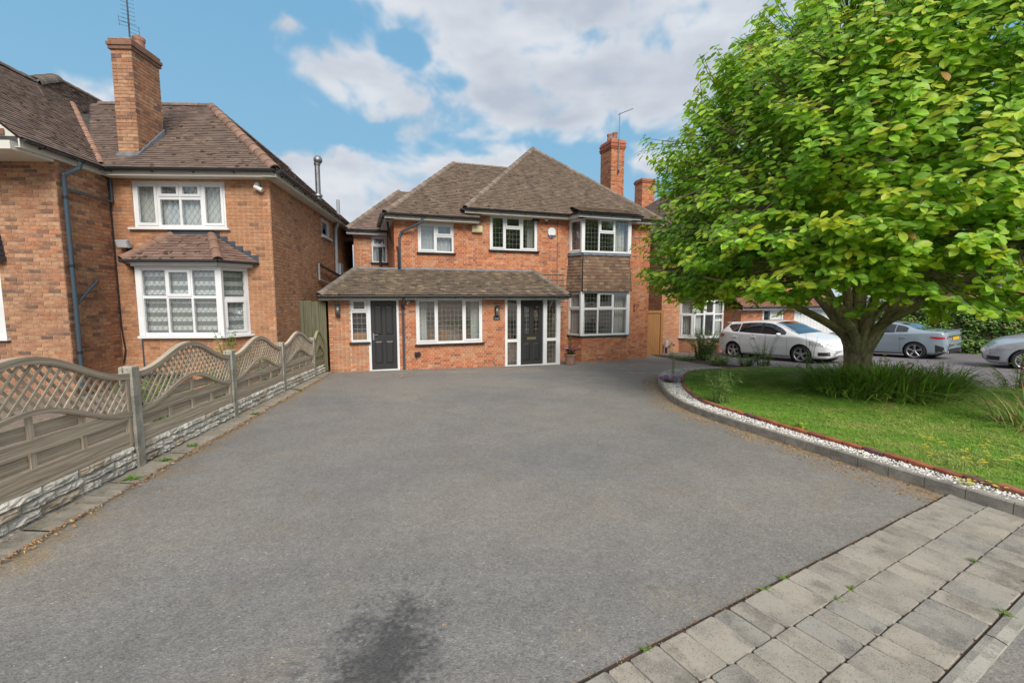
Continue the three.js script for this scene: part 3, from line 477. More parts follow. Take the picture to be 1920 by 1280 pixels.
    const rm = new GB(), p = F0.pt; rm.quad(p(5, 0, -1.6), p(7.1, 0, -1.6), p(7.1, 2.4, -1.6), p(5, 2.4, -1.6)); rm.quad(p(5, 0, -0.13), p(5, 0, -1.6), p(5, 2.4, -1.6), p(5, 2.4, -0.13)); rm.quad(p(5, 0, -0.13), p(7.1, 0, -0.13), p(7.1, 0, -1.6), p(5, 0, -1.6)); rm.quad(p(5, 2.4, -0.13), p(7.1, 2.4, -0.13), p(7.1, 2.4, -1.6), p(5, 2.4, -1.6)); mesh('porch_lining', rm, M.room, H); }
  const fd = panelDoor('front_door', 5.75, 6.52, 0.19, 2.30, [[0.10, 0.14, 0.33, 0.72], [0.44, 0.14, 0.67, 0.72]], [[0.12, 1.0, 0.32, 1.9], [0.45, 1.0, 0.65, 1.9]]);
  { const g = new GB(); fbox(g, FR([5.75, 0.19, -0.05], 0), 0.23, 0.82, 0, 0.54, 0.90, 0.012); mesh('letter_plate', g, M.brass ??= MAT({ rgb: [0.55, 0.47, 0.25], roughness: 0.3, metalness: 0.9 }), fd); }
  // roofs
  const ext = { pal: 'roofExt', gauge: 0.1, width: 0.165, lift: 0.024, jitter: 0.006 };
  const sl = {
    e1: [[-0.22, 2.45, 0.3], [7.32, 2.45, 0.3], [6.64, 3.28, -1.19], [0.79, 3.28, -1.19]], e2: [[-0.22, 2.45, -4], [-0.22, 2.45, 0.3], [0.79, 3.28, -1.19], [0.79, 3.28, -4]], e3: [[7.32, 2.45, 0.3], [7.32, 2.45, -1.19], [6.64, 3.28, -1.19]],
    m1: [[4.15, 5.25, -0.85], [11.75, 5.25, -0.85], [7.9, 8.5, -4.45]], m2: [[4.15, 5.25, -9], [4.15, 5.25, -0.85], [7.9, 8.5, -4.45], [7.9, 8.5, -9]], m3: [[11.75, 5.25, -0.85], [11.75, 5.25, -9], [7.9, 8.5, -9], [7.9, 8.5, -4.45]],
    l1: [[1.65, 4.95, -0.85], [4.62, 4.95, -0.85], [6.55, 7.34, -3.5], [4.35, 7.34, -3.5]], l2: [[1.65, 4.95, -6.15], [1.65, 4.95, -0.85], [4.35, 7.34, -3.5]], l3: [[6.55, 4.95, -6.15], [1.65, 4.95, -6.15], [4.35, 7.34, -3.5], [6.55, 7.34, -3.5]],
    b1: [[7.98, 5.27, -0.28], [10.40, 5.27, -0.28], [10.40, 5.56, -1.1], [7.98, 5.56, -1.1]], a1: [[0.5, 4.8, -3.7], [3.2, 4.8, -3.7], [3.2, 6.7, -5.9], [2.55, 6.7, -5.9]], a2: [[0.5, 4.8, -9], [0.5, 4.8, -3.7], [2.55, 6.7, -5.9], [2.55, 6.7, -9]],
  };
  for (const k of ['e1', 'e2', 'e3']) tileSlope(K, 'extension_roof', sl[k], ext);
  for (const k of ['m1', 'm2', 'l1', 'l2', 'l3', 'b1']) tileSlope(K, 'main_roof', sl[k], { pal: 'roofMain' });
  for (const k of ['a1', 'a2']) tileSlope(K, 'annexe_roof', sl[k], { pal: 'roofLeft' });
  { const g = new GB(); g.poly(sl.m3); g.poly([[4.15, 5.25, -9], [7.9, 8.5, -9], [11.75, 5.25, -9]]); g.poly([[0.5, 4.8, -9], [2.55, 6.7, -9], [4.2, 6.7, -9], [4.2, 4.8, -9]]); mesh('rear_roof', g, M.under, H); const f = new GB(); f.hex([0.79, 3.16, -4], [1.2, 0, 0], [0, 0.12, 0], [0, 0, 2.82]); mesh('flat_roof', f, M.lead, H); }
  mossOn(K, [sl.m1, sl.m1, sl.m1, sl.l1], 170, 5, 0.032); mossOn(K, [sl.e1], 70, 6, 0.022);
  const rt1 = { rgb: [0.215, 0.165, 0.128] }, rt2 = { rgb: [0.205, 0.175, 0.14] };
  ridge(K, sl.m1[0], sl.m1[2], rt1); ridge(K, sl.m1[1], sl.m1[2], { ...rt1, r: 0.09 }); ridge(K, [7.9, 8.5, -4.45], [7.9, 8.5, -9], rt1); ridge(K, sl.l1[0], sl.l1[3], rt1); ridge(K, sl.l1[3], [6.5, 7.34, -3.5], { ...rt1, r: 0.08 }); ridge(K, sl.e1[0], sl.e1[3], rt2); ridge(K, sl.e1[1], sl.e1[2], rt2); ridge(K, sl.a1[0], sl.a1[3], rt1);
  { const g = new GB(); g.hex([0.72, 3.235, -1.26], [5.98, 0, 0], [0, 0.075, 0], [0, 0, 0.13]); g.hex([0.72, 3.235, -1.26], [0.06, 0, 0], [0, 0.05, 0], [0, 0, 0.1]); mesh('lead_flashing', g, M.lead, H); }
  // eaves
  eaves(K, [-0.22, 2.45, 0.3], [7.32, 2.45, 0.3], { fascia: M.cream, h: 0.12, soffit: 0.3 });
  eaves(K, [1.65, 4.95, -0.85], [4.62, 4.95, -0.85], { fascia: M.cream, soffit: 0.36 }); eaves(K, [1.65, 4.95, -3.6], [1.65, 4.95, -0.85], { fascia: M.cream, soffit: 0.3 });
  eaves(K, [4.15, 5.25, -0.85], [7.98, 5.25, -0.85], { fascia: M.cream, soffit: 0.36 }); eaves(K, [10.4, 5.25, -0.85], [11.75, 5.25, -0.85], { fascia: M.cream, soffit: 0.36 }); eaves(K, [4.15, 5.25, -2.2], [4.15, 5.25, -0.85], { fascia: M.cream, soffit: 0.0 });
  eaves(K, [8.0, 5.25, -0.30], [10.38, 5.25, -0.30], { fascia: M.white, soffit: 0.32 }); eaves(K, [7.86, 5.25, -0.85], [8.0, 5.25, -0.30], { fascia: M.white, soffit: 0.3, brackets: false }); eaves(K, [10.38, 5.25, -0.30], [10.5, 5.25, -0.85], { fascia: M.white, soffit: 0.3, brackets: false });
  eaves(K, [0.5, 4.8, -3.7], [1.9, 4.8, -3.7], { fascia: M.white, soffit: 0.3 });
  { const g = new GB(); g.hex([-0.2, 2.29, -0.13], [7.5, 0, 0], [0, 0.03, 0], [0, 0, 0.13]); mesh('soffit_board', g, M.cream, H); }
  // pipes
  mesh('downpipe', pipeGeo([[2.04, 2.37, 0.35], [2.04, 2.15, 0.08], [2.04, 0.22, 0.07]], 0.035), M.pipe, H);
  { const g = new THREE.CylinderGeometry(0.06, 0.04, 0.16, 12); g.translate(2.04, 2.1, 0.075); mesh('hopper', g, M.black, H); }
  mesh('downpipe', pipeGeo([[2.78, 4.86, -0.80], [2.78, 4.72, -0.82], [2.16, 4.42, -1.12], [2.10, 4.25, -1.13], [2.10, 3.26, -1.13]], 0.036), M.pipe, H);
  mesh('downpipe', pipeGeo([[1.75, 4.9, -1.5], [1.86, 4.2, -1.6], [2.06, 3.9, -1.12], [2.06, 3.3, -1.09]], 0.036), M.black, H);
  mesh('soil_vent', mergeGeometries([pipeGeo([[1.62, 3.2, -3.2], [1.62, 4.02, -3.2]], 0.05), (() => { const g = new THREE.CylinderGeometry(0.065, 0.065, 0.18, 10); g.translate(1.62, 4.05, -3.2); return g; })()]), M.black, H);
  mesh('cable', pipeGeo([[7.55, 5.1, -1.19], [7.55, 3.2, -1.19], [7.56, 2.5, -1.19]], 0.008, 6), M.black, H);
  // chimney
  const st = stack(K, 'chimney', 11.35, -4.9, 11.98, -4.0, 4.5, 8.75, 'red', M.mortarA, 5);
  pot(st, 11.66, 9.15, -4.7, 0.42, 0.12, M.terracotta); pot(st, 11.66, 9.15, -4.25, 0.34, 0.12, M.terracotta);
  finishKit(K);
  // fittings fixed to the wall
  const at = (u, h, n) => { const v = H.localToWorld(new THREE.Vector3(u, h, n)); return v.toArray(); };
  function wallLantern(u, h, n, label) { const t = thing('wall_lantern', label, 'wall light', at(u, h, n), A19, 'black box lanterns on the front wall'); const F = FR([0, 0, 0], 0); mesh('back_plate', boxGeo(F, [-0.05, -0.15, 0, 0.05, 0.15, 0.018]), M.black, t); mesh('cage', boxGeo(F, [-0.06, -0.13, 0.03, -0.048, 0.1, 0.042], [0.048, -0.13, 0.03, 0.06, 0.1, 0.042], [-0.06, -0.13, 0.128, -0.048, 0.1, 0.14], [0.048, -0.13, 0.128, 0.06, 0.1, 0.14], [-0.065, -0.15, 0.022, 0.065, -0.13, 0.145]), M.black, t); mesh('top_cap', boxGeo(F, [-0.068, 0.1, 0.018, 0.068, 0.14, 0.15], [-0.045, 0.14, 0.02, 0.045, 0.16, 0.12]), M.black, t); const b = new THREE.SphereGeometry(0.028, 12, 10); b.scale(1, 1.5, 1); b.translate(0, 0.02, 0.085); mesh('bulb', b, M.bulb ??= MAT({ rgb: [0.75, 0.74, 0.7], roughness: 0.3 }), t); mesh('pane', boxGeo(F, [-0.047, -0.128, 0.132, 0.047, 0.098, 0.134]), M.glass, t); return t; }
  wallLantern(0.25, 2.03, 0.012, 'black box lantern on pale brick beside the utility door window'); wallLantern(4.92, 1.96, 0.012, 'black box lantern above the house number plate');
  { // house number
    const c = document.createElement('canvas'); c.width = 256; c.height = 128; const x = c.getContext('2d'); x.fillStyle = '#39454d'; x.fillRect(0, 0, 256, 128); x.fillStyle = '#c9dbe4'; x.font = 'bold 84px serif'; x.textAlign = 'center'; x.textBaseline = 'middle'; x.fillText('308', 128, 68);
    const t = new THREE.CanvasTexture(c); t.colorSpace = THREE.SRGBColorSpace; t.magFilter = THREE.LinearFilter;
    const p = thing('house_number', 'small dark slate house number plate beside the front door', 'number plate', at(4.93, 1.73, 0.012), A19); const F = FR([0, 0, 0], 0); mesh('plate', boxGeo(F, [-0.11, -0.06, 0, 0.11, 0.06, 0.012]), MAT({ rgb: [0.05, 0.065, 0.075], roughness: 0.5 }), p); const g = new THREE.PlaneGeometry(0.2, 0.1); g.translate(0, 0, 0.0135); mesh('digits', g, MAT({ map: t, roughness: 0.5 }), p);
  }
  { const t = thing('security_camera', 'round white security camera under the eaves by the downpipe', 'camera', at(2.20, 2.22, 0.012), A19); const g = new THREE.CylinderGeometry(0.055, 0.06, 0.05, 18); g.rotateX(Math.PI / 2); g.translate(0, 0, 0.025); mesh('base', g, M.white, t); const s = new THREE.SphereGeometry(0.05, 16, 12); s.translate(0, -0.005, 0.06); mesh('housing', s, M.white, t); const l = new THREE.SphereGeometry(0.028, 14, 10); l.translate(0.012, -0.012, 0.093); mesh('lens', l, M.black, t); }
  { const t = thing('security_camera', 'white dome camera under the upper eaves left of the alarm box', 'camera', at(7.1, 5.0, -1.19), A19); const g = new THREE.CylinderGeometry(0.06, 0.05, 0.07, 16); g.translate(0, 0.03, 0.07); mesh('base', g, M.white, t); const s = new THREE.SphereGeometry(0.05, 14, 10); s.translate(0, -0.02, 0.07); mesh('lens', s, M.black, t); const v = new GB(); fbox(v, FR([0, 0, 0], 0), -0.5, 0.0, 0, -0.24, 0.1, 0.03); const vv = mesh('air_vent', v, M.black, t); }
  { const t = thing('alarm_box', 'white and blue shield-shaped burglar alarm box on upper wall', 'alarm box', at(7.32, 4.62, -1.188), A19); const s = new THREE.Shape(); s.moveTo(-0.06, 0.17); s.lineTo(0.06, 0.17); s.lineTo(0.13, 0.10); s.lineTo(0.13, -0.04); s.lineTo(0.05, -0.15); s.lineTo(-0.05, -0.15); s.lineTo(-0.13, -0.04); s.lineTo(-0.13, 0.10); const g = new THREE.ExtrudeGeometry(s, { depth: 0.05, bevelSize: 0.01, bevelThickness: 0.01, bevelSegments: 2 }); mesh('cover', g, M.white, t); const s2 = new THREE.Shape(); s2.moveTo(-0.10, -0.075); s2.lineTo(0.10, -0.075); s2.lineTo(0.05, -0.142); s2.lineTo(-0.05, -0.142); const g2 = new THREE.ExtrudeGeometry(s2, { depth: 0.012, bevelEnabled: false }); g2.translate(0, 0, 0.058); mesh('blue_base', g2, MAT({ rgb: [0.02, 0.07, 0.22], roughness: 0.4 }), t); }
  { const t = thing('alarm_box', 'rectangular cream alarm box on upper wall between two windows', 'alarm box', at(4.62, 4.62, -1.188), A19); const g = bevelBox(0.36, 0.22, 0.09, 0.015); g.translate(0, 0, 0.045); mesh('cover', g, MAT({ rgb: [0.58, 0.50, 0.30], roughness: 0.5 }), t); const b = bevelBox(0.3, 0.05, 0.03, 0.008); b.translate(0, -0.09, 0.085); mesh('lower_vent', b, MAT({ rgb: [0.33, 0.28, 0.17], roughness: 0.6 }), t); }
  { const t = thing('flue_outlet', 'small black boiler flue terminal low on the brick wall', 'flue', at(2.44, 0.66, 0.012), A19); const g = bevelBox(0.17, 0.12, 0.09, 0.012); g.translate(0, 0.03, 0.045); mesh('body', g, M.black, t); const p = pipeGeo([[-0.03, -0.02, 0.05], [-0.03, -0.09, 0.05]], 0.014); mesh('drain', p, M.black, t); }
  { const t = thing('wooden_trellis', 'grey wooden trellis on brick between porch roof and bay', 'trellis', at(6.82, 2.55, -1.185), A19); const F = FR([0, 0, 0], 0); for (let i = 0; i < 6; i++) mesh('upright_lath', boxGeo(F, [i * 0.19, -1.3 + (i < 2 ? 0.9 : 0), 0, i * 0.19 + 0.022, 0.75, 0.012]), M.wood, t); for (let i = 0; i < 8; i++) mesh('cross_lath', boxGeo(F, [i < 4 ? 0.3 : -0.02, -0.7 + i * 0.19, 0.012, 1.03, -0.678 + i * 0.19, 0.024]), M.wood, t); }
  { const t = thing('basket_bracket', 'black scrolled hanging-basket bracket on the brick corner', 'bracket', at(10.78, 1.98, -1.185), A19); mesh('back_bar', boxGeo(FR([0, 0, 0], 0), [-0.012, -0.18, 0, 0.012, 0.16, 0.012]), M.black, t); mesh('arm', tube([[0, 0.1, 0.01], [0.03, 0.12, 0.12], [0.06, 0.1, 0.26], [0.06, 0.14, 0.3]], 0.008, 12), M.black, t); mesh('scroll', tube([[0, -0.14, 0.01], [0.02, -0.08, 0.1], [0.04, 0.02, 0.17], [0.05, 0.09, 0.2]], 0.007, 12), M.black, t); }
  { const t = thing('tv_aerial', 'slim pole TV aerial strapped to the orange brick chimney', 'aerial', at(11.66, 7.9, -3.95), A19); mesh('mast', pipeGeo([[0, -0.2, 0.03], [0, 2.3, 0.03]], 0.018, 8), M.steel, t); const g = []; g.push(pipeGeo([[-0.08, 2.22, 0.03], [0.75, 2.62, -0.1]], 0.011, 6)); for (let i = 0; i < 9; i++) { const f = i / 9, x = 0.02 + 0.72 * f, y = 2.27 + 0.345 * f, z = 0.015 - 0.11 * f; g.push(pipeGeo([[x, y, z - 0.1], [x, y, z + 0.1]], 0.005, 5)); } mesh('boom', mergeGeometries(g), M.leadDark, t); const b = bevelBox(0.07, 0.12, 0.05, 0.01); b.translate(0, -0.12, 0.04); mesh('clamp', b, M.black, t); }
}
// ---------- the tan brick neighbour on the fence side ----------
const LX = -5.4, LZ = -10.4, LTURN = 2.5 * DEG;
{
  const H = thing('neighbour_house', 'tan brick neighbouring house with tall chimney and tiled bay behind the lattice fence', 'house', [LX, -0.6, LZ], LTURN), K = new Kit(H, 31), SK = 95.9;
  const tan = { pal: 'tan', mortar: M.mortarB, thick: 0.05 }, even = { pal: 'tanEven', mortar: M.mortarB, thick: 0.05 };
  K.brickSeen = (b) => b.q[2] > 0.9;
  const sd = FR([0, 0, 0], SK), wd = FR([-3.3, 0, 1.4], SK);
  brickWall(K, 'front_wall', [0, 0, 0], 0, -3.52, 0, -0.3, 4.72, { ...even, open: [[-2.97, 3.62, -0.97, 4.63], [-2.7, 1.3, -0.7, 2.72]] });
  brickWall(K, 'side_wall', [0.0, 0, 0], SK, 0, 9.2, -0.3, 4.72, { ...even, open: [[4.25, 4.02, 5.35, 4.60]] });
  brickWall(K, 'wing_wall', [0, 0, 1.4], 0, -8, -3.3, -0.3, 4.72, { ...tan, open: [[-7.2, 1.3, -4.48, 2.78], [-7.2, 3.92, -4.6, 4.62]] });
  brickWall(K, 'wing_wall', [-3.3, 0, 1.4], SK, 0, 1.42, -0.3, 4.72, tan);
  brickWall(K, 'rear_wall', [sd.pt(9.2, 0)[0], 0, sd.pt(9.2, 0)[2]], 180, 0, 8, -0.3, 4.7, { ...even, plain: true });
  brickWall(K, 'wing_wall', [-8, 0, -9], -90, 0, 10.4, -0.3, 4.7, { ...tan, plain: true });
  // upper window with diamond leading over net curtains
  const D = { lead: 'diamond', sill: M.white, sillOver: 0.08, dx: 0.12, came: M.came };
  const wu = makeWindow(K, [0, 0, 0], 0, -2.97, 3.62, -0.97, 4.63, { ...D, panes: [[0.07, 0.07, 0.50, 0.94, 1], [0.57, 0.07, 0.98, 0.62], [1.03, 0.07, 1.44, 0.62], [0.57, 0.70, 0.98, 0.94, 1], [1.03, 0.70, 1.44, 0.94, 1], [1.51, 0.07, 1.93, 0.94, 1]] });
  curtain(wu, 0.04, 1.97, 0, 1.0, -0.14, M.net, 16, 'net_curtain');
  const wsd = makeWindow(K, [0, 0, 0], SK, 4.25, 4.02, 5.35, 4.60, { panes: [[0.06, 0.05, 1.04, 0.52, 1]], lead: null, sill: M.white });
  curtain(wsd, 0.04, 1.06, 0, 0.55, -0.16, M.net, 6, 'net_curtain');
  // ground-floor bay
  const bay = [[-2.86, 0.0], [-2.55, 0.55], [-0.9, 0.55], [-0.58, 0.0]];
  for (let i = 0; i < 3; i++) {
    const a = bay[i], b = bay[i + 1], L = Math.hypot(b[0] - a[0], b[1] - a[1]), deg = Math.atan2(-(b[1] - a[1]), b[0] - a[0]) / DEG, o = [a[0], 0, a[1]], F = FR(o, deg);
    brickWall(K, 'bay_base', o, deg, 0, L, -0.3, 1.2, { ...even, thick: 0.1 });
    const panes = i === 1 ? [] : [[0.09, 0.07, L - 0.09, 0.76, 1], [0.09, 0.84, L - 0.09, 1.40, 0]];
    if (i === 1) for (let k = 0; k < 3; k++) { const x0 = 0.05 + k * (L - 0.1) / 3 + 0.02, x1 = 0.05 + (k + 1) * (L - 0.1) / 3 - 0.025; panes.push([x0, 0.07, x1, 0.80], [x0, 0.86, x1, 1.40, k === 1]); }
    const w = makeWindow(K, o, deg, 0, 1.26, L, 2.74, { ...D, panes, back: 0, room: i === 1, roomPad: -0.02, depth: 2, dx: 0.105, name: 'bay_window', sillOver: 0.03, sillOut: 0.1 });
    const bl = new GB(); for (let k = 0; k < 15; k++) fbox(bl, w.F, 0.02, 0.02 + k * 0.096, -0.115, L - 0.02, 0.02 + (k + 1) * 0.096, -0.112 + (k % 2) * 0.004, k % 2 ? [0.6, 0.62, 0.6] : [0.2, 0.215, 0.21]); mesh('blind', bl, M.plain, w);
    const h = new GB(); fbox(h, F, -0.05, 2.745, -0.1, L + 0.05, 2.83, 0.12); mesh('bay_fascia', h, M.white, H);
  }
  for (const s of bay.slice(1, 3)) { const g = new GB(); g.hex([s[0] - 0.06, 1.26, s[1] - 0.06], [0.12, 0, 0], [0, 1.48, 0], [0, 0, 0.085]); mesh('corner_post', g, M.white, H); }
  const E = [[-3.18, 2.86, 0.0], [-2.72, 2.86, 0.78], [-0.76, 2.86, 0.78], [-0.32, 2.86, 0.0]], TL = [-2.2, 3.48, 0.01], TR = [-1.3, 3.48, 0.01];
  const bs = [[E[0], E[1], TL], [E[1], E[2], TR, TL], [E[2], E[3], TR]];
  for (const s of bs) tileSlope(K, 'bay_roof', s, { pal: 'bayRoof', gauge: 0.1 });
  { const g = new GB(); for (const s of bs) { g.poly(s.map((p) => [p[0], Math.min(p[1], 2.86) - 0.03, p[2]])); } mesh('bay_soffit', g, M.white, H); }
  ridge(K, V.add(E[1], [0, 0.02, 0]), TL, { r: 0.1, rgb: [0.26, 0.155, 0.11] }); ridge(K, V.add(E[2], [0, 0.02, 0]), TR, { r: 0.1, rgb: [0.26, 0.155, 0.11] });
  { const g = new GB(); g.hex([TL[0] - 0.05, 3.46, 0.003], [1.0, 0, 0], [0, 0.11, 0], [0, 0, 0.02]); mesh('lead_flashing', g, M.leadDark, H); const st = new GB(); for (let k = 0; k < 6; k++) { const t = k / 6, x = lerp(TR[0], E[3][0], t), y = lerp(TR[1], E[3][1], t); st.hex([x - 0.03, y - 0.09, 0.004], [0.2, 0, 0], [0, 0.15, 0], [0, 0, 0.014]); } mesh('stepped_flashing', st, M.leadDark, H); }
  for (const [p, q] of [[E[0], E[1]], [E[1], E[2]], [E[2], E[3]]]) mesh('bay_gutter', pipeGeo([V.add(p, [0, -0.02, 0.02]), V.add(q, [0, -0.02, 0.02])], 0.035), M.black, H);
  mesh('bay_downpipe', pipeGeo([[-3.06, 2.8, 0.08], [-2.93, 2.6, 0.06], [-2.93, 0, 0.06]], 0.03), M.pipe, H);
  mossOn(K, [bs[1]], 22, 8, 0.03);
  // roofs: R over the front wall, S over the side wall, W over the wing
  const hE = 4.84, L = (x, y, z) => K.local([x, y, z]);
  const bk = (d) => V.mul(sd.ux, d), e0 = [0.29, hE, 0.30];
  const apex = [-2.6, 7.22, -2.55], far = V.add([0.30, hE, 0.25], bk(9.6)), farR = V.add(apex, bk(6.2));
  const sR = [[-3.55, hE, 0.30], e0, apex, [-5.75, 7.22, -2.55]], sS = [e0, far, farR, apex];
  const W = [L(-8.5, 4.25, -8.15), L(-8.72, 4.25, -10.25), L(-13.2, 8.2, -16.4), L(-13.05, 8.2, -13.6), L(-11.58, 6.9, -12.0), L(-11.2, 6.9, -8.15)].map((p) => p);
  // the wing's slope is planar: rise follows distance from its eave
  { const d = V.norm(V.sub(W[1], W[0])), lf = [d[2], 0, -d[0]], tn = Math.tan(41 * DEG); const put = (along, off) => { const p = V.add(V.add(W[0], V.mul([d[0], 0, d[2]], along)), V.mul(lf, off)); return [p[0], hE + Math.abs(off) * tn, p[2]]; };
    const sg = -Math.sign(V.dot(lf, [-1, 0, 0])) * -1;
    const w1 = [put(0, 0), put(2.12, 0), put(5.0, 2.95 * sg), put(4.0, 2.95 * sg), put(0, 2.95 * sg)];
    tileSlope(K, 'wing_roof', w1, { pal: 'roofLeft' });
    const w2 = [put(3.4, 2.3 * sg), put(4.4, 2.3 * sg), put(8.6, 4.05 * sg), put(6.1, 4.05 * sg), put(4.0, 2.94 * sg)];
    tileSlope(K, 'wing_roof', w2, { pal: 'roofLeft', lift: 0.03 });
    ridge(K, w1[4], w1[3], { rgb: [0.17, 0.135, 0.11] }); ridge(K, w2[3], w2[2], { rgb: [0.17, 0.135, 0.11] }); ridge(K, w2[4], w2[3], { r: 0.16, rgb: [0.22, 0.175, 0.14] });
    const other = [w1[4], w1[3], put(4.0, 6 * sg), put(0, 6 * sg)].map((p, i) => (i > 1 ? [p[0], hE, p[2]] : p)); const hipL = [w2[3], w2[4], put(3.8, 7 * sg)].map((p, i) => (i === 2 ? [p[0], hE + 0.6, p[2]] : p)), hip2 = [w2[2], w2[3], hipL[2], put(9, 8 * sg)].map((p, i) => (i === 3 ? [p[0], hE, p[2]] : p));
    tileSlope(K, 'wing_roof', [other[2], other[3], other[0], other[1]].reverse(), { pal: 'roofLeft' });
    const g = new GB(); g.poly(hipL); g.poly(hip2); mesh('rear_roof', g, M.tileV, H);
    // valley between the wing and the front slope
    const vl = (q) => { const off = q * 0.835 / tn, n = 0.30 - q, p = [W[0][0] + lf[0] * off * sg, 0, W[0][2] + lf[2] * off * sg], al = (n - p[2]) / d[2]; return [p[0] + d[0] * al, hE + q * 0.835 + 0.03, n]; };
    ridge(K, vl(0.05), vl(2.8), { r: 0.075, rgb: [0.38, 0.22, 0.155], step: 0.13, sink: 0.03 });
    eaves(K, w1[0], w1[1], { fascia: M.cream, soffit: 0.2 });
    const s = new GB(), q = put(0, 0.1 * sg); s.hex([-8, 4.62, 1.42], [4.72, 0, 0], [0, 0.14, 0], [0, 0, 0.78]); mesh('verge_soffit', s, M.cream, H);
    const gt = new GB(); gt.poly([[-8.2, 4.84, 2.16], [w1[0][0] - 0.02, 4.84, 2.16], [w1[4][0], w1[4][1] - 0.1, 2.16]]); mesh('gable_panel', gt, M.cream, H);
    for (let k = 0; k < 9; k++) { const g2 = new GB(), y = 4.86 + k * 0.1; g2.hex([-7.0, y, 2.17], [Math.max(0.2, 3.62 - k * 0.13), 0, 0], [0, 0.095, 0], [0, 0, 0.02 + 0.01 * (k % 2)], V.mul(PAL.hungRed[k % 4][0], 1)); mesh('gable_tile_course', g2, M.tileV, H); }
    mossOn(K, [[put(0.8, 0.3 * sg), put(2.2, 0.3 * sg), put(4, 2.4 * sg), put(2, 2.4 * sg)]], 90, 14, 0.035);
  }
  tileSlope(K, 'front_roof', sR, { pal: 'roofLeft' }); tileSlope(K, 'side_roof', sS, { pal: 'roofLeft' });
  ridge(K, e0, apex, { rgb: [0.27, 0.165, 0.12], r: 0.12 }); ridge(K, [-5.5, 7.22, -2.55], apex, { rgb: [0.2, 0.14, 0.11], r: 0.1 }); ridge(K, apex, farR, { rgb: [0.2, 0.14, 0.11] });
  { const g = new GB(), b = V.add([-9, hE, 0], bk(9.6)); g.poly([[-5.75, 7.22, -2.55], apex, farR, b]); g.poly([far, b, farR]); mesh('rear_roof', g, M.under, H); }
  mossOn(K, [sR], 60, 9, 0.035);
  eaves(K, [-3.5, hE, 0.30], e0, { fascia: M.cream, soffit: 0.28 }); eaves(K, e0, far, { fascia: M.cream, soffit: 0.28 });
  // chimney
  const st = stack(K, 'chimney', -3.27, -0.96, -2.85, -0.14, 5.0, 7.42, 'tan', M.mortarB, 3);
  { const g = new GB(), F = FR([-3.27, 5.14, -0.12], 0); fbox(g, F, -0.03, 0.0, 0, 0.45, 0.11, 0.03); const a = [-2.84, 5.14, -0.1], b = [-2.84, 5.95, -0.98]; const d = V.sub(b, a); g.hex([-2.845, 5.12, -0.09], [0.03, 0, 0], [0, 0.12, 0], [0, d[1], d[2]].map((x) => x)); mesh('lead_flashing', g, M.lead, st); }
  pot(st, -3.04, 7.64, -0.66, 0.26, 0.12); { const g = new THREE.SphereGeometry(0.13, 12, 8, 0, 6.3, 0, 1.57); g.scale(1, 0.6, 1); g.translate(-3.04, 7.9, -0.66); mesh('pot_cowl', g, M.terracotta, st); }
  // pipes
  const wp = (a, h, o = 0.07) => wd.pt(a, h, o);
  mesh('downpipe', pipeGeo([V.add(wp(0.34, 4.72), [0.16, 0, 0]), V.add(wp(0.34, 4.6), [0.12, 0, 0]), wp(0.1, 4.42), wp(0.1, -0.2)], 0.04), M.pipe, H);
  mesh('waste_pipe', pipeGeo([wp(0.1, 4.16), wp(1.36, 4.16), wp(1.36, 4.66)], 0.03), M.pipe, H); mesh('waste_pipe', pipeGeo([wp(0.12, 1.95), wp(0.72, 2.42), wp(0.74, 2.42, 0)], 0.028), M.pipe, H);
  for (const h of [1.0, 2.7, 4.0]) { const g = new THREE.CylinderGeometry(0.048, 0.048, 0.05, 12); g.translate(...wp(0.1, h)); mesh('pipe_clip', g, M.black, H); }
  mesh('cable', pipeGeo([[-3.42, 4.6, 0.03], [-3.41, 3, 0.03], [-3.40, 1.4, 0.035], [-3.35, 0.9, 0.04], [-3.4, 0.6, 0.05]], 0.014, 6), M.black, H);
  mesh('ground_pipe', pipeGeo([[-3.4, 0.36, 0.5], [-2.7, 0.4, 0.62], [-1.5, 0.4, 0.75]], 0.05), M.black, H);
  mesh('soil_pipe', pipeGeo([V.add(sd.pt(5.85, 4.95, 0.2), [0, 0.5, 0]), sd.pt(5.85, 4.75, 0.2), sd.pt(5.85, 4.4, 0.08), sd.pt(5.85, 2.0, 0.08)], 0.055), M.greyPipe, H);
  mesh('waste_pipe', pipeGeo([sd.pt(3.6, 3.05, 0.12), sd.pt(5.8, 2.86, 0.12)], 0.05), M.black, H);
  mesh('waste_pipe', pipeGeo([sd.pt(3.55, 3.1, 0.07), sd.pt(3.55, 2.62, 0.07), sd.pt(5.0, 2.5, 0.07)], 0.028), M.greyPipe, H);
  { const f = sd.pt(4.1, 4.9, 0.0), g = []; g.push(pipeGeo([f, V.add(f, [0, 1.25, 0])], 0.075, 14)); const c = new THREE.CylinderGeometry(0.11, 0.13, 0.06, 14); c.translate(...V.add(f, [0, 0.32, 0])); g.push(c); const c2 = new THREE.CylinderGeometry(0.1, 0.09, 0.07, 14); c2.translate(...V.add(f, [0, 1.25, 0])); g.push(c2); const cw = new THREE.SphereGeometry(0.13, 12, 10); cw.translate(...V.add(f, [0.03, 1.38, 0])); g.push(cw); mesh('metal_flue', mergeGeometries(g), M.steel, H); }
  { const g = new GB(); fbox(g, sd, 6.3, 2.9, 0, 6.7, 3.3, 0.12); mesh('meter_box', g, M.greyPipe, H); }
  // wing front: edge of a window bay with hung tiles above
  makeWindow(K, [0, 0, 1.4], 0, -7.2, 1.3, -4.48, 2.78, { ...D, back: 0.0, panes: [[0.1, 0.09, 1.2, 0.80], [1.3, 0.09, 2.5, 0.8, 1], [0.1, 0.88, 1.2, 1.40], [1.3, 0.88, 2.58, 1.40]] });
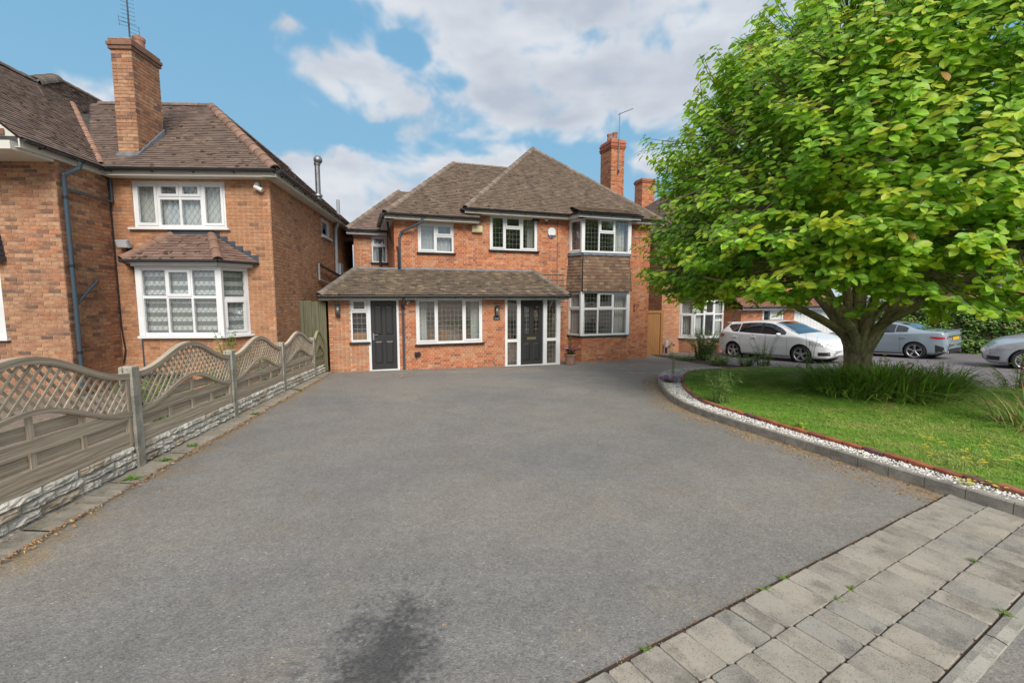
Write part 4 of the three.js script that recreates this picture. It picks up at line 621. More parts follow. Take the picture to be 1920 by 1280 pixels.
  makeWindow(K, [0, 0, 1.4], 0, -7.2, 3.92, -4.62, 4.62, { ...D, back: 0.02, panes: [[0.1, 0.09, 1.2, 0.62], [1.3, 0.09, 2.48, 0.62]] });
  tileSlope(K, 'hung_tiling', [[-7.3, 2.80, 1.56], [-4.40, 2.80, 1.56], [-4.55, 3.80, 1.45], [-7.2, 3.80, 1.45]], { pal: 'hungRed', gauge: 0.1 });
  { const g = new GB(); for (let k = 0; k < 10; k++) g.hex([lerp(-4.42, -4.56, k / 10), 2.78 + k * 0.1, 1.41], [0.09, 0, 0], [0, 0.085, 0], [0, 0, lerp(0.15, 0.05, k / 10)]); mesh('stepped_flashing', g, M.leadDark, H); }
  finishKit(K);
  const at = (u, h, n) => H.localToWorld(new THREE.Vector3(u, h, n)).toArray();
  { const t = thing('floodlight', 'grey floodlight on tan brick left of the tiled bay roof', 'floodlight', at(-3.12, 3.2, 0.012), LTURN); const b = bevelBox(0.26, 0.17, 0.1, 0.015); b.rotateX(0.35); b.translate(0, 0.05, 0.14); mesh('housing', b, M.greyPipe, t); const g = new THREE.PlaneGeometry(0.21, 0.12); g.rotateX(0.35); g.translate(0, 0.033, 0.189); mesh('lens', g, MAT({ rgb: [0.55, 0.57, 0.56], roughness: 0.15 }), t); const s = new THREE.SphereGeometry(0.045, 12, 10); s.translate(0.1, -0.09, 0.06); mesh('sensor', s, M.black, t); const k = bevelBox(0.06, 0.14, 0.08, 0.008); k.translate(0.02, -0.03, 0.04); mesh('bracket', k, M.black, t); }
  { const t = thing('security_camera', 'white bullet security camera under the corner eaves', 'camera', at(-0.24, 4.56, 0.012), LTURN); const g = new THREE.CylinderGeometry(0.05, 0.05, 0.06, 14); g.rotateX(Math.PI / 2); g.translate(0, 0, 0.03); mesh('base', g, M.white, t); const c = new THREE.CylinderGeometry(0.045, 0.05, 0.18, 14); c.rotateZ(1.1); c.translate(0.05, -0.09, 0.09); mesh('housing', c, M.white, t); }
  { const t = thing('tv_aerial', 'many-branched TV aerial on the tall tan chimney', 'aerial', at(-3.08, 7.66, -0.45), LTURN); mesh('mast', pipeGeo([[0, -0.05, 0], [0, 1.9, 0]], 0.016, 8), M.leadDark, t); const g = []; for (let i = 0; i < 16; i++) { const y = 0.45 + i * 0.085, w = 0.16 - i * 0.004; g.push(pipeGeo([[0.02 - w, y + 0.04, 0.03], [0.02 + w, y - 0.04, 0.03]], 0.004, 5)); } g.push(pipeGeo([[0.02, 0.4, 0.03], [0.05, 1.9, 0.03]], 0.009, 6)); mesh('boom', mergeGeometries(g), M.leadDark, t); const r = []; for (const [s, y0] of [[-1, 0.5], [-1, 0.42], [-1, 0.34], [1, 0.4], [1, 0.32], [1, 0.24], [1, 0.16]]) r.push(pipeGeo([[0.02, y0 + 0.03, 0.05], [0.02 + s * 0.22, y0 + (s < 0 ? 0.1 : -0.05), 0.02]], 0.004, 5)); r.push(pipeGeo([[-0.2, 0.62, 0.02], [-0.18, 0.4, 0.02]], 0.004, 5), pipeGeo([[0.22, 0.38, 0.02], [0.24, 0.1, 0.02]], 0.004, 5)); mesh('reflector', mergeGeometries(r), M.leadDark, t); }
}
// ---------- timber gates ----------
{
  const a = [-5.66, -12.12], b = [-5.2, -12.70], L = Math.hypot(b[0] - a[0], b[1] - a[1]), t = thing('board_gate', 'weathered green-grey vertical board gate between two brick houses', 'gate', [a[0], gy(0, a[1]), a[1]], Math.atan2(-(b[1] - a[1]), b[0] - a[0])), n = 7, F = FR([0, 0, 0], 0);
  for (let i = 0; i < n; i++) mesh('board', boxGeo(F, [i * L / n + 0.004, 0.04, (i % 2) * 0.008, (i + 1) * L / n - 0.004, 2.0 + (i % 3) * 0.012 - i * 0.008, 0.022 + (i % 2) * 0.008, null, [i * 0.31, 0]]), M.woodGreen, t);
  mesh('ledge', boxGeo(F, [0, 0.3, -0.04, L, 0.42, -0.001], [0, 1.6, -0.04, L, 1.72, -0.001]), M.woodGreen, t);
}
{
  const w = (u, n) => { const c = Math.cos(A19), s = Math.sin(A19); return [HX + c * u + s * n, 0, HZ - s * u + c * n]; }, p = w(11.55, -2.4);
  const t = thing('side_gate', 'new orange-brown timber side gate beside the brick house corner', 'gate', [p[0], -1.0, p[2]], A19), F = FR([0, 0, 0], 0);
  for (let i = 0; i < 12; i++) mesh('board', boxGeo(F, [i * 0.112, 0.05, 0, i * 0.112 + 0.109, 1.8, 0.02, null, [i * 0.27, i * 0.1]]), M.woodWarm, t);
  mesh('frame', boxGeo(F, [1.35, 0, -0.03, 1.47, 1.92, 0.06], [-0.05, 1.82, -0.03, 1.35, 1.92, 0.06], [-0.1, 0, -0.03, -0.004, 1.82, 0.06]), M.woodWarm, t);
}
// ---------- brick house beyond the lawn ----------
{
  const c = Math.cos(A19), s = Math.sin(A19), w = (u, n) => [HX + c * u + s * n, -1.05, HZ - s * u + c * n];
  const P = w(13.57, -3.2), H = thing('far_side_house', 'brick house behind the white hatchback with white bay window and hung tiles', 'house', P, A19), K = new Kit(H, 41), o = { pal: 'redPale', mortar: M.mortarA };
  brickWall(K, 'front_wall', [0, 0, 0], 0, 0, 9.5, -0.3, 5.3, { ...o, open: [[1.1, 0.8, 3.1, 2.3], [1.1, 3.7, 3.1, 5.0]] });
  brickWall(K, 'side_wall', [0, 0, -8], -90, 0, 8, -0.3, 5.3, o); brickWall(K, 'side_wall', [9.5, 0, 0], 90, 0, 8, -0.3, 5.3, { ...o, plain: true }); brickWall(K, 'rear_wall', [9.5, 0, -8], 180, 0, 9.5, -0.3, 5.3, { ...o, plain: true });
  const bay = [[0.98, 0.0], [1.28, 0.6], [2.88, 0.6], [3.2, 0.0]];
  for (let i = 0; i < 3; i++) {
    const a = bay[i], b = bay[i + 1], L = Math.hypot(b[0] - a[0], b[1] - a[1]), deg = Math.atan2(-(b[1] - a[1]), b[0] - a[0]) / DEG, oo = [a[0], 0, a[1]];
    brickWall(K, 'bay_base', oo, deg, 0, L, -0.3, 0.68, { ...o, thick: 0.1 });
    for (const [v0, v1] of [[0.74, 2.42], [3.7, 5.0]]) {
      const h = v1 - v0, panes = i === 1 ? [0, 1, 2].flatMap((k) => [[0.05 + k * L / 3, 0.07, (k + 1) * L / 3 - 0.03, h * 0.6], [0.05 + k * L / 3, h * 0.6 + 0.06, (k + 1) * L / 3 - 0.03, h - 0.06, k === 1]]) : [[0.09, 0.07, L - 0.09, h * 0.6, 1], [0.09, h * 0.6 + 0.07, L - 0.09, h - 0.06, 0]];
      const win = makeWindow(K, oo, deg, 0, v0, L, v1, { panes, back: 0, lead: i === 0 ? 'diamond' : null, came: M.cameLight, room: i === 1, roomPad: -0.02, depth: 2.2, name: 'bay_window', sill: M.white, sillOver: 0.02 });
      if (v0 < 1) curtain(win, 0.05, i === 1 ? 0.5 : L - 0.05, 0, h, -0.15, M.net, 6); if (i === 1) curtain(win, L - 0.45, L - 0.03, 0, h, -0.16, M.net, 5);
    }
    const g = FR(oo, deg); tileSlope(K, 'hung_tiling', [g.pt(-0.03, 2.46, 0.09), g.pt(L + 0.03, 2.46, 0.09), g.pt(L, 3.66, 0.012), g.pt(0, 3.66, 0.012)], { pal: 'hungRed', gauge: 0.11 });
  }
  { const g = new GB(); g.hex([0.9, 2.4, 0.005], [0.035, 0, 0], [0, 1.4, 0], [0, 0, 0.09]); mesh('flashing_strip', g, M.leadDark, H); }
  const r = [[-0.4, 5.3, 0.35], [9.9, 5.3, 0.35], [6.2, 8.2, -3.5], [3.3, 8.2, -3.5]];
  tileSlope(K, 'roof', r, { pal: 'roofLeft' }); tileSlope(K, 'roof', [[-0.4, 5.3, -8], r[0], r[3]], { pal: 'roofLeft' }); { const g = new GB(); g.poly([r[1], [9.9, 5.3, -8], r[2]]); g.poly([[9.9, 5.3, -8], [-0.4, 5.3, -8], r[3], r[2]]); mesh('rear_roof', g, M.under, H); }
  ridge(K, r[0], r[3]); ridge(K, r[3], r[2]); eaves(K, r[0], r[1], { soffit: 0.3 }); eaves(K, [-0.4, 5.3, -8], r[0], { soffit: 0.3 });
  // porch and garage front
  brickWall(K, 'porch_wall', [0, 0, 1.0], 0, 3.5, 4.75, -0.3, 2.0, { ...o, pal: 'red' }); brickWall(K, 'porch_wall', [3.5, 0, 0], -90, 0, 1, -0.3, 2.0, o); brickWall(K, 'porch_wall', [0, 0, 1.0], 0, 6.0, 6.7, -0.3, 2.0, { ...o, pal: 'red' });
  const F = FR([0, 0, 1.0], 0); { const g = new GB(); sheet(g, F, 4.75, -0.3, 6.0, 2.0, -0.1, 0.01, [[4.83, 0.0, 5.2, 1.9], [5.3, -0.2, 5.92, 1.9]]); mesh('door_frame', g, M.white, H); const d = new GB(); fbox(d, F, 5.3, -0.2, -0.07, 5.92, 1.9, -0.04); mesh('door', d, M.white, H); const q = new GB(); q.quad(F.pt(4.83, 0, -0.04), F.pt(5.2, 0, -0.04), F.pt(5.2, 1.9, -0.04), F.pt(4.83, 1.9, -0.04)); mesh('side_pane', q, M.glass, H); const l = new GB(); fbox(l, F, 4.7, -0.2, -0.8, 5.3, 2.0, -0.75); mesh('porch_lining', l, M.room, H); const gd = new GB(); fbox(gd, F, 6.7, -0.3, -0.1, 9.4, 2.0, -0.06); for (let k = 0; k < 12; k++) fbox(gd, F, 6.75 + k * 0.22, -0.25, -0.06, 6.93 + k * 0.22, 1.95, -0.045); mesh('garage_door', gd, M.white, H); }
  tileSlope(K, 'porch_roof', [[3.3, 2.12, 1.3], [9.7, 2.12, 1.3], [9.7, 2.85, 0.01], [3.3, 2.85, 0.01]], { pal: 'hungRed', gauge: 0.1 }); eaves(K, [3.3, 2.12, 1.3], [9.7, 2.12, 1.3], { soffit: 0.3, h: 0.14 });
  stack(K, 'chimney', 2.2, -5.6, 3.0, -4.9, 5.5, 8.75, 'red', M.mortarA, 3);
  mesh('downpipe', pipeGeo([[-0.08, 5.1, -2.2], [-0.08, 1.2, -2.2]], 0.05), M.black, H);
  finishKit(K);
  const at = (u, h, n) => H.localToWorld(new THREE.Vector3(u, h, n)).toArray();
  { const t = thing('meter_box', 'small grey post-mounted box at the foot of the timber gate', 'utility box', at(0.12, 0.0, 0.25), A19); const g = bevelBox(0.16, 0.3, 0.1, 0.03); g.translate(0, 0.46, 0); mesh('housing', g, M.greyPipe, t); const p = bevelBox(0.09, 0.34, 0.07, 0.01); p.translate(0, 0.16, 0); mesh('post', p, M.black, t); }
  { const t = thing('planter_stand', 'dark trough planter on a thin iron stand under the white bay window', 'planter', at(2.35, -0.02, 1.0), A19); const s = new THREE.Shape(); s.moveTo(-0.36, 0.16); s.quadraticCurveTo(0, -0.06, 0.36, 0.16); s.lineTo(-0.36, 0.16); const g = new THREE.ExtrudeGeometry(s, { depth: 0.22, bevelEnabled: true, bevelSize: 0.02, bevelThickness: 0.02 }); g.translate(0, 0.5, -0.11); mesh('trough', g, MAT({ rgb: [0.03, 0.06, 0.06], roughness: 0.6 }), t); for (const x of [-0.26, 0.26]) for (const z of [-0.08, 0.08]) mesh('leg', tube([[x, 0.55, z], [x * 1.15, 0.3, z * 1.2], [x * 1.05, 0.1, z], [x * 1.3, 0, z * 1.2]], 0.009, 12), M.black, t); const f = new GB(), r2 = rng(3); for (let i = 0; i < 160; i++) { const x = rr(r2, -0.33, 0.33), z = rr(r2, -0.1, 0.1), y = 0.66 + r2() * 0.07, q = 0.035, a = r2() * 6; const yl = r2() > 0.7; f.tri([x, y, z], [x + q * Math.cos(a), y + q * 0.6, z + q * Math.sin(a)], [x + q * Math.cos(a + 1), y + q * 0.4, z + q * Math.sin(a + 1)], yl ? [0.5, 0.3, 0.02] : [0.05, 0.14, 0.03], [0, 0], [1, 0], [0, 1]); } mesh('planting', f, M.plain, t).userData.kind = 'stuff'; }
}
// a further brick house glimpsed over the hedge, and one across the drive
function backHouse(name, label, x, z, turn, w, d, h, pal) {
  const H = thing(name, label, 'house', [x, gy(x, z), z], turn), K = new Kit(H, 51 + w), o = { pal, mortar: M.mortarA };
  brickWall(K, 'front_wall', [0, 0, 0], 0, 0, w, -0.2, h, { ...o, open: [[1.0, 0.9, 2.6, 2.2], [1.0, 3.3, 2.6, 4.5], [w - 2.6, 3.3, w - 1, 4.5], [w - 2.6, 0.9, w - 1, 2.2]] });
  brickWall(K, 'side_wall', [0, 0, -d], -90, 0, d, -0.2, h, o); brickWall(K, 'side_wall', [w, 0, 0], 90, 0, d, -0.2, h, { ...o, plain: true }); brickWall(K, 'rear_wall', [w, 0, -d], 180, 0, w, -0.2, h, { ...o, plain: true });
  for (const u of [1.0, w - 2.6]) for (const [a, b] of [[0.9, 2.2], [3.3, 4.5]]) makeWindow(K, [0, 0, 0], 0, u, a, u + 1.6, b, { panes: [[0.06, 0.06, 0.76, b - a - 0.06, 1], [0.84, 0.06, 1.54, b - a - 0.06, 1]], lead: null, sill: M.white });
  const r = [[-0.4, h, 0.4], [w + 0.4, h, 0.4], [w / 2 + 0.8, h + 2.6, -d / 2], [w / 2 - 0.8, h + 2.6, -d / 2]], q = [[w + 0.4, h, -d - 0.4], [-0.4, h, -d - 0.4]];
  tileSlope(K, 'roof', r, { pal: 'roofLeft', gauge: 0.16, width: 0.3 }); tileSlope(K, 'roof', [q[1], r[0], r[3]], { pal: 'roofLeft', gauge: 0.16, width: 0.3 }); { const g = new GB(); g.poly([r[1], q[0], r[2]]); g.poly([q[0], q[1], r[3], r[2]]); mesh('rear_roof', g, M.under, H); } ridge(K, r[0], r[3]); ridge(K, r[3], r[2]); eaves(K, r[0], r[1]);
  finishKit(K, 60, 60);
}
backHouse('distant_house', 'brick house far behind the hedge at the picture edge', 30, -30, -0.35, 9, 8, 5.2, 'redPale');
// ---------- ground ----------
function gridSheet(name, x0, x1, z0, z1, nx, nz, lift, mat, uvf, yf = gy, left = null) {
  const g = new THREE.PlaneGeometry(1, 1, nx, nz), p = g.attributes.position, u = g.attributes.uv;
  for (let i = 0; i < p.count; i++) { const z = lerp(z1, z0, p.getY(i) + 0.5), x = lerp(left ? Math.max(x0, left(z)) : x0, x1, p.getX(i) + 0.5); p.setXYZ(i, x, yf(x, z) + lift, z); const q = uvf ? uvf(x, z) : [x, z]; u.setXY(i, q[0], q[1]); }
  g.computeVertexNormals(); const m = mesh(name, g, mat); m.userData.kind = 'structure'; return m;
}
T.soilC = tex(1024, 1024, (u, v, i, j) => { const n = tfbm(u, v, 24, 4), s = sp(i * 7, j * 3); const b = 0.5 + 0.4 * n + 0.25 * (s - 0.5); return [b * 1.02, b * 0.95, b * 0.88]; }, { srgb: true, mean: 0.8, rep: [0.5, 0.5] });
tag(gridSheet('ground', -70, 70, -90, 50, 40, 60, -0.03, MAT({ rgb: [0.32, 0.28, 0.245], map: T.soilC, roughness: 1, bumpMap: T.grit, bumpScale: 0.02 })), 'pale gravelly ground of the plots around the houses', null, null, 'structure');
const kerbP = [[6.0, -13.2], [5.0, -12.95], [4.16, -12.26], [3.55, -10.9], [3.20, -9.61], [2.93, -8.2], [2.90, -7.4], [2.96, -6.82], [3.07, -6.25], [3.27, -5.46], [3.42, -4.83], [3.55, -4.3], [3.67, -3.85], [3.80, -3.35], [4.05, -2.5], [4.35, -1.6]];
const xAt = (pts, z) => { for (let i = 0; i + 1 < pts.length; i++) { const [x0, z0] = pts[i], [x1, z1] = pts[i + 1]; if ((z - z0) * (z - z1) <= 0) return lerp(x0, x1, (z - z0) / (z1 - z0)); } return z < pts[0][1] ? pts[0][0] : pts[pts.length - 1][0]; };
const fenceEdge = [[-2.86, -1.2], [-3.32, -3.6], [-3.50, -4.4], [-3.93, -6.73], [-4.40, -9.12], [-4.84, -11.5], [-5.08, -12.7]].reverse();
// tarmac: aggregate, stains and repairs painted in world metres
const h2 = (i, j) => { let h = Math.imul(i, 374761393) ^ Math.imul(j, 668265263); h = Math.imul(h ^ (h >>> 13), 1274126177); return ((h ^ (h >>> 16)) >>> 0) / 4294967296; };
function tarmac(x, z, px) {
  const n1 = noise3(x * 0.35, z * 0.35, 1), n2 = noise3(x * 1.7, z * 1.7, 4), n3 = noise3(x * 9, z * 9, 8);
  let b = 0.192 * (1 + 0.10 * n1 + 0.07 * n2 + 0.07 * n3), warm = 0.07 + 0.03 * n1;
  const ix = Math.floor(x / 0.006), iz = Math.floor(z / 0.006), s = h2(ix, iz), s2 = h2(Math.floor(x / 0.011) + 77, Math.floor(z / 0.011));
  b *= 0.79 + 0.39 * s; b *= 0.90 + 0.21 * h2(Math.floor(x / 0.014) + 311, Math.floor(z / 0.018)); if (s2 > 0.965) b *= 1.2; if (s2 < 0.05) b *= 0.8; if (h2(ix + 991, iz) > 0.9978) b = 0.42;
  // oil stain
  const ox = x + 0.60, oz = z + 1.78, d = Math.hypot(ox / 0.21 + oz * 0.35, oz / 0.52) + 0.35 * noise3(x * 4, z * 4, 2) + 0.22 * noise3(x * 14, z * 14, 3);
  const st = sstep(1.75, 0.1, d + 0.7 * (h2(Math.floor(x / 0.02), Math.floor(z / 0.02)) - 0.5)); b *= 1 - 0.64 * st; warm -= 0.05 * st;
  // worn repairs with an outline
  for (const [cx, cz, r] of [[-2.15, -8.45, 0.42], [-0.8, -7.4, 0.3], [1.2, -9.5, 0.5], [2.3, -11.5, 0.45]]) { const q = Math.hypot(x - cx, (z - cz) * 0.9) / r + 0.22 * noise3(x * 3, z * 3, cx); if (q < 1.08) { b *= q < 1 ? 1.07 : 0.86; } }
  // sandy washed-out fines
  const sand = sstep(0.25, 0.7, noise3(x * 0.5 + 2, z * 1.6, 12) * 0.6 + 0.5 * noise3(x * 2, z * 5, 13)) * sstep(-11.6, -13.4, z - 0.3 * (x + 5)*-1 * 0.33 * -1) * 0.9;
  warm += sand * 0.16; b *= 1 + 0.35 * sand;
  const kd = xAt(kerbP, z) - x, fd = x - xAt(fenceEdge, z), dd = Math.min(kd > -0.2 && z > -12 ? kd : 9, fd > -0.1 && z > -12.6 ? fd + 0.1 : 9);
  const dirt = sstep(0.02, 0.4, 0.40 - dd + 0.22 * noise3(x * 2.3, z * 2.3, 31) + 0.14 * noise3(x * 11, z * 11, 32) + 0.1 * (s - 0.5)) * (0.45 + 0.4 * h2(ix >> 1, iz >> 1)); warm += dirt * 0.3; b *= 1 - 0.05 * dirt;
  const rust = sstep(0.35, 0.8, noise3(x * 1.3 + 5, z * 1.3, 20)) * (h2(ix, iz + 5) > 0.86 ? 1 : 0); warm += rust * 0.22;
  return [b * (1 + warm), b, b * (1 - warm * 1.25)];
}
const lin2s = (c) => (c <= 0.0031308 ? 12.92 * c : 1.055 * Math.pow(c, 1 / 2.4) - 0.055);
function tarmacTex(x0, x1, z0, z1, n) { return tex(n, n, (u, v) => tarmac(lerp(x0, x1, u), lerp(z0, z1, v)).map(lin2s), { srgb: true, wrap: THREE.ClampToEdgeWrapping }); }
T.fine = tex(512, 512, (u, v, i, j) => 0.5 + 0.5 * (sp(i, j) - 0.5) + 0.3 * (tfbm(u, v, 90, 2) - 0.5));
function tarmacSheet(name, label, x0, x1, z0, z1, n, lift) {
  const f = T.fine.clone(); f.repeat.set((x1 - x0) / 1.8, (z1 - z0) / 1.8); f.needsUpdate = true;
  const m = MAT({ map: tarmacTex(x0, x1, z0, z1, n), bumpMap: f, bumpScale: 0.006, roughness: 0.88 });
  return tag(gridSheet(name, x0, x1, z0, z1, 8, 24, lift, m, (x, z) => [(x - x0) / (x1 - x0), (z - z0) / (z1 - z0)], gy, (z) => xAt(fenceEdge, z) - 0.3), label, null, null, 'structure');
}
tarmacSheet('driveway', 'near part of the grey tarmac driveway with a dark oil stain', -4.6, 5.4, -6, 0.6, 2048, 0.004);
tarmacSheet('driveway', 'far part of the grey tarmac driveway below the house front', -6.2, 9.8, -22, -6, 2048, 0.004);
T.road = tex(1024, 1024, (u, v, i, j) => { const s = sp(i, j), s2 = sp((i >> 1) + 3, (j >> 1) + 9); const b = 0.42 + 0.12 * tfbm(u, v, 8, 4) + 0.16 * (s - 0.5) + (s2 > 0.97 ? 0.1 : 0); return [b, b * 0.985, b * 0.985]; }, { srgb: true, rep: [0.35, 0.35] });
tag(gridSheet('side_driveway', 9.8, 40, -40, -7.5, 20, 20, 0.006, MAT({ rgb: [0.78, 0.74, 0.78], map: T.road, roughness: 0.9, bumpMap: T.grit, bumpScale: 0.006 })), 'mauve grey neighbouring driveway where the cars stand', null, null, 'structure');
tag(gridSheet('side_driveway', 6.7, 9.8, -24, -12.9, 6, 12, 0.010, MAT({ rgb: [0.78, 0.74, 0.78], map: T.road, roughness: 0.9, bumpMap: T.grit, bumpScale: 0.006 })), 'strip of neighbouring driveway beside the plant border', null, null, 'structure');

// ---------- block paving strip, its kerb and the road ----------
const PA = 30.3 * DEG, PD = [Math.cos(PA), -Math.sin(PA)], PN = [Math.sin(PA), Math.cos(PA)];   // along, towards the road
const pvx = (a, b) => { const x = 0.35 + PD[0] * a + PN[0] * b, z = -1.75 + PD[1] * a + PN[1] * b; return [x, z]; };
{
  const t = thing('block_paving', 'strip of worn grey concrete pavers with weeds in the joints', 'paving', [0, 0, 0]), r = rng(61);
  const bed = new GB(); { const q = [[-3, -0.02], [6, -0.02], [6, 0.735], [-3, 0.735]].map(([a, b]) => { const [x, z] = pvx(a, b); return [x, gy(x, z) + 0.007, z]; }); bed.quad(q[3], q[2], q[1], q[0]); } mesh('bedding', bed, M.soil, t);
  const mats = [[0.375, 0.338, 0.28], [0.355, 0.322, 0.27], [0.325, 0.302, 0.262], [0.385, 0.343, 0.28], [0.345, 0.311, 0.257]].map((c) => MAT({ rgb: c, map: T.conc, bumpMap: T.grit, bumpScale: 0.006, roughness: 0.95 }));
  const sizes = [0.21, 0.18, 0.16, 0.2, 0.21, 0.125]; let k = 0;
  for (let row = 0; row < 3; row++) {
    const b0 = 0.008 + row * 0.241;
    for (let a = -2.6 + r() * 0.1; a < 4.4;) {
      const l = sizes[Math.floor(r() * 6)], w = l - 0.008, dpt = 0.233, h = 0.05;
      const sh = new THREE.Shape(), e = () => (r() - 0.5) * 0.005, c = 0.008; const iw = w / 2 - 0.005, id = dpt / 2 - 0.005, cx = [[-iw, -id], [iw, -id], [iw, id], [-iw, id]].map(([x, y]) => [x + e(), y + e()]);
      sh.moveTo(cx[0][0] + c, cx[0][1]); sh.lineTo(cx[1][0] - c, cx[1][1]); sh.lineTo(cx[1][0], cx[1][1] + c); sh.lineTo(cx[2][0], cx[2][1] - c); sh.lineTo(cx[2][0] - c, cx[2][1]); sh.lineTo(cx[3][0] + c, cx[3][1]); sh.lineTo(cx[3][0], cx[3][1] - c); sh.lineTo(cx[0][0], cx[0][1] + c);
      const g = new THREE.ExtrudeGeometry(sh, { depth: h - 0.006, bevelSize: 0.005, bevelThickness: 0.006, bevelSegments: 2 }); g.rotateX(-Math.PI / 2); const uv = g.attributes.uv; const ou = r() * 4, ov = r() * 4; for (let i = 0; i < uv.count; i++) uv.setXY(i, uv.getX(i) + ou, uv.getY(i) + ov);
      const [x, z] = pvx(a + l / 2, b0 + dpt / 2); const m = mesh('paver', g, mats[Math.floor(r() * 5)], t); m.position.set(x, gy(x, z) - 0.030 + (r() - 0.5) * 0.004, z); m.rotation.set(0.05 + (r() - 0.5) * 0.018, PA + (r() - 0.5) * 0.01, (r() - 0.5) * 0.018); m.rotation.order = 'YXZ'; m.rotation.x = 0; m.rotation.set(-0.05 * PN[1] * -1 * 0 + (r() - 0.5) * 0.015, PA, (r() - 0.5) * 0.015); k++;
      a += l;
    }
  }
  // flush road kerb
  const kt = thing('road_kerb', 'low worn concrete kerb between paving and road', 'kerb', [0, 0, 0]);
  for (let a = -1.9; a < 5; a += 0.915) { const g = new GB(), P = (aa, b, y) => { const [x, z] = pvx(aa, b); return [x, gy(x, z) + y, z]; }, prof = [[0.736, -0.05], [0.736, 0.016], [0.765, 0.018], [0.805, 0.008], [0.835, -0.02], [0.838, -0.09]]; for (let i = 0; i + 1 < prof.length; i++) g.quad(P(a, prof[i + 1][0], prof[i + 1][1]), P(a + 0.907, prof[i + 1][0], prof[i + 1][1]), P(a + 0.907, prof[i][0], prof[i][1]), P(a, prof[i][0], prof[i][1]), null, [a, i * 0.1]); mesh('kerb_stone', g, M.kerbLight, kt); }
  const rd = new GB(), P = (a, b) => { const [x, z] = pvx(a, b); return [x, gy(x, z) - 0.025, z]; }; 
  rd.quad(P(-14, 9), P(26, 9), P(26, 0.838), P(-14, 0.838)); const m = mesh('road', rd, MAT({ rgb: [0.20, 0.215, 0.235], map: T.road, roughness: 0.85, bumpMap: T.grit, bumpScale: 0.008 })); tag(m, 'dark tarmac road in the bottom corner', null, null, 'structure');
}
// ---------- lawn with kerb, white gravel and brick edging ----------
const edgeP = [[7.4, -13.0], [6.6, -12.74], [4.93, -12.06], [3.97, -10.4], [3.46, -8.85], [3.23, -7.51], [3.34, -6.69], [3.51, -5.71], [3.66, -5.02], [3.80, -4.45], [3.93, -3.92], [4.07, -3.37], [4.3, -2.6], [4.6, -1.7]];
const spl = (pts, y = 0) => new THREE.CatmullRomCurve3(pts.map(([x, z]) => new THREE.Vector3(x, y, z)), false, 'centripetal');
const edgeC = spl(edgeP), kerbC = spl(kerbP);
function alongCurve(curve, step, fn) { const L = curve.getLength(), n = Math.round(L / step); for (let i = 0; i < n; i++) { const a = curve.getPointAt(i / n), b = curve.getPointAt((i + 1) / n); fn(a, b, i, n); } }
const edgeD = edgeC.getPoints(120).map((p) => [p.x, p.z]), rightP = [[7.6, -13.0], [8.6, -12.2], [8.9, -11], [9.0, -9.0], [10.2, -7.9], [13, -6.2], [14, -1.7]];
const lawnY = (x, z) => gy(x, z) + 0.125 + 0.10 * sstep(4.2, 1.0, Math.hypot(x - 6.95, z + 8.9)) + 0.012 * noise3(x * 1.3, z * 1.3, 2);
T.lawn = tex(512, 512, (u, v, i, j) => { const n = tfbm(u, v, 20, 4), y = sstep(0.5, 0.75, tfbm(u + 0.4, v, 6, 3)); return [0.35 + 0.3 * n + 0.15 * y, 0.42 + 0.3 * n + 0.04 * y, 0.16 + 0.15 * n + 0.03 * y]; }, { srgb: true, rep: [0.7, 0.7] });
{
  const nz = 90, nx = 40, pos = [], uv = [], idx = [];
  for (let j = 0; j <= nz; j++) { const z = lerp(-12.95, -1.7, j / nz), a = xAt(edgeD, z) + 0.02, b = Math.max(a + 0.05, xAt(rightP, z)); for (let i = 0; i <= nx; i++) { const x = lerp(a, b, i / nx); pos.push(x, lawnY(x, z), z); uv.push(x, z); } }
  for (let j = 0; j < nz; j++) for (let i = 0; i < nx; i++) { const k = j * (nx + 1) + i; idx.push(k, k + nx + 1, k + 1, k + 1, k + nx + 1, k + nx + 2); }
  const g = new THREE.BufferGeometry(); g.setAttribute('position', new THREE.Float32BufferAttribute(pos, 3)); g.setAttribute('uv', new THREE.Float32BufferAttribute(uv, 2)); g.setIndex(idx); g.computeVertexNormals();
  const m = mesh('lawn', g, MAT({ rgb: [0.6, 0.75, 0.5], map: T.lawn, roughness: 1 })); tag(m, 'mown lawn raised behind the curved kerb', null, null, 'structure');
}
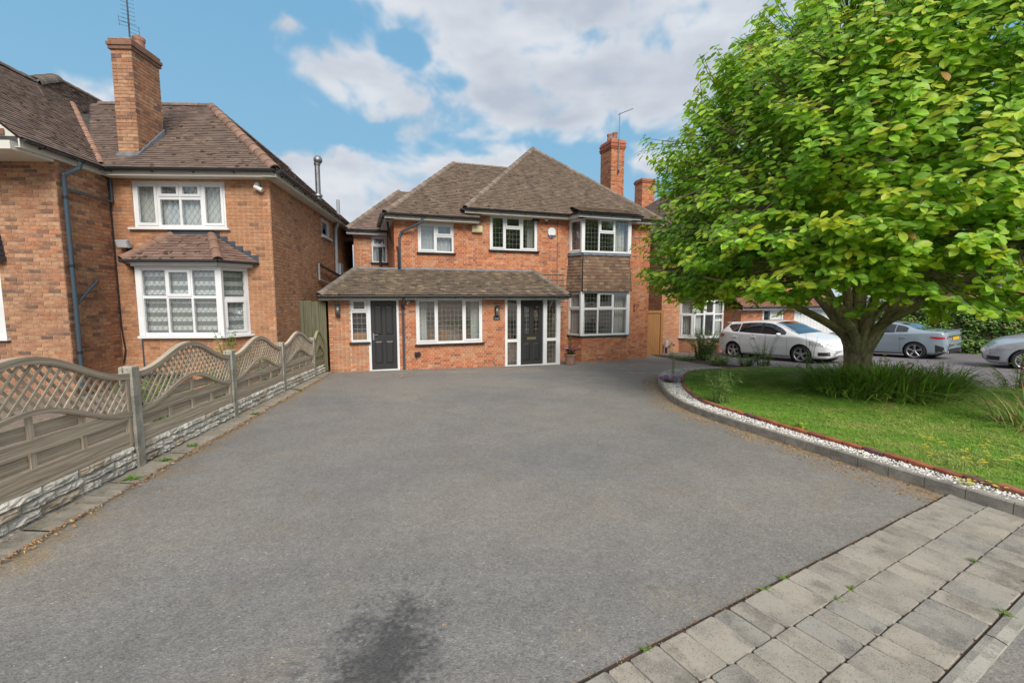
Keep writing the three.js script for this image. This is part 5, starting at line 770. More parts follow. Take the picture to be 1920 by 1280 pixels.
{
  const t = thing('lawn_kerb', 'curved grey concrete kerb round the lawn tip', 'kerb', [0, 0, 0]), r = rng(71), e = thing('brick_edging', 'row of sunken red bricks edging the lawn', 'edging', [0, 0, 0]);
  let acc = 0; const lens = []; 
  alongCurve(kerbC, 0.3, (a, b, i, n) => {
    const d = V.norm([b.x - a.x, 0, b.z - a.z]), nrm = [-d[2], 0, d[0]], sgn = -1, q = (p, off, y) => [p.x + nrm[0] * off * sgn * -1, gy(p.x, p.z) + y, p.z + nrm[2] * off * sgn * -1];
    const gap = i > n * 0.62 && (i % 2 || i > n * 0.72) ? 0.006 : 0.001, A = a.clone().lerp(b, gap / 0.3), B = b, top = 0.115 + (r() - 0.5) * 0.004, g = new GB(), prof = [[0, -0.05], [0, top - 0.012], [-0.012, top], [-0.11, top], [-0.12, top - 0.012], [-0.12, 0]];
    for (let k = 0; k + 1 < prof.length; k++) g.quad(q(A, ...prof[k]), q(B, ...prof[k]), q(B, ...prof[k + 1]), q(A, ...prof[k + 1]), null, [i * 0.3, k * 0.12]);
    for (const P of [A, B]) { const l = prof.map((p) => q(P, ...p)); g.poly(l); }
    mesh('kerb_stone', g, r() > 0.5 ? M.kerb : (M.kerb2 ??= MAT({ rgb: [0.37, 0.335, 0.28], map: T.conc, bumpMap: T.grit, bumpScale: 0.005, roughness: 0.95 })), t);
  });
  const bm = [[0.36, 0.115, 0.062], [0.31, 0.10, 0.06], [0.40, 0.15, 0.085], [0.19, 0.09, 0.08], [0.42, 0.135, 0.06]].map((c) => MAT({ rgb: c, map: T.brick, bumpMap: T.grit, bumpScale: 0.006, roughness: 0.95 }));
  alongCurve(edgeC, 0.222, (a, b, i) => { const m = mesh('brick', shared.edgeBrick ??= bevelBox(0.212, 0.07, 0.075, 0.008), bm[Math.floor(r() * 5)], e); const mx = (a.x + b.x) / 2, mz = (a.z + b.z) / 2; m.position.set(mx, gy(mx, mz) + 0.115 + (r() - 0.5) * 0.012, mz); m.rotation.order = 'YXZ'; m.rotation.y = Math.atan2(-(b.z - a.z), b.x - a.x) + (r() - 0.5) * 0.06; m.rotation.z = (r() - 0.5) * 0.06; m.rotation.x = (r() - 0.5) * 0.1; });
  // gravel between kerb and bricks
  const base = new GB(), N = 80; for (let i = 0; i < N; i++) { const p = (k) => { const kz = kerbC.getPointAt(k / N), ez = edgeC.getPointAt(Math.min(1, 0.07 + 0.93 * k / N)); return [[kz.x, gy(kz.x, kz.z) + 0.09, kz.z], [ez.x, gy(ez.x, ez.z) + 0.09, ez.z]]; }, A = p(i), B = p(i + 1); base.quad(A[0], B[0], B[1], A[1]); }
  const bed = tag(mesh('gravel_bed', base, M.soil), 'narrow soil bed under the white gravel', null, null, 'structure');
  const pg = new THREE.IcosahedronGeometry(1, 1), pp = pg.attributes.position; for (let k = 0; k < pp.count; k++) { const f = 0.8 + 0.3 * noise3(pp.getX(k) * 1.3, pp.getY(k) * 1.3, pp.getZ(k) * 1.3); pp.setXYZ(k, pp.getX(k) * f, pp.getY(k) * f * 0.7, pp.getZ(k) * f); } pg.computeVertexNormals();
  const n = 11000, im = new THREE.InstancedMesh(pg, MAT({ roughness: 0.9 }), n), o = new THREE.Object3D(), c = new THREE.Color();
  for (let i = 0; i < n; i++) { const u = r() * 0.985, k = kerbC.getPointAt(u); let best = null; const ez = edgeC.getPointAt(clamp(0.07 + 0.93 * u)); const f = r(); const x = lerp(k.x, ez.x, 0.1 + 0.86 * f), z = lerp(k.z, ez.z, 0.1 + 0.86 * f); o.position.set(x, gy(x, z) + 0.1 + r() * 0.016, z); o.rotation.set(r() * 6, r() * 6, r() * 6); const s = rr(r, 0.006, 0.013); o.scale.set(s, s, s * rr(r, 0.8, 1.3)); o.updateMatrix(); im.setMatrixAt(i, o.matrix); const b = rr(r, 0.6, 0.85), w = r(); im.setColorAt(i, w < 0.12 ? c.setRGB(0.3, 0.27, 0.24) : c.setRGB(b, b * 0.975, b * 0.93)); }
  im.name = 'gravel'; im.castShadow = im.receiveShadow = true; tag(im, 'white stone chippings between kerb and red bricks', 'gravel', null, 'stuff');
}
// ---------- wave-top lattice fence on stone-faced gravel boards ----------
{
  const posts = [[-3.28, -2.05], [-3.76, -4.41], [-4.22, -6.73], [-4.67, -9.12], [-5.08, -11.5], [-5.30, -12.72]];
  const t = thing('lattice_fence', 'weathered wave-topped lattice fence with concrete posts and stone-faced base', 'fence', [-4.4, gy(0, -7.5), -7.5]), r = rng(81);
  const loc = (x, y, z) => [x + 4.4, y - gy(0, -7.5), z + 7.5];
  const woods = [1, 0.9, 1.1, 0.97].map((f) => MAT({ rgb: V.mul([0.57, 0.475, 0.355], f), map: T.wood, bumpMap: T.wood, bumpScale: 0.004, roughness: 0.93 })), mossy = MAT({ rgb: [0.37, 0.345, 0.19], map: T.wood, bumpMap: T.wood, bumpScale: 0.004, roughness: 0.95 });
  const wm = (k) => (k === 4 ? mossy : woods[Math.floor(r() * 4)]);
  posts.forEach(([x, z], i) => {
    const w = 0.115, h = 1.03, s = new THREE.Shape(); s.moveTo(-w / 2, -w / 2); for (const p of [[w / 2, -w / 2], [w / 2, -0.03], [w / 2 - 0.02, -0.025], [w / 2 - 0.02, 0.025], [w / 2, 0.03], [w / 2, w / 2], [-w / 2, w / 2], [-w / 2, 0.03], [-w / 2 + 0.02, 0.025], [-w / 2 + 0.02, -0.025], [-w / 2, -0.03]]) s.lineTo(...p);
    const g = new THREE.ExtrudeGeometry(s, { depth: h + 0.15, bevelSize: 0.012, bevelOffset: -0.012, bevelThickness: 0.014, bevelSegments: 2 }); g.rotateX(-Math.PI / 2);
    const m = mesh('post', g, M.post, t); const l = loc(x, gy(x, z) - 0.15, z); m.position.set(...l); const n = posts[Math.min(i + 1, 5)], p = posts[Math.max(i - 1, 0)]; m.rotation.y = Math.atan2(-(n[1] - p[1]), n[0] - p[0]);
  });
  for (let k = 0; k < 5; k++) {
    const a = posts[k], b = posts[k + 1], L0 = Math.hypot(b[0] - a[0], b[1] - a[1]), u = [(b[0] - a[0]) / L0, (b[1] - a[1]) / L0], nrm = [-u[1], u[0]], fl = nrm[0] > 0 ? 1 : -1, N = [nrm[0] * fl, 0, nrm[1] * fl];
    const wob = rr(r, -0.012, 0.012), L = L0 - 0.13, pn = part('fence_panel', t), P = (s, h, o = 0) => { const x = a[0] + u[0] * (s + 0.065) + N[0] * o, z = a[1] + u[1] * (s + 0.065) + N[2] * o; return loc(x, gy(x, z) + h, z); };
    const wv = (s) => 0.5 - 0.5 * Math.cos(2 * Math.PI * clamp(s / L)), top = (s) => 0.945 + wob + 0.25 * Math.pow(wv(s), 1.1), mid = (s) => 0.585 + 0.235 * Math.pow(wv(s), 1.1);
    const rail = (f, hh, o0, o1, name) => { const g = new GB(), n = 30; for (let i = 0; i < n; i++) { const s0 = L * i / n, s1 = L * (i + 1) / n, A = f(s0), B = f(s1), of = [0, s0]; const q = (s, h, o) => P(s, h, o); const uvq = (p1, p2, p3, p4, w) => { g.tri(p1, p2, p3, null, [0.1, s0], [0.1, s1], [0.1 + w, s1]); g.tri(p1, p3, p4, null, [0.1, s0], [0.1 + w, s1], [0.1 + w, s0]); }; uvq(q(s0, A - hh, o1), q(s1, B - hh, o1), q(s1, B + hh, o1), q(s0, A + hh, o1), hh * 2); uvq(q(s0, A + hh, o1), q(s1, B + hh, o1), q(s1, B + hh, o0), q(s0, A + hh, o0), o1 - o0); uvq(q(s0, A - hh, o0), q(s0, A + hh, o0), q(s1, B + hh, o0), q(s1, B - hh, o0), hh * 2); uvq(q(s0, A - hh, o0), q(s1, B - hh, o0), q(s1, B - hh, o1), q(s0, A - hh, o1), o1 - o0); } mesh(name, g, wm(k), pn); };
    rail(top, 0.028, -0.025, 0.035, 'top_rail'); rail(mid, 0.021, -0.02, 0.036, 'middle_rail'); rail(() => 0.285, 0.022, -0.02, 0.022, 'bottom_rail');
    const bar = (p, q, w, th, o, name, mat = wm(k)) => { const A = P(p[0], p[1], o), B = P(q[0], q[1], o), X = V.sub(B, A), Z = V.mul(N, th), Y = V.mul(V.norm(V.cross(Z, X)), w), g = new GB(); const off = r() * 3; const o0 = V.sub(A, V.mul(Y, 0.5)); const c = (i, j, l) => V.add(V.add(V.add(o0, V.mul(X, i)), V.mul(Y, j)), V.mul(Z, l)), len = V.len(X); const qd = (p1, p2, p3, p4, wd) => { g.tri(p1, p2, p3, null, [off, off], [off, off + len], [off + wd, off + len]); g.tri(p1, p3, p4, null, [off, off], [off + wd, off + len], [off + wd, off]); }; qd(c(0, 0, 1), c(1, 0, 1), c(1, 1, 1), c(0, 1, 1), w); qd(c(1, 0, 0), c(0, 0, 0), c(0, 1, 0), c(1, 1, 0), w); qd(c(0, 1, 1), c(1, 1, 1), c(1, 1, 0), c(0, 1, 0), th); qd(c(0, 0, 0), c(1, 0, 0), c(1, 0, 1), c(0, 0, 1), th); qd(c(0, 0, 0), c(0, 0, 1), c(0, 1, 1), c(0, 1, 0), w); qd(c(1, 0, 1), c(1, 0, 0), c(1, 1, 0), c(1, 1, 1), w); return mesh(name, g, mat, pn); };
    bar([0.022, 0.27], [0.022, 0.95], 0.045, 0.05, -0.02, 'stile'); bar([L - 0.022, 0.27], [L - 0.022, 0.95], 0.045, 0.05, -0.02, 'stile');
    for (const f of [0.27, 0.5, 0.73]) bar([L * f, 0.29], [L * f, mid(L * f)], 0.05, 0.018, -0.004, 'batten');
    // hit-and-miss slats in front of and behind the battens
    const sl = 5; for (let i = 0; i < sl; i++) {
      const h0 = 0.31 + i * 0.108, h1 = h0 + 0.098, front = i % 2 === 0; let s0 = 0.04, s1 = L - 0.04;
      if (h0 + 0.05 > mid(s0)) { for (s0 = 0.04; s0 < L / 2 && mid(s0) < h1 - 0.015; s0 += 0.01); s1 = L - s0; }
      if (s1 - s0 > 0.2) bar([s0, (h0 + h1) / 2 + rr(r, -0.006, 0.006)], [s1, (h0 + h1) / 2 + rr(r, -0.006, 0.006)], 0.098, 0.01, front ? 0.016 : -0.016, 'slat');
    }
    // diagonal lattice between the two waves
    const st = 0.108, lo = (s) => mid(s) + 0.015, hi = (s) => top(s) - 0.02;
    for (const d of [1, -1]) for (let c = -1.6; c < L + 1.6; c += st) {
      const pts = []; let inside = null;
      for (let s = 0.03; s <= L - 0.03; s += 0.004) { const h = 0.75 + d * (s - c); const ok = h > lo(s) && h < hi(s); if (ok && !inside) inside = [s, h]; if ((!ok || s + 0.004 > L - 0.03) && inside) { pts.push([inside, [s, h]]); inside = null; } }
      for (const [p, q] of pts) if (Math.hypot(p[0] - q[0], p[1] - q[1]) > 0.05) bar(p, q, 0.021, 0.01, d > 0 ? 0.012 : 0.0, 'lattice_strip');
    }
    // stone-faced gravel board: three courses of rock-faced blocks
    const gb = part('gravel_board', t), back = new GB(); back.quad(P(-0.05, -0.06, 0.012), P(L + 0.05, -0.06, 0.012), P(L + 0.05, 0.262, 0.012), P(-0.05, 0.262, 0.012), [0.42, 0.38, 0.31]); back.quad(P(-0.05, 0.262, 0.012), P(L + 0.05, 0.262, 0.012), P(L + 0.05, 0.262, -0.04), P(-0.05, 0.262, -0.04), [0.42, 0.38, 0.31]); back.quad(P(L + 0.05, -0.06, -0.04), P(-0.05, -0.06, -0.04), P(-0.05, 0.262, -0.04), P(L + 0.05, 0.262, -0.04), [0.42, 0.38, 0.31]); mesh('board', back, M.stone, gb);
    for (let c = 0; c < 4; c++) for (let s = -0.03 - r() * 0.1; s < L;) {
      const w = rr(r, 0.2, 0.46), s1 = Math.min(s + w, L + 0.03), s0 = Math.max(s, -0.03), h0 = -0.03 + c * 0.074, h1 = h0 + 0.068; s += w; if (s1 - s0 < 0.06) continue;
      const nx = 10, ny = 5, g = new GB(), tone = rr(r, 0.8, 1.15), col = V.mul(r() < 0.2 ? [0.64, 0.54, 0.41] : [0.84, 0.79, 0.69], tone), sd = r() * 50, grid = [];
      for (let j = 0; j <= ny; j++) { grid.push([]); for (let i = 0; i <= nx; i++) { const e = Math.min(i, nx - i, (j) * 1.6, (ny - j) * 1.6), f = e === 0 ? 0 : 0.006 + Math.min(1, e / 1.5) * (0.013 + 0.017 * (noise3(i * 0.5 + sd, j * 0.7, k) + 0.35)); const wob = (e === 0 ? 0.006 : 0) * noise3(i * 0.9 + sd, j * 2.1, 3); grid[j].push(P(lerp(s0, s1, i / nx) - 0.003 * (i === nx), lerp(h0, h1, j / ny) + wob, 0.014 + f)); } }
      for (let j = 0; j < ny; j++) for (let i = 0; i < nx; i++) g.quad(grid[j][i], grid[j][i + 1], grid[j + 1][i + 1], grid[j + 1][i], col, [s0 + i * 0.03, h0 + j * 0.015]);
      mesh('stone', g, M.stone, gb);
    }
  }
}
// concrete edging strip below the fence
{
  const t = thing('concrete_edging', 'cracked concrete edging strip along the foot of the fence', 'edging', [0, 0, 0]), r = rng(83);
  const inner = [[-3.25, -1.2], [-3.68, -4.4], [-4.14, -6.73], [-4.58, -9.12], [-5.0, -11.5], [-5.22, -12.7]], outer = [[-2.86, -1.2], [-3.32, -3.6], [-3.50, -4.4], [-3.93, -6.73], [-4.40, -9.12], [-4.84, -11.5], [-5.08, -12.7]];
  for (let z = -1.2; z > -12.6; z -= 0.92) { const z1 = Math.max(z - 0.905, -12.68), n = 6, g = new GB(), dy = 0.012 + r() * 0.012, pt = (zz, o) => { const x = o ? xAt(outer, zz) + 0.02 * noise3(zz * 2.2, 3, 1) + 0.012 * noise3(zz * 9, 3, 1) : xAt(inner, zz) - 0.06; return [x, gy(x, zz) + 0.004 + (o ? dy : dy + 0.012), zz]; }; for (let i = 0; i < n; i++) { const a = lerp(z, z1, i / n), b = lerp(z, z1, (i + 1) / n), A = pt(a, 1), B = pt(b, 1), C = pt(b, 0), D = pt(a, 0); g.quad(A, B, C, D, null, [z, i * 0.15]); g.quad([A[0] + 0.008, A[1] - 0.05, A[2]], [B[0] + 0.008, B[1] - 0.05, B[2]], B, A, null, [z, i * 0.15]); } mesh('slab', g, M.edge ??= MAT({ rgb: [0.38, 0.34, 0.275], map: T.conc, bumpMap: T.grit, bumpScale: 0.006, roughness: 0.95 }), t); }
}
// ---------- plants ----------
function leafGeo(len, wid, curl = 0.25, fold = 0.18, seg = 4, obov = 0.6) {   // along +z, face up
  const g = new GB(), pr = (t) => wid / 2 * (obov > 0.5 ? Math.pow(Math.max(0, Math.sin(Math.PI * Math.pow(clamp(t), 1.45))), 0.62) : Math.pow(Math.max(0, Math.sin(Math.PI * Math.pow(clamp(t), 0.85))), 0.75)), P = (t, s) => { const w = pr(t), y = -curl * len * t * t + Math.abs(s) * w * fold * 2; return [s * w, y, t * len]; };
  for (let i = 0; i < seg; i++) { const a = i / seg, b = (i + 1) / seg; for (const s of [-1, 1]) { const A = P(a, 0), B = P(b, 0), C = P(b, s), D = P(a, s); if (s > 0) g.quad(A, B, C, D); else g.quad(A, D, C, B); } }
  const q = g.geo(); q.deleteAttribute('color'); q.deleteAttribute('normal'); q.computeVertexNormals(); return q;
}
const LEAF = (rgb, tr = 0.38, rough = 0.5) => MAT({ physical: true, rgb, transmission: tr, thickness: 0, roughness: rough, specularIntensity: 0.6 });
function instLeaves(name, geo, mat, list, parent) {   // list of [matrix, color]
  const im = new THREE.InstancedMesh(geo, mat, list.length); list.forEach(([m, c], i) => { im.setMatrixAt(i, m); im.setColorAt(i, c); }); im.name = name; im.castShadow = im.receiveShadow = true; im.userData.kind = 'stuff'; parent.add(im); return im;
}
function aim(pos, dir, up, s) { const z = new THREE.Vector3(...dir).normalize(), x = new THREE.Vector3().crossVectors(new THREE.Vector3(...up), z).normalize(), y = new THREE.Vector3().crossVectors(z, x); const m = new THREE.Matrix4().makeBasis(x.multiplyScalar(s), y.multiplyScalar(s), z.multiplyScalar(s)); m.setPosition(...pos); return m; }
const col3 = (a) => new THREE.Color().setRGB(...a);
function taperTube(pts, radii, rad = 8) {   // tapered branch through points
  const c = new THREE.CatmullRomCurve3(pts.map((p) => new THREE.Vector3(...p)), false, 'centripetal'), n = (pts.length - 1) * 4, g = new THREE.TubeGeometry(c, n, 1, rad), p = g.attributes.position, uv = g.attributes.uv, L = c.getLength();
  for (let i = 0; i <= n; i++) { const ct = c.getPointAt(i / n), f = i / n * (radii.length - 1), k = Math.min(Math.floor(f), radii.length - 2), R = lerp(radii[k], radii[k + 1], f - k); for (let j = 0; j <= rad; j++) { const q = i * (rad + 1) + j; const b = 1 + (R > 0.05 ? 0.16 * noise3(ct.x * 3 + Math.cos(j / rad * 6.28) * 1.2, ct.y * 1.6, ct.z * 3 + Math.sin(j / rad * 6.28) * 1.2) : 0); p.setXYZ(q, ct.x + (p.getX(q) - ct.x) * R * b, ct.y + (p.getY(q) - ct.y) * R * b, ct.z + (p.getZ(q) - ct.z) * R * b); uv.setXY(q, j / rad * Math.max(0.15, R * 6.3), i / n * L); } }
  g.computeVertexNormals(); return g;
}
const TX = 6.78, TZ = -8.85;
{
  const base = [TX, lawnY(TX, TZ) - 0.05, TZ], t = thing('magnolia_tree', 'big spreading bright green broadleaf tree on the lawn', 'tree', base), r = rng(101);
  const C = [7.0 - TX, 3.0 - base[1], -8.7 - TZ], RX = 4.2, RU = 4.02, RD = 2.0, RZ = 4.2;
  // trunk: fused stems flaring into the ground
  const tr = []; tr.push(taperTube([[0, -0.25, 0], [0.01, 0.15, 0], [0.03, 0.5, 0.02], [0.05, 0.95, 0.0]], [0.26, 0.19, 0.16, 0.14], 14));
  for (let i = 0; i < 6; i++) { const a = i * 1.05 + 0.3; tr.push(taperTube([[Math.cos(a) * 0.36, -0.2, Math.sin(a) * 0.36], [Math.cos(a) * 0.2, 0.12, Math.sin(a) * 0.2], [Math.cos(a) * 0.12, 0.6, Math.sin(a) * 0.12], [Math.cos(a) * 0.2, 1.0, Math.sin(a) * 0.2]], [0.085, 0.11, 0.115, 0.09], 9)); }
  mesh('trunk', mergeGeometries(tr), M.bark, t);
  const nodes = [];   // points along limbs that branches may start from
  const limb = (pts, rad) => { mesh('limb', taperTube(pts, rad, 9), M.bark, t); const c = new THREE.CatmullRomCurve3(pts.map((p) => new THREE.Vector3(...p)), false, 'centripetal'); for (let i = 3; i <= 12; i++) { const f = i / 12, p = c.getPointAt(f); nodes.push([p.x, p.y, p.z, lerp(rad[0], rad[rad.length - 1], f)]); } };
  const heads = [[-3.6, 2.1, 1.2], [-3.3, 3.6, 0.2], [-2.6, 1.75, 2.6], [-1.6, 5.2, 0.8], [-0.4, 6.4, 0.3], [0.8, 5.6, -1.0], [2.9, 2.9, 0.3], [3.1, 2.0, -2.0], [0.6, 2.6, 3.2], [-1.9, 3.2, -2.6], [1.6, 4.2, 1.6], [-1.0, 3.4, 2.4]];
  heads.forEach((h, i) => { const a = Math.atan2(h[2], h[0]), k = 0.16, low = h[1] < 2.2; limb([[Math.cos(a) * 0.08, 0.55, Math.sin(a) * 0.08], [Math.cos(a) * k * 1.9, 1.0 + (low ? -0.05 : 0.12), Math.sin(a) * k * 1.9], [h[0] * 0.38 + rr(r, -0.15, 0.15), lerp(1.05, h[1], low ? 0.42 : 0.5) + rr(r, -0.1, 0.1), h[2] * 0.38 + rr(r, -0.15, 0.15)], [h[0] * 0.7 + rr(r, -0.2, 0.2), lerp(1.05, h[1], 0.78), h[2] * 0.7 + rr(r, -0.2, 0.2)], h], [0.088, 0.076, 0.056, 0.036, 0.018]); });
  // branches and twigs towards tips spread through the crown
  const tips = [], inCrown = (d, rho) => { const pw = d[1] < 0 ? 3.4 : 2.02, hh = Math.hypot(d[0], d[2]), sc = 1 / Math.pow(Math.pow(hh, pw) + Math.pow(Math.abs(d[1]), pw), 1 / pw); rho *= sc; const q = [C[0] + d[0] * RX * rho, C[1] + d[1] * (d[1] > 0 ? RU : RD) * rho, C[2] + d[2] * RZ * rho]; return q; };
  const lump = (d) => 1 + 0.10 * noise3(d[0] * 2.6 + 4, d[1] * 2.6, d[2] * 2.6) + 0.07 * noise3(d[0] * 6, d[1] * 6 + 7, d[2] * 6);
  const br = [], tw = [], hubs = [];
  const near = (p, set) => { let b = null, bd = 1e9; for (const n of set) { const d = (n[0] - p[0]) ** 2 + (n[1] - p[1]) ** 2 * 1.6 + (n[2] - p[2]) ** 2; if (d < bd) { bd = d; b = n; } } return b; };
  for (let i = 0; i < 330; i++) { let d = V.norm([r() - 0.5, r() - 0.42, r() - 0.5]); const p = inCrown(d, lump(d) * rr(r, 0.55, 0.86)); if (p[1] < 1.15) continue; const n = near(V.mul(V.add(p, [C[0], C[1] - 0.6, C[2]]), 0.5), nodes), m = [lerp(n[0], p[0], 0.5) + rr(r, -0.15, 0.15), lerp(n[1], p[1], 0.42) + rr(r, -0.1, 0.1), lerp(n[2], p[2], 0.5) + rr(r, -0.15, 0.15)], R = Math.min(n[3] * 0.7, 0.032); br.push(taperTube([[n[0], n[1], n[2]], m, p], [R, R * 0.65, 0.011], 6)); for (const f of [0.35, 0.7, 1]) hubs.push([lerp(m[0], p[0], f), lerp(m[1], p[1], f), lerp(m[2], p[2], f), R]); }
  const leaves = [], twig = (a, b) => { tw.push(taperTube([a, [lerp(a[0], b[0], 0.5), lerp(a[1], b[1], 0.4), lerp(a[2], b[2], 0.5)], b], [0.009, 0.006, 0.004], 5)); };
  const N = 6100;
  for (let i = 0; i < N; i++) {
    let d = V.norm([r() * 2 - 1, r() * 1.75 - 0.72, r() * 2 - 1]); const sprig = d[1] > 0.3 && r() < 0.06, rho = lump(d) * (sprig ? rr(r, 1.03, 1.1) : 1 - 0.5 * Math.pow(r(), 2.8)), tip = inCrown(d, rho); if (tip[1] < 0.95 + 0.3 * r()) continue;
    if (Math.hypot(tip[0], tip[2]) < 2.7 && tip[1] < 2.05 + 0.5 * r()) continue;
    const h = near(V.add(V.mul(tip, 0.82), V.mul(C, 0.18)), hubs), out = V.norm(V.sub(tip, [h[0], h[1], h[2]])), L = V.len(V.sub(tip, [h[0], h[1], h[2]])), upright = clamp(0.5 + 0.7 * d[1]);
    const st = L > 0.95 ? V.sub(tip, V.mul(out, 0.95)) : [h[0], h[1], h[2]]; twig(st, tip);
    const young = r() < 0.36, n = 13 + Math.floor(r() * 7), len = Math.min(L, 0.5), ph = r() * 6.28, ax = V.norm(V.add(V.mul(out, 0.7), [0, upright * 0.7, 0]));
    for (let k = 0; k < n; k++) {
      const f = k / (n - 1), p = V.sub(tip, V.mul(ax, len * (1 - f) * (1 - f * 0.35))), a = ph + k * 2.39996, hd = [Math.cos(a), 0, Math.sin(a)];
const nr = V.norm([d[0] * 0.75 + rr(r, -0.55, 0.55), 0.62 + rr(r, -0.25, 0.35), d[2] * 0.75 + rr(r, -0.55, 0.55)]), h0 = V.norm([hd[0] + d[0] * 0.3, rr(r, -0.3, 0.35) + 0.2 * f, hd[2] + d[2] * 0.3]), pj = V.dot(h0, nr), dir = V.norm(V.sub(h0, V.mul(nr, pj * 0.85))), up = nr, s = rr(r, 0.58, 1.15) * (k > n - 4 ? 0.75 : 1);
      let c; const q = r(); if (young && f > 0.55) c = [rr(r, 0.42, 0.55), rr(r, 0.56, 0.66), 0.03]; else if (q < 0.012) c = [0.55, 0.30, 0.06]; else { const m = rr(r, 0.75, 1.2); c = q < 0.5 ? [0.34 * m, 0.60 * m, 0.04 * m] : q < 0.68 ? [0.25 * m, 0.51 * m, 0.045 * m] : [0.43 * m, 0.64 * m, 0.04 * m]; }
      leaves.push([V.add(p, [rr(r, -0.01, 0.01), 0, rr(r, -0.01, 0.01)]), dir, up, s, c]);
    }
  }
  mesh('branches', mergeGeometries(br), M.bark, t).userData.kind = 'stuff'; mesh('twigs', mergeGeometries(tw), M.twig ??= MAT({ rgb: [0.15, 0.115, 0.085], roughness: 0.95 }), t).userData.kind = 'stuff';
  const crown = part('crown', t), lg = leafGeo(0.168, 0.086, 0.22, 0.14, 5), lm = LEAF([1, 1, 1], 0.5, 0.48), seen = leaves.map((l, i) => { const w = V.add(l[0], base), v = camView(w); return [Math.abs(v.x) < 0.98 && Math.abs(v.y) < 0.98 ? camDist(w) : 99, i]; }).sort((a, b) => a[0] - b[0]).slice(0, 300), sel = new Set(seen.map((s) => s[1]));
  const vm = [[0.30, 0.50, 0.03], [0.20, 0.40, 0.035], [0.42, 0.57, 0.03], [0.56, 0.62, 0.03]].map((c) => LEAF(c, 0.5, 0.48));
  for (const i of sel) { const l = leaves[i], m = mesh('leaf', lg, vm[l[4][0] > 0.47 ? 3 : l[4][0] > 0.36 ? 2 : l[4][0] > 0.24 ? 0 : 1], crown), q = aim(l[0], l[1], l[2], l[3]); q.decompose(m.position, m.quaternion, m.scale); }
  instLeaves('foliage', lg, lm, leaves.filter((_, i) => !sel.has(i)).map((l) => [aim(l[0], l[1], l[2], l[3]), col3(l[4])]), crown);
}
// strappy clump round the trunk
function blade(len, w, bend, seg = 6) { const g = new GB(), P = (t, s) => [s * w * (1 - 0.85 * t * t) / 2, len * (t - 0.25 * bend * t * t), len * bend * t * t]; for (let i = 0; i < seg; i++) { const a = i / seg, b = (i + 1) / seg; g.quad(P(a, -1), P(a, 1), P(b, 1), P(b, -1)); } const q = g.geo(); q.deleteAttribute('color'); q.deleteAttribute('normal'); q.computeVertexNormals(); return q; }
function bladeClump(name, label, category, x0, z0, n, rx, rz, len, cols, seed, yf, w = 0.014, lean = 0.5, hole = 0) {
  const t = thing(name, label, category, [x0, yf(x0, z0), z0]), r = rng(seed), kinds = [0.35, 0.7, 1.05].map((b) => blade(1, 1, b)), mats = LEAF([1, 1, 1], 0.3, 0.5);
  const lists = [[], [], []];
  for (let i = 0; i < n; i++) { const a = r() * 6.28, q = Math.sqrt(lerp(hole * hole, 1, r())), x = Math.cos(a) * q * rx, z = Math.sin(a) * q * rz, l = len * rr(r, 0.6, 1.15), o = new THREE.Object3D(); o.position.set(x, yf(x0 + x, z0 + z) - yf(x0, z0) - 0.02, z); o.rotation.order = 'YXZ'; o.rotation.y = Math.atan2(Math.cos(a), Math.sin(a)) + rr(r, -1.1, 1.1); o.rotation.x = rr(r, 0.02, lean) * q; o.scale.set(w * rr(r, 0.7, 1.3), l, l); o.updateMatrix(); const c = cols[Math.floor(r() * cols.length)], m = rr(r, 0.8, 1.2); lists[Math.floor(r() * 3)].push([o.matrix.clone(), col3(V.mul(c, m))]); }
  lists.forEach((l, i) => l.length && instLeaves('leaves', kinds[i], mats, l, t)); return t;
}
const G1 = [0.09, 0.23, 0.028], G2 = [0.06, 0.17, 0.022], G3 = [0.16, 0.33, 0.035], G4 = [0.26, 0.37, 0.06], STRAW = [0.38, 0.3, 0.13];
bladeClump('strap_leaf_clump', 'dense dark green strap-leaved clump around the tree trunk', 'plant', TX - 0.3, TZ + 1.0, 2900, 1.12, 0.95, 0.56, [G3, G3, [0.2, 0.4, 0.04], [0.22, 0.42, 0.04], [0.3, 0.5, 0.06], [0.3, 0.5, 0.06], STRAW], 111, lawnY, 0.026, 0.55, 0.0);
bladeClump('dry_strap_clump', 'sprawling half-dry strap leaves at the lawn edge of the picture', 'plant', 6.75, -5.6, 150, 0.55, 0.4, 0.62, [G1, G3, STRAW, STRAW, [0.3, 0.2, 0.12]], 112, lawnY, 0.016, 1.15);
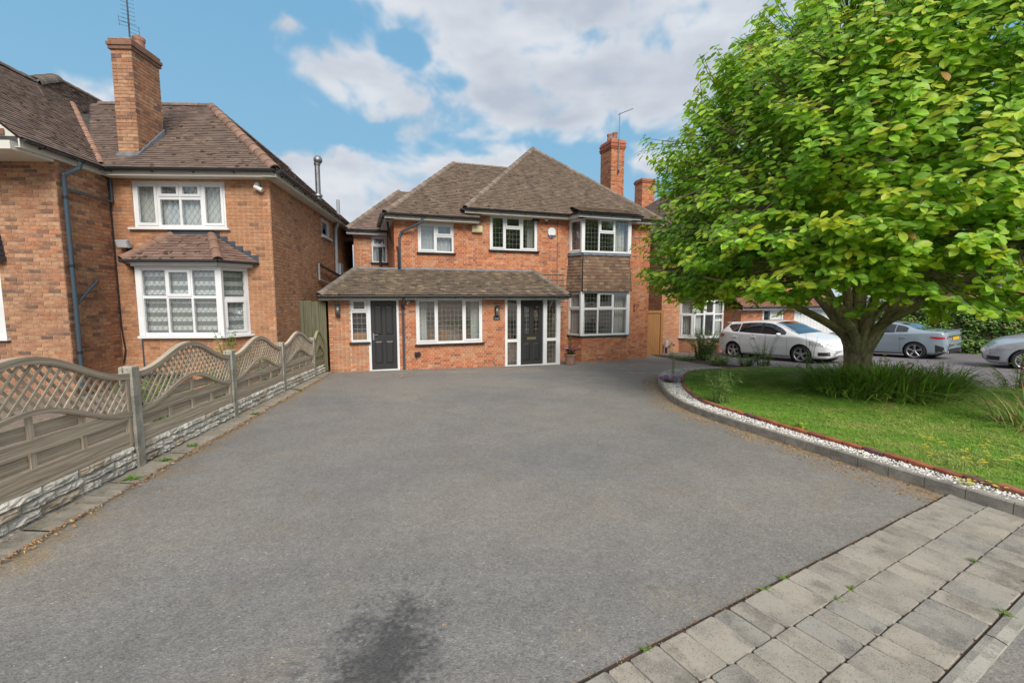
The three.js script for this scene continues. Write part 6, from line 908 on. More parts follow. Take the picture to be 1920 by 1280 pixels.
// lawn grass
{
  const r = rng(121), g = []; for (let i = 0; i < 9; i++) { const b = blade(rr(r, 0.022, 0.05), 0.0042, rr(r, 0.3, 1.1), 2); b.rotateX(rr(r, 0, 0.7)); b.rotateY(r() * 6.28); b.translate(rr(r, -0.022, 0.022), 0, rr(r, -0.022, 0.022)); g.push(b); }
  const tuft = mergeGeometries(g), list = [], o = new THREE.Object3D();
  for (let i = 0; i < 72000; i++) { const z = -1.9 - 11 * Math.pow(r(), 1.0), a = xAt(edgeD, z) + 0.03, b = xAt(rightP, z), x = lerp(a, Math.min(b, a + 7), r()); if (Math.hypot(x - TX, z - TZ) < 0.6) continue; o.position.set(x, lawnY(x, z) - 0.004, z); o.rotation.set(0, r() * 6.28, 0); const nn = noise3(x * 0.9, z * 0.9, 5), n2 = noise3(x * 3.2, z * 3.2, 9), s = rr(r, 0.7, 1.25) * (1 + 0.2 * n2); o.scale.set(s * 1.1, s, s * 1.1); o.updateMatrix(); const dry = sstep(0.0, 0.8, nn * 0.6 + n2 * 0.4 + (r() - 0.5) * 0.8), m = rr(r, 0.75, 1.25); list.push([o.matrix.clone(), col3(V.mul(mix3([0.19, 0.38, 0.035], [0.44, 0.47, 0.13], dry), m))]); }
  const im = instLeaves('grass', tuft, LEAF([1, 1, 1], 0.3, 0.7), list, scene); tag(im, 'short mown grass with dry yellowish patches', 'grass', null, 'stuff');
}
// generic leafy herb: stems with leaves, optional flowers
function herb(name, label, category, x, z, { stems = 8, h = 0.4, spread = 0.25, leaf = 0.05, width = 0.5, cols = [G1, G3], per = 14, flower, fsize = 0.02, fper = 4, seed = 1, yf = gy, lift = 0, group, stemCol = [0.14, 0.2, 0.05], lean = 0.4, spike = false, pos, parent } = {}) {
  const t = parent || thing(name, label, category, pos || [x, yf(x, z) + lift, z], 0, group), r = rng(seed * 977 + 5), list = [], st = [], fl = new GB(), lg = leafGeo(1, width, 0.3, 0.12, 3, 0.4);
  for (let i = 0; i < stems; i++) {
    const a = r() * 6.28, q = Math.sqrt(r()) * spread, b = [Math.cos(a) * q * 0.35, -0.03, Math.sin(a) * q * 0.35], H = h * rr(r, 0.6, 1.1), tip = [Math.cos(a) * q + rr(r, -0.03, 0.03), H, Math.sin(a) * q + rr(r, -0.03, 0.03)], mid = [lerp(b[0], tip[0], 0.3), H * 0.55, lerp(b[2], tip[2], 0.3)];
    st.push(taperTube([b, mid, tip], [0.006, 0.004, 0.002].map((v) => v * Math.max(0.5, Math.min(1.6, h * 2))), 4));
    for (let k = 0; k < per; k++) { const f = rr(r, 0.05, spike ? 0.75 : 1), p = f < 0.5 ? V.add(V.mul(b, 1 - f * 2), V.mul(mid, f * 2)) : V.add(V.mul(mid, 2 - f * 2), V.mul(tip, f * 2 - 1)), aa = r() * 6.28, s = leaf * rr(r, 0.6, 1.2) * (spike ? 1.25 - f : 1); list.push([aim(p, [Math.cos(aa), rr(r, -0.2, 0.75), Math.sin(aa)], [rr(r, -0.3, 0.3), 1, rr(r, -0.3, 0.3)], s), col3(V.mul(cols[Math.floor(r() * cols.length)], rr(r, 0.8, 1.2)))]); }
    if (flower) for (let k = 0; k < fper; k++) { const f = spike ? rr(r, 0.6, 1) : rr(r, 0.9, 1.03), p = V.add(V.mul(mid, 1 - (f - 0.5) * 2), V.mul(tip, (f - 0.5) * 2)), c = V.mul(flower[Math.floor(r() * flower.length)], rr(r, 0.85, 1.15)), o = [p[0] + rr(r, -0.03, 0.03), p[1] + rr(r, -0.01, 0.02), p[2] + rr(r, -0.03, 0.03)], ph = r() * 6; for (let m = 0; m < 5; m++) { const A = ph + m * 1.2566, B = A + 0.95, s = fsize * rr(r, 0.8, 1.2); fl.tri(o, [o[0] + Math.cos(A) * s, o[1] + s * 0.35, o[2] + Math.sin(A) * s], [o[0] + Math.cos(B) * s, o[1] + s * 0.35, o[2] + Math.sin(B) * s], c, [0, 0], [1, 0], [0, 1]); } }
  }
  mesh('stems', mergeGeometries(st), M['stem' + stemCol] ??= MAT({ rgb: stemCol, roughness: 0.8 }), t).userData.kind = 'stuff';
  if (list.length) instLeaves('leaves', lg, M.herbLeaf ??= LEAF([1, 1, 1], 0.35, 0.6), list, t); if (!fl.empty) mesh('flowers', fl, M.petal ??= MAT({ physical: true, vertexColors: true, transmission: 0.2, thickness: 0, roughness: 0.7 }), t).userData.kind = 'stuff';
  return t;
}
// soil border between lawn and neighbouring drive, with its plants
{
  const path = [[6.15, -19.2], [6.45, -17.2], [6.75, -15.2], [7.2, -13.6], [8.4, -12.75], [9.15, -11.6], [9.35, -9.6], [10.4, -8.4], [12.6, -6.9], [14.5, -5.5]], c = spl(path), g = new GB(), n = 60, W = 0.45;
  for (let i = 0; i < n; i++) { const P = (k) => { const p = c.getPointAt(k / n), q = c.getTangentAt(k / n), nx = -q.z, nz = q.x, w = W * (0.8 + 0.3 * noise3(k * 0.3, 1, 1)); const f = (s) => { const x = p.x + nx * w * s, z = p.z + nz * w * s; return [x, gy(x, z) + 0.022, z]; }; return [f(-1), f(1)]; }, a = P(i), b = P(i + 1); g.quad(a[0], b[0], b[1], a[1]); for (const s of [0, 1]) g.quad(a[s], b[s], [b[s][0], b[s][1] - 0.1, b[s][2]], [a[s][0], a[s][1] - 0.1, a[s][2]]); }
  tag(mesh('flower_border', g, M.soil), 'soil border between lawn and neighbouring driveway', null, null, 'structure');
  const kinds = [
    ['border_shrub', 'rounded grey-green feathery shrub under the far white bay window', 7.05, -16.6, { stems: 110, h: 0.85, spread: 0.55, leaf: 0.085, width: 0.28, cols: [[0.24, 0.33, 0.14], [0.3, 0.38, 0.2], [0.17, 0.27, 0.08]], per: 26, flower: [[0.5, 0.52, 0.35]], fsize: 0.012, fper: 3 }],
    ['purple_flower', 'single purple flower stem near the timber gate', 6.3, -17.9, { stems: 4, h: 0.4, spread: 0.12, leaf: 0.08, cols: [G3], per: 8, flower: [[0.25, 0.06, 0.32]], fsize: 0.05, fper: 5 }],
    ['foxglove', 'pale upright spike plant beside the hatchback rear wheel', 7.75, -13.9, { stems: 16, h: 0.75, spread: 0.32, leaf: 0.14, width: 0.3, cols: [G4, G3, [0.26, 0.34, 0.1]], per: 14, spike: true, flower: [[0.42, 0.48, 0.2]], fper: 10, fsize: 0.014 }],
    ['foxglove', 'tall thin spike plant in front of the hatchback door', 8.55, -12.95, { stems: 6, h: 0.8, spread: 0.2, leaf: 0.12, width: 0.3, cols: [G4, G3], per: 10, spike: true, flower: [[0.4, 0.44, 0.2]], fper: 8, fsize: 0.012 }],
    ['low_mound', 'low lime green mound at the lawn tip border', 6.75, -14.7, { stems: 40, h: 0.22, spread: 0.4, leaf: 0.055, width: 0.9, cols: [G4, [0.3, 0.38, 0.05], G3], per: 14 }],
    ['low_mound', 'low reddish bronze mound beside the grey shrub', 7.15, -15.5, { stems: 36, h: 0.25, spread: 0.38, leaf: 0.05, width: 0.6, cols: [[0.3, 0.16, 0.08], G4, [0.26, 0.24, 0.08]], per: 14 }],
    ['low_mound', 'low green mound in front of the rear wheel of the hatchback', 7.4, -14.2, { stems: 40, h: 0.3, spread: 0.4, leaf: 0.06, width: 0.7, cols: [G3, G4, G1], per: 14, flower: [[0.6, 0.5, 0.06]], fper: 1 }],
    ['low_mound', 'low pinkish groundcover in front of the hatchback sill', 8.1, -12.9, { stems: 40, h: 0.14, spread: 0.45, leaf: 0.045, width: 0.7, cols: [[0.32, 0.15, 0.09], [0.28, 0.2, 0.07], G4], per: 12 }],
    ['low_mound', 'short weedy strip along the gate end of the border', 6.35, -16.6, { stems: 40, h: 0.16, spread: 0.5, leaf: 0.05, width: 0.7, cols: [G3, G4], per: 12 }],
    ['yellow_flower', 'pale yellow flowered herb beside the trunk', 9.1, -10.9, { stems: 20, h: 0.42, spread: 0.4, leaf: 0.06, cols: [G3, G4], per: 12, flower: [[0.62, 0.58, 0.12]], fper: 6, fsize: 0.03 }],
    ['wild_herb', 'loose grey-green herb right of the trunk', 9.5, -9.9, { stems: 46, h: 0.4, spread: 0.55, leaf: 0.06, width: 0.35, cols: [G4, [0.28, 0.34, 0.12]], per: 14, flower: [[0.6, 0.55, 0.1]], fper: 2 }],
    ['wild_herb', 'straggly yellow-green herb halfway along the border', 10.1, -8.9, { stems: 50, h: 0.38, spread: 0.6, leaf: 0.06, width: 0.35, cols: [G4, G3, [0.3, 0.34, 0.12]], per: 14, flower: [[0.5, 0.45, 0.1], [0.5, 0.2, 0.35]], fper: 2, fsize: 0.014 }],
    ['wild_herb', 'frothy pale herb at the picture edge', 10.5, -8.1, { stems: 50, h: 0.42, spread: 0.6, leaf: 0.06, width: 0.35, cols: [G4, [0.26, 0.32, 0.14]], per: 14, flower: [[0.6, 0.5, 0.08]], fper: 2, fsize: 0.014 }],
    ['tall_herb', 'tall leafy herb with a red-brown stem before the silver car', 10.5, -9.3, { stems: 7, h: 0.9, spread: 0.25, leaf: 0.16, width: 0.28, cols: [G4, [0.35, 0.14, 0.08], G3], per: 12, stemCol: [0.25, 0.08, 0.05] }],
    ['low_mound', 'low leafy weeds at the back lawn edge', 8.95, -9.6, { stems: 50, h: 0.22, spread: 0.55, leaf: 0.05, cols: [G3, G4], per: 12 }],
    ['low_mound', 'brown-stemmed low weeds behind the lawn', 9.6, -8.6, { stems: 50, h: 0.2, spread: 0.6, leaf: 0.05, cols: [G4, [0.28, 0.2, 0.09]], per: 12 }],
  ];
  kinds.forEach(([n2, l, x, z, o], i) => herb(n2, l, 'plant', x, z, { ...o, h: o.h * 1.3, spread: o.spread * 1.3, leaf: o.leaf * 1.15, seed: i + 3, lift: 0.02 }));
}
// plants in the gravel and on the lawn rim
herb('feathery_weed', 'tall feathery pale green weed growing in the white gravel', 'weed', 3.42, -7.35, { stems: 26, h: 0.55, spread: 0.34, leaf: 0.09, width: 0.12, cols: [[0.2, 0.33, 0.07], [0.26, 0.38, 0.1]], per: 34, seed: 41, lift: 0.1 });
herb('pink_alpine', 'mauve flowered alpine cushion at the kerb tip', 'flower', 3.5, -10.0, { stems: 60, h: 0.12, spread: 0.26, leaf: 0.03, cols: [G3, G1], per: 10, flower: [[0.42, 0.18, 0.45], [0.5, 0.25, 0.5]], fper: 4, fsize: 0.022, seed: 42, lift: 0.1 });
herb('thin_weed', 'thin upright weed at the far kerb tip', 'weed', 4.05, -11.3, { stems: 3, h: 0.6, spread: 0.07, leaf: 0.07, width: 0.35, cols: [G4], per: 12, seed: 43, lift: 0.1 });
herb('yellow_corydalis', 'arching yellow-flowered weed sprawling over the lawn edge', 'flower', 4.35, -4.2, { stems: 14, h: 0.18, spread: 0.42, leaf: 0.03, cols: [G4, [0.36, 0.42, 0.08]], per: 12, flower: [[0.62, 0.5, 0.04]], fper: 4, fsize: 0.018, seed: 44, lift: 0.1 });
herb('yellow_corydalis', 'small yellow-flowered weed hanging over the kerb face', 'flower', 3.86, -3.62, { stems: 6, h: 0.05, spread: 0.14, leaf: 0.025, cols: [G4], per: 8, flower: [[0.62, 0.5, 0.04]], fper: 4, fsize: 0.016, seed: 45, lift: 0.1 });
herb('lawn_weed', 'small lime green weed on the lawn rim bricks', 'weed', 3.65, -5.6, { stems: 8, h: 0.09, spread: 0.08, leaf: 0.04, width: 0.8, cols: [[0.36, 0.46, 0.05]], per: 8, seed: 46, lift: 0.12 });
// flower pot by the bay
{
  const px = 1.93, pz = -14.95, t = thing('flower_pot', 'pink plastic flower pot beside the front door bay', 'flower pot', [px, gy(px, pz) + 0.004, pz]), g = new THREE.LatheGeometry([[0.02, 0], [0.135, 0], [0.14, 0.02], [0.185, 0.30], [0.21, 0.305], [0.215, 0.36], [0.195, 0.36], [0.18, 0.3], [0.12, 0.03]].map((p) => new THREE.Vector2(...p)), 28); mesh('pot', g, M.pinkPot, t); const s = new THREE.CylinderGeometry(0.185, 0.185, 0.01, 20); s.translate(0, 0.325, 0); mesh('compost', s, M.soil, t);
  herb('petunia', 'pink, white and purple petunias filling the pink pot', 'flower', 0, 0, { pos: [px, gy(px, pz) + 0.33, pz], stems: 46, h: 0.24, spread: 0.3, leaf: 0.06, width: 0.7, cols: [G1, G3], per: 10, flower: [[0.62, 0.04, 0.16], [0.62, 0.06, 0.2], [0.7, 0.68, 0.66], [0.2, 0.06, 0.35], [0.6, 0.1, 0.14]], fper: 2, fsize: 0.045, seed: 47 });
  herb('climber', 'thin green climber rising behind the pink pot', 'plant', 0, 0, { pos: [px + 0.0, gy(px, pz) + 0.33, pz - 0.05], stems: 4, h: 0.85, spread: 0.1, leaf: 0.07, width: 0.6, cols: [G3, G4], per: 16, flower: [[0.6, 0.05, 0.12]], fper: 3, fsize: 0.04, seed: 48 });
}
// weeds in the paving, along the fence and behind it
{
  const r = rng(131); const spots = [[0.3, 0.0], [1.2, 0.0], [1.4, -0.005], [1.45, 0.252], [1.62, 0.252], [2.6, 0.493], [2.05, 0.73], [2.55, 0.73]];
  const ord = ['first', 'second', 'third', 'fourth', 'fifth', 'sixth', 'seventh', 'eighth', 'ninth'], cnt = {};
  spots.forEach(([a, b], i) => { const [x, z] = pvx(a, b), row = b < 0.1 ? 'where paving meets tarmac' : b < 0.3 ? 'in the first long paving joint' : b < 0.6 ? 'in the second long paving joint' : 'beside the road kerb', k = spots.filter((s) => Math.abs(s[1] - b) < 0.06 && s[0] < a).length; herb('joint_weed', 'tiny weed tuft ' + row + ', ' + ord[k] + ' from the picture bottom', 'weed', x, z, { stems: 14, h: 0.012, spread: 0.022, leaf: 0.010, width: 0.9, cols: [[0.24, 0.3, 0.04], G3], per: 6, seed: 60 + i, lift: 0.012, group: 'weeds in the paving joints' }); });
  const fs = [[-3.52, -4.05], [-3.62, -4.62], [-3.72, -5.15], [-4.02, -6.95], [-4.45, -9.35]];
  fs.forEach(([x, z], i) => herb('kerb_weed', 'small green weed tuft at the fence foot, ' + ord[fs.filter((s) => s[1] > z).length] + ' from the camera', 'weed', x, z, { stems: 30, h: 0.03, spread: 0.07, leaf: 0.018, width: 0.7, cols: [[0.2, 0.36, 0.04], G3], per: 8, seed: 90 + i, lift: 0.02, group: 'weeds along the foot of the fence' }));
  const bl = [[-5.35, -8.7, 'leafy green sapling above the fence below the neighbouring bay', 1.25, 16], [-4.9, -7.6, 'green weeds seen through the second lattice panel', 0.75, 30], [-6.2, -7.3, 'low green weeds beneath the neighbouring bay window', 0.5, 24], [-5.1, -9.4, 'green weeds seen through the third lattice panel', 0.7, 30], [-7.6, -8.9, 'small fern-like weed by the black ground pipe', 0.3, 14], [-5.2, -6.6, 'low weeds behind the second fence post', 0.7, 26]];
  bl.forEach(([x, z, l, h, n], i) => herb('back_weed', l, 'weed', x, z, { stems: n, h, spread: 0.36, leaf: 0.1, width: 0.5, cols: [G3, [0.16, 0.36, 0.04], G1], per: 12, seed: 120 + i }));
}
// fallen leaf litter along kerbs and in the gutter
{
  const r = rng(141), lg = leafGeo(1, 0.5, 0.5, 0.3, 2), list = [], put = (x, z, s, y = 0.006) => { const a = r() * 6.28; const c = r(); list.push([aim([x, gy(x, z) + y + r() * 0.008, z], [Math.cos(a), rr(r, -0.1, 0.4), Math.sin(a)], [rr(r, -0.8, 0.8), 1, rr(r, -0.8, 0.8)], s), col3(V.mul(c < 0.55 ? [0.38, 0.20, 0.08] : c < 0.8 ? [0.50, 0.33, 0.15] : [0.2, 0.125, 0.07], rr(r, 0.7, 1.2)))]); };
  for (let i = 0; i < 2600; i++) { const a = rr(r, -0.5, 4.5), b = 0.845 + Math.abs(r() + r() - 1) * 0.11, [x, z] = pvx(a, b); put(x, z, rr(r, 0.008, 0.024), -0.022); }
  for (let i = 0; i < 2600; i++) { const u = rr(r, 0.2, 0.99), p = kerbC.getPointAt(u), q = kerbC.getTangentAt(u), d = 0.01 + Math.pow(r(), 1.8) * 0.4; put(p.x - Math.abs(q.z) * d, p.z + Math.abs(q.x) * d * 0.3, rr(r, 0.01, 0.034)); }
  const ed = [[-2.86, -1.2], [-3.32, -3.6], [-3.50, -4.4], [-3.93, -6.73], [-4.40, -9.12], [-4.84, -11.5]];
  for (let i = 0; i < 2300; i++) { const z = rr(r, -11.8, -1.6), x = xAt(ed, z) + (r() < 0.75 ? rr(r, -0.02, 0.10) * r() : -0.2 + rr(r, -0.03, 0.05)); put(x, z, rr(r, 0.012, 0.034), 0.024); }
  for (let i = 0; i < 700; i++) { const [x, z] = pvx(rr(r, -0.3, 4), rr(r, -0.035, 0.012)); put(x, z, rr(r, 0.004, 0.014)); }
  for (let i = 0; i < 160; i++) put(rr(r, -3, 3), rr(r, -11, -1.6), rr(r, 0.006, 0.018));
  const im = instLeaves('leaf_litter', lg, MAT({ roughness: 0.9 }), list, scene); tag(im, 'brown leaf litter along kerbs, fence edging and road gutter', 'leaves', null, 'stuff');
}
// ---------- cars ----------
function lut(tab) { const n = tab.length; return (x) => { if (x <= tab[0][0]) return tab[0][1]; if (x >= tab[n - 1][0]) return tab[n - 1][1]; let i = 0; while (tab[i + 1][0] < x) i++; const p = (k) => tab[clamp(k, 0, n - 1)], [x0, y0] = p(i), [x1, y1] = p(i + 1), t = (x - x0) / (x1 - x0), h = x1 - x0, m0 = i > 0 ? (y1 - p(i - 1)[1]) / (x1 - p(i - 1)[0]) : (y1 - y0) / h, m1 = i + 2 < n ? (p(i + 2)[1] - y0) / (p(i + 2)[0] - x0) : (y1 - y0) / h, t2 = t * t, t3 = t2 * t; return (2 * t3 - 3 * t2 + 1) * y0 + (t3 - 2 * t2 + t) * h * m0 * 0.7 + (-2 * t3 + 3 * t2) * y1 + (t3 - t2) * h * m1 * 0.7; }; }
function carPaint(rgb, metal = 0) { return MAT({ physical: true, rgb, roughness: 0.32, metalness: metal, clearcoat: 1, clearcoatRoughness: 0.04 }); }
M.carGlass = MAT({ physical: true, rgb: [0.012, 0.014, 0.016], roughness: 0.04, clearcoat: 1, clearcoatRoughness: 0.02, specularIntensity: 1 });
M.tyre = MAT({ rgb: [0.018, 0.018, 0.019], roughness: 0.85, bumpMap: T.grit, bumpScale: 0.002 }); M.trim = MAT({ rgb: [0.02, 0.02, 0.022], roughness: 0.55 }); M.alloy = MAT({ rgb: [0.58, 0.59, 0.61], roughness: 0.28, metalness: 0.85 }); M.red = MAT({ physical: true, rgb: [0.42, 0.012, 0.02], roughness: 0.15, clearcoat: 1 }); M.lampGlass = MAT({ physical: true, rgb: [0.55, 0.57, 0.6], roughness: 0.08, metalness: 0.3, clearcoat: 1 }); M.plateYellow = MAT({ rgb: [0.68, 0.42, 0.02], roughness: 0.45 });
function wheelOn(parent, x, y, z, side, spokes, R = 0.325, rimR = 0.225, split = false) {
  const w = part('wheel', parent); w.position.set(x, y, z); w.rotation.y = side > 0 ? 0 : Math.PI;
  const ty = new THREE.LatheGeometry([[rimR - 0.004, -0.1], [R - 0.035, -0.108], [R - 0.008, -0.095], [R, -0.07], [R, 0.07], [R - 0.008, 0.095], [R - 0.035, 0.108], [rimR, 0.1], [rimR - 0.012, 0.08]].map((p) => new THREE.Vector2(...p)), 36); ty.rotateX(Math.PI / 2); mesh('tyre', ty, M.tyre, w);
  const rm = new THREE.LatheGeometry([[rimR + 0.002, 0.098], [rimR - 0.012, 0.1], [rimR - 0.022, 0.085], [rimR - 0.03, -0.06], [0.02, -0.06]].map((p) => new THREE.Vector2(...p)), 36); rm.rotateX(Math.PI / 2); mesh('rim', rm, M.alloy, w);
  const dk = new THREE.CylinderGeometry(rimR * 0.8, rimR * 0.8, 0.02, 24); dk.rotateX(Math.PI / 2); dk.translate(0, 0, 0.0); mesh('brake_disc', dk, M.trim, w);
  for (let i = 0; i < spokes; i++) { const a = i / spokes * 6.2832 + 0.3, l = []; for (const o of split ? [-0.1, 0.1] : [0]) { const s = new THREE.Shape(), w0 = (spokes > 9 ? 0.011 : split ? 0.014 : 0.032), w1 = (spokes > 9 ? 0.012 : split ? 0.013 : 0.024); s.moveTo(0.03, -w0); s.lineTo(rimR - 0.015, -w1 + o * 0.5 * rimR * 1.2); s.lineTo(rimR - 0.015, w1 + o * 0.5 * rimR * 1.2); s.lineTo(0.03, w0); l.push(new THREE.ExtrudeGeometry(s, { depth: 0.022, bevelSize: 0.004, bevelThickness: 0.004, bevelSegments: 1 })); } const g = mergeGeometries(l); g.translate(0, 0, 0.055); g.rotateZ(a); mesh('spoke', g, M.alloy, w); }
  const hb = new THREE.CylinderGeometry(0.04, 0.055, 0.03, 18); hb.rotateX(Math.PI / 2); hb.translate(0, 0, 0.075); mesh('hub_cap', hb, M.alloy, w);
  return w;
}
// spec: profiles along x (front +), section built from sill to roof
function makeCar(name, label, sp) {
  const t = thing(name, label, 'car', [0, 0, 0]), top = lut(sp.top), belt = lut(sp.belt), wid = lut(sp.wid), roofW = lut(sp.roofW), bot = lut(sp.bot);
  const sec = (x) => { const w = wid(x), b = bot(x), bl = Math.min(belt(x), top(x) - 0.012), tp = top(x), rw = Math.min(roofW(x), w - 0.02), mid = lerp(b, bl, 0.55); return [[0, b], [w * 0.86, b], [w * 0.965, b + 0.05], [w * 0.985, b + 0.16], [w, mid - 0.06], [w * 0.997, mid + 0.04], [w * 0.985, bl - 0.045], [w * 0.965, bl], [lerp(w * 0.955, rw, 0.5), lerp(bl, tp, 0.5)], [rw, tp - Math.min(0.055, (tp - bl) * 0.25)], [rw * 0.9, tp - Math.min(0.018, (tp - bl) * 0.1)], [rw * 0.5, tp - 0.002], [0, tp]]; };
  const S = (x, v) => { const q = sec(x), f = v * (q.length - 1), i = Math.min(Math.floor(f), q.length - 2), u = f - i; return [lerp(q[i][0], q[i + 1][0], u), lerp(q[i][1], q[i + 1][1], u)]; };
  const nx = 76, nv = 24, x0 = sp.x0, x1 = sp.x1, pos = [], idx = [], ring = 2 * nv;
  const xs = []; for (let i = 0; i <= nx; i++) { const u = i / nx; xs.push(lerp(x0, x1, 0.5 - 0.5 * Math.cos(Math.PI * (0.06 + 0.88 * u)) ) ); } const a0 = xs[0], a1 = xs[nx]; for (let i = 0; i <= nx; i++) xs[i] = lerp(x0, x1, (xs[i] - a0) / (a1 - a0));
  for (let i = 0; i <= nx; i++) for (let k = 0; k < ring; k++) { const v = k <= nv ? k / nv : (ring - k) / nv, s = k <= nv ? 1 : -1, p = S(xs[i], v); pos.push(xs[i], p[1], p[0] * s); }
  for (let i = 0; i < nx; i++) for (let k = 0; k < ring; k++) { const a = i * ring + k, b = i * ring + (k + 1) % ring, c = a + ring, d = b + ring; idx.push(a, c, b, b, c, d); }
  const cap = (i, f) => { const c = pos.length / 3; let y = 0; for (let k = 0; k < ring; k++) y += pos[(i * ring + k) * 3 + 1] / ring; pos.push(xs[i], y, 0); for (let k = 0; k < ring; k++) { const a = i * ring + k, b = i * ring + (k + 1) % ring; f ? idx.push(c, a, b) : idx.push(c, b, a); } }; cap(0, true); cap(nx, false);
  // idx order above: flip so faces point outwards
  const g = new THREE.BufferGeometry(); g.setAttribute('position', new THREE.Float32BufferAttribute(pos, 3)); const flip = []; for (let i = 0; i < idx.length; i += 3) flip.push(idx[i], idx[i + 2], idx[i + 1]); g.setIndex(flip); g.computeVertexNormals(); g.setAttribute('uv', new THREE.Float32BufferAttribute(new Array(pos.length / 3 * 2).fill(0), 2));
  const ev = new Evaluator(); ev.useGroups = false; let body = new Brush(g); body.updateMatrixWorld();
  for (const ax of sp.axles) { const c = new THREE.CylinderGeometry(sp.arch, sp.arch, 3, 40); c.rotateX(Math.PI / 2); c.translate(ax, sp.wr, 0); const keep = new Brush(c); keep.updateMatrixWorld(); body = ev.evaluate(body, keep, SUBTRACTION); }
  mesh('body', body.geometry, sp.paint, t);
  for (const ax of sp.axles) { const c = new THREE.CylinderGeometry(sp.arch + 0.004, sp.arch + 0.004, wid(ax) * 1.86, 32, 1, true, -2.2, 4.4); c.rotateX(Math.PI / 2); c.rotateZ(Math.PI / 2 * 0); const q = new THREE.CylinderGeometry(sp.arch + 0.003, sp.arch + 0.003, wid(ax) * 1.9, 40, 1, true); q.rotateX(Math.PI / 2); q.translate(ax, sp.wr, 0); mesh('wheel_well', q, M.trim, t); }
  { const u = new GB(); u.hex([x0 + 0.35, 0.17, -0.62], [x1 - x0 - 0.7, 0, 0], [0, 0.1, 0], [0, 0, 1.24]); mesh('underside', u, M.trim, t); }
  // patches lying on the body skin: side glass, windscreens, lamps
  const nrm = (x, v, s) => { const e = 0.01, p = S(x, v), px = S(x + e, v), pv = S(x, Math.min(1, v + e)), pv0 = S(x, Math.max(0, v - e)); const A = [e, px[1] - p[1], (px[0] - p[0]) * s], B = [0, pv[1] - pv0[1], (pv[0] - pv0[0]) * s]; let n = V.norm(V.cross(A, B)); if (V.dot(n, [0, p[1] - 0.7, p[0] * s + 1e-6]) < 0) n = V.mul(n, -1); return n; };
  const vAtY = (x, y) => { let lo = 0.15, hi = 1; for (let i = 0; i < 24; i++) { const m = (lo + hi) / 2; if (S(x, m)[1] < y) lo = m; else hi = m; } return (lo + hi) / 2; };
  const patch = (nm, mat, xa, xb, lowF, highF, side, off = 0.004, n = 14, m = 5) => { const gb = new GB(), P = (i, j) => { const x = lerp(xa, xb, i / n), lo = lowF(x), hi = Math.max(lo + 0.004, highF(x)), v = vAtY(x, lerp(lo, hi, j / m)), p = S(x, v), q = nrm(x, v, side); return [x + q[0] * off, p[1] + q[1] * off, p[0] * side + q[2] * off]; }; for (let i = 0; i < n; i++) for (let j = 0; j < m; j++) gb.quad(P(i, j), P(i + 1, j), P(i + 1, j + 1), P(i, j + 1)); const q = gb.geo(); q.deleteAttribute('normal'); const w = mergeVerts(q); return mesh(nm, w, mat, t); };
  const screen = (nm, mat, xa, xb, f, off = 0.005, n = 10, m = 16) => { const gb = new GB(), P = (i, j) => { const x = lerp(xa, xb, i / n), s = lerp(-1, 1, j / m), q = sec(x), hw = q[9][0] * f(x), zz = Math.abs(s) * hw; let k = q.length - 1; while (k > 8 && q[k][0] < zz) k--; const u = (zz - q[k + 1 < q.length ? k + 1 : k][0]) / ((q[k][0] - (q[k + 1] || q[k])[0]) || 1), y = k + 1 < q.length ? lerp(q[k + 1][1], q[k][1], clamp(u)) : q[k][1]; return [x + off * 0.7 * Math.sign(xb - xa) * 0, y + off, s * hw]; }; for (let i = 0; i < n; i++) for (let j = 0; j < m; j++) gb.quad(P(i, j), P(i, j + 1), P(i + 1, j + 1), P(i + 1, j)); const q = gb.geo(); q.deleteAttribute('normal'); return mesh(nm, mergeVerts(q), mat, t); };
  sp.details({ t, patch, screen, top, belt, wid, S, sec, vAtY, nrm });
  sp.axles.forEach((ax) => { for (const s of [1, -1]) wheelOn(t, ax, sp.wr, s * (wid(ax) - 0.125), s, sp.spokes, sp.wr, sp.rim, sp.split); });
  return t;
}
function mergeVerts(g) { g.deleteAttribute('color'); g.deleteAttribute('uv'); const p = g.attributes.position, map = new Map(), np = [], idx = []; for (let i = 0; i < p.count; i++) { const k = [p.getX(i), p.getY(i), p.getZ(i)].map((v) => Math.round(v * 1e4)).join(); if (!map.has(k)) { map.set(k, np.length / 3); np.push(p.getX(i), p.getY(i), p.getZ(i)); } idx.push(map.get(k)); } const q = new THREE.BufferGeometry(); q.setAttribute('position', new THREE.Float32BufferAttribute(np, 3)); q.setAttribute('uv', new THREE.Float32BufferAttribute(new Array(np.length / 3 * 2).fill(0), 2)); q.setIndex(idx); q.computeVertexNormals(); return q; }
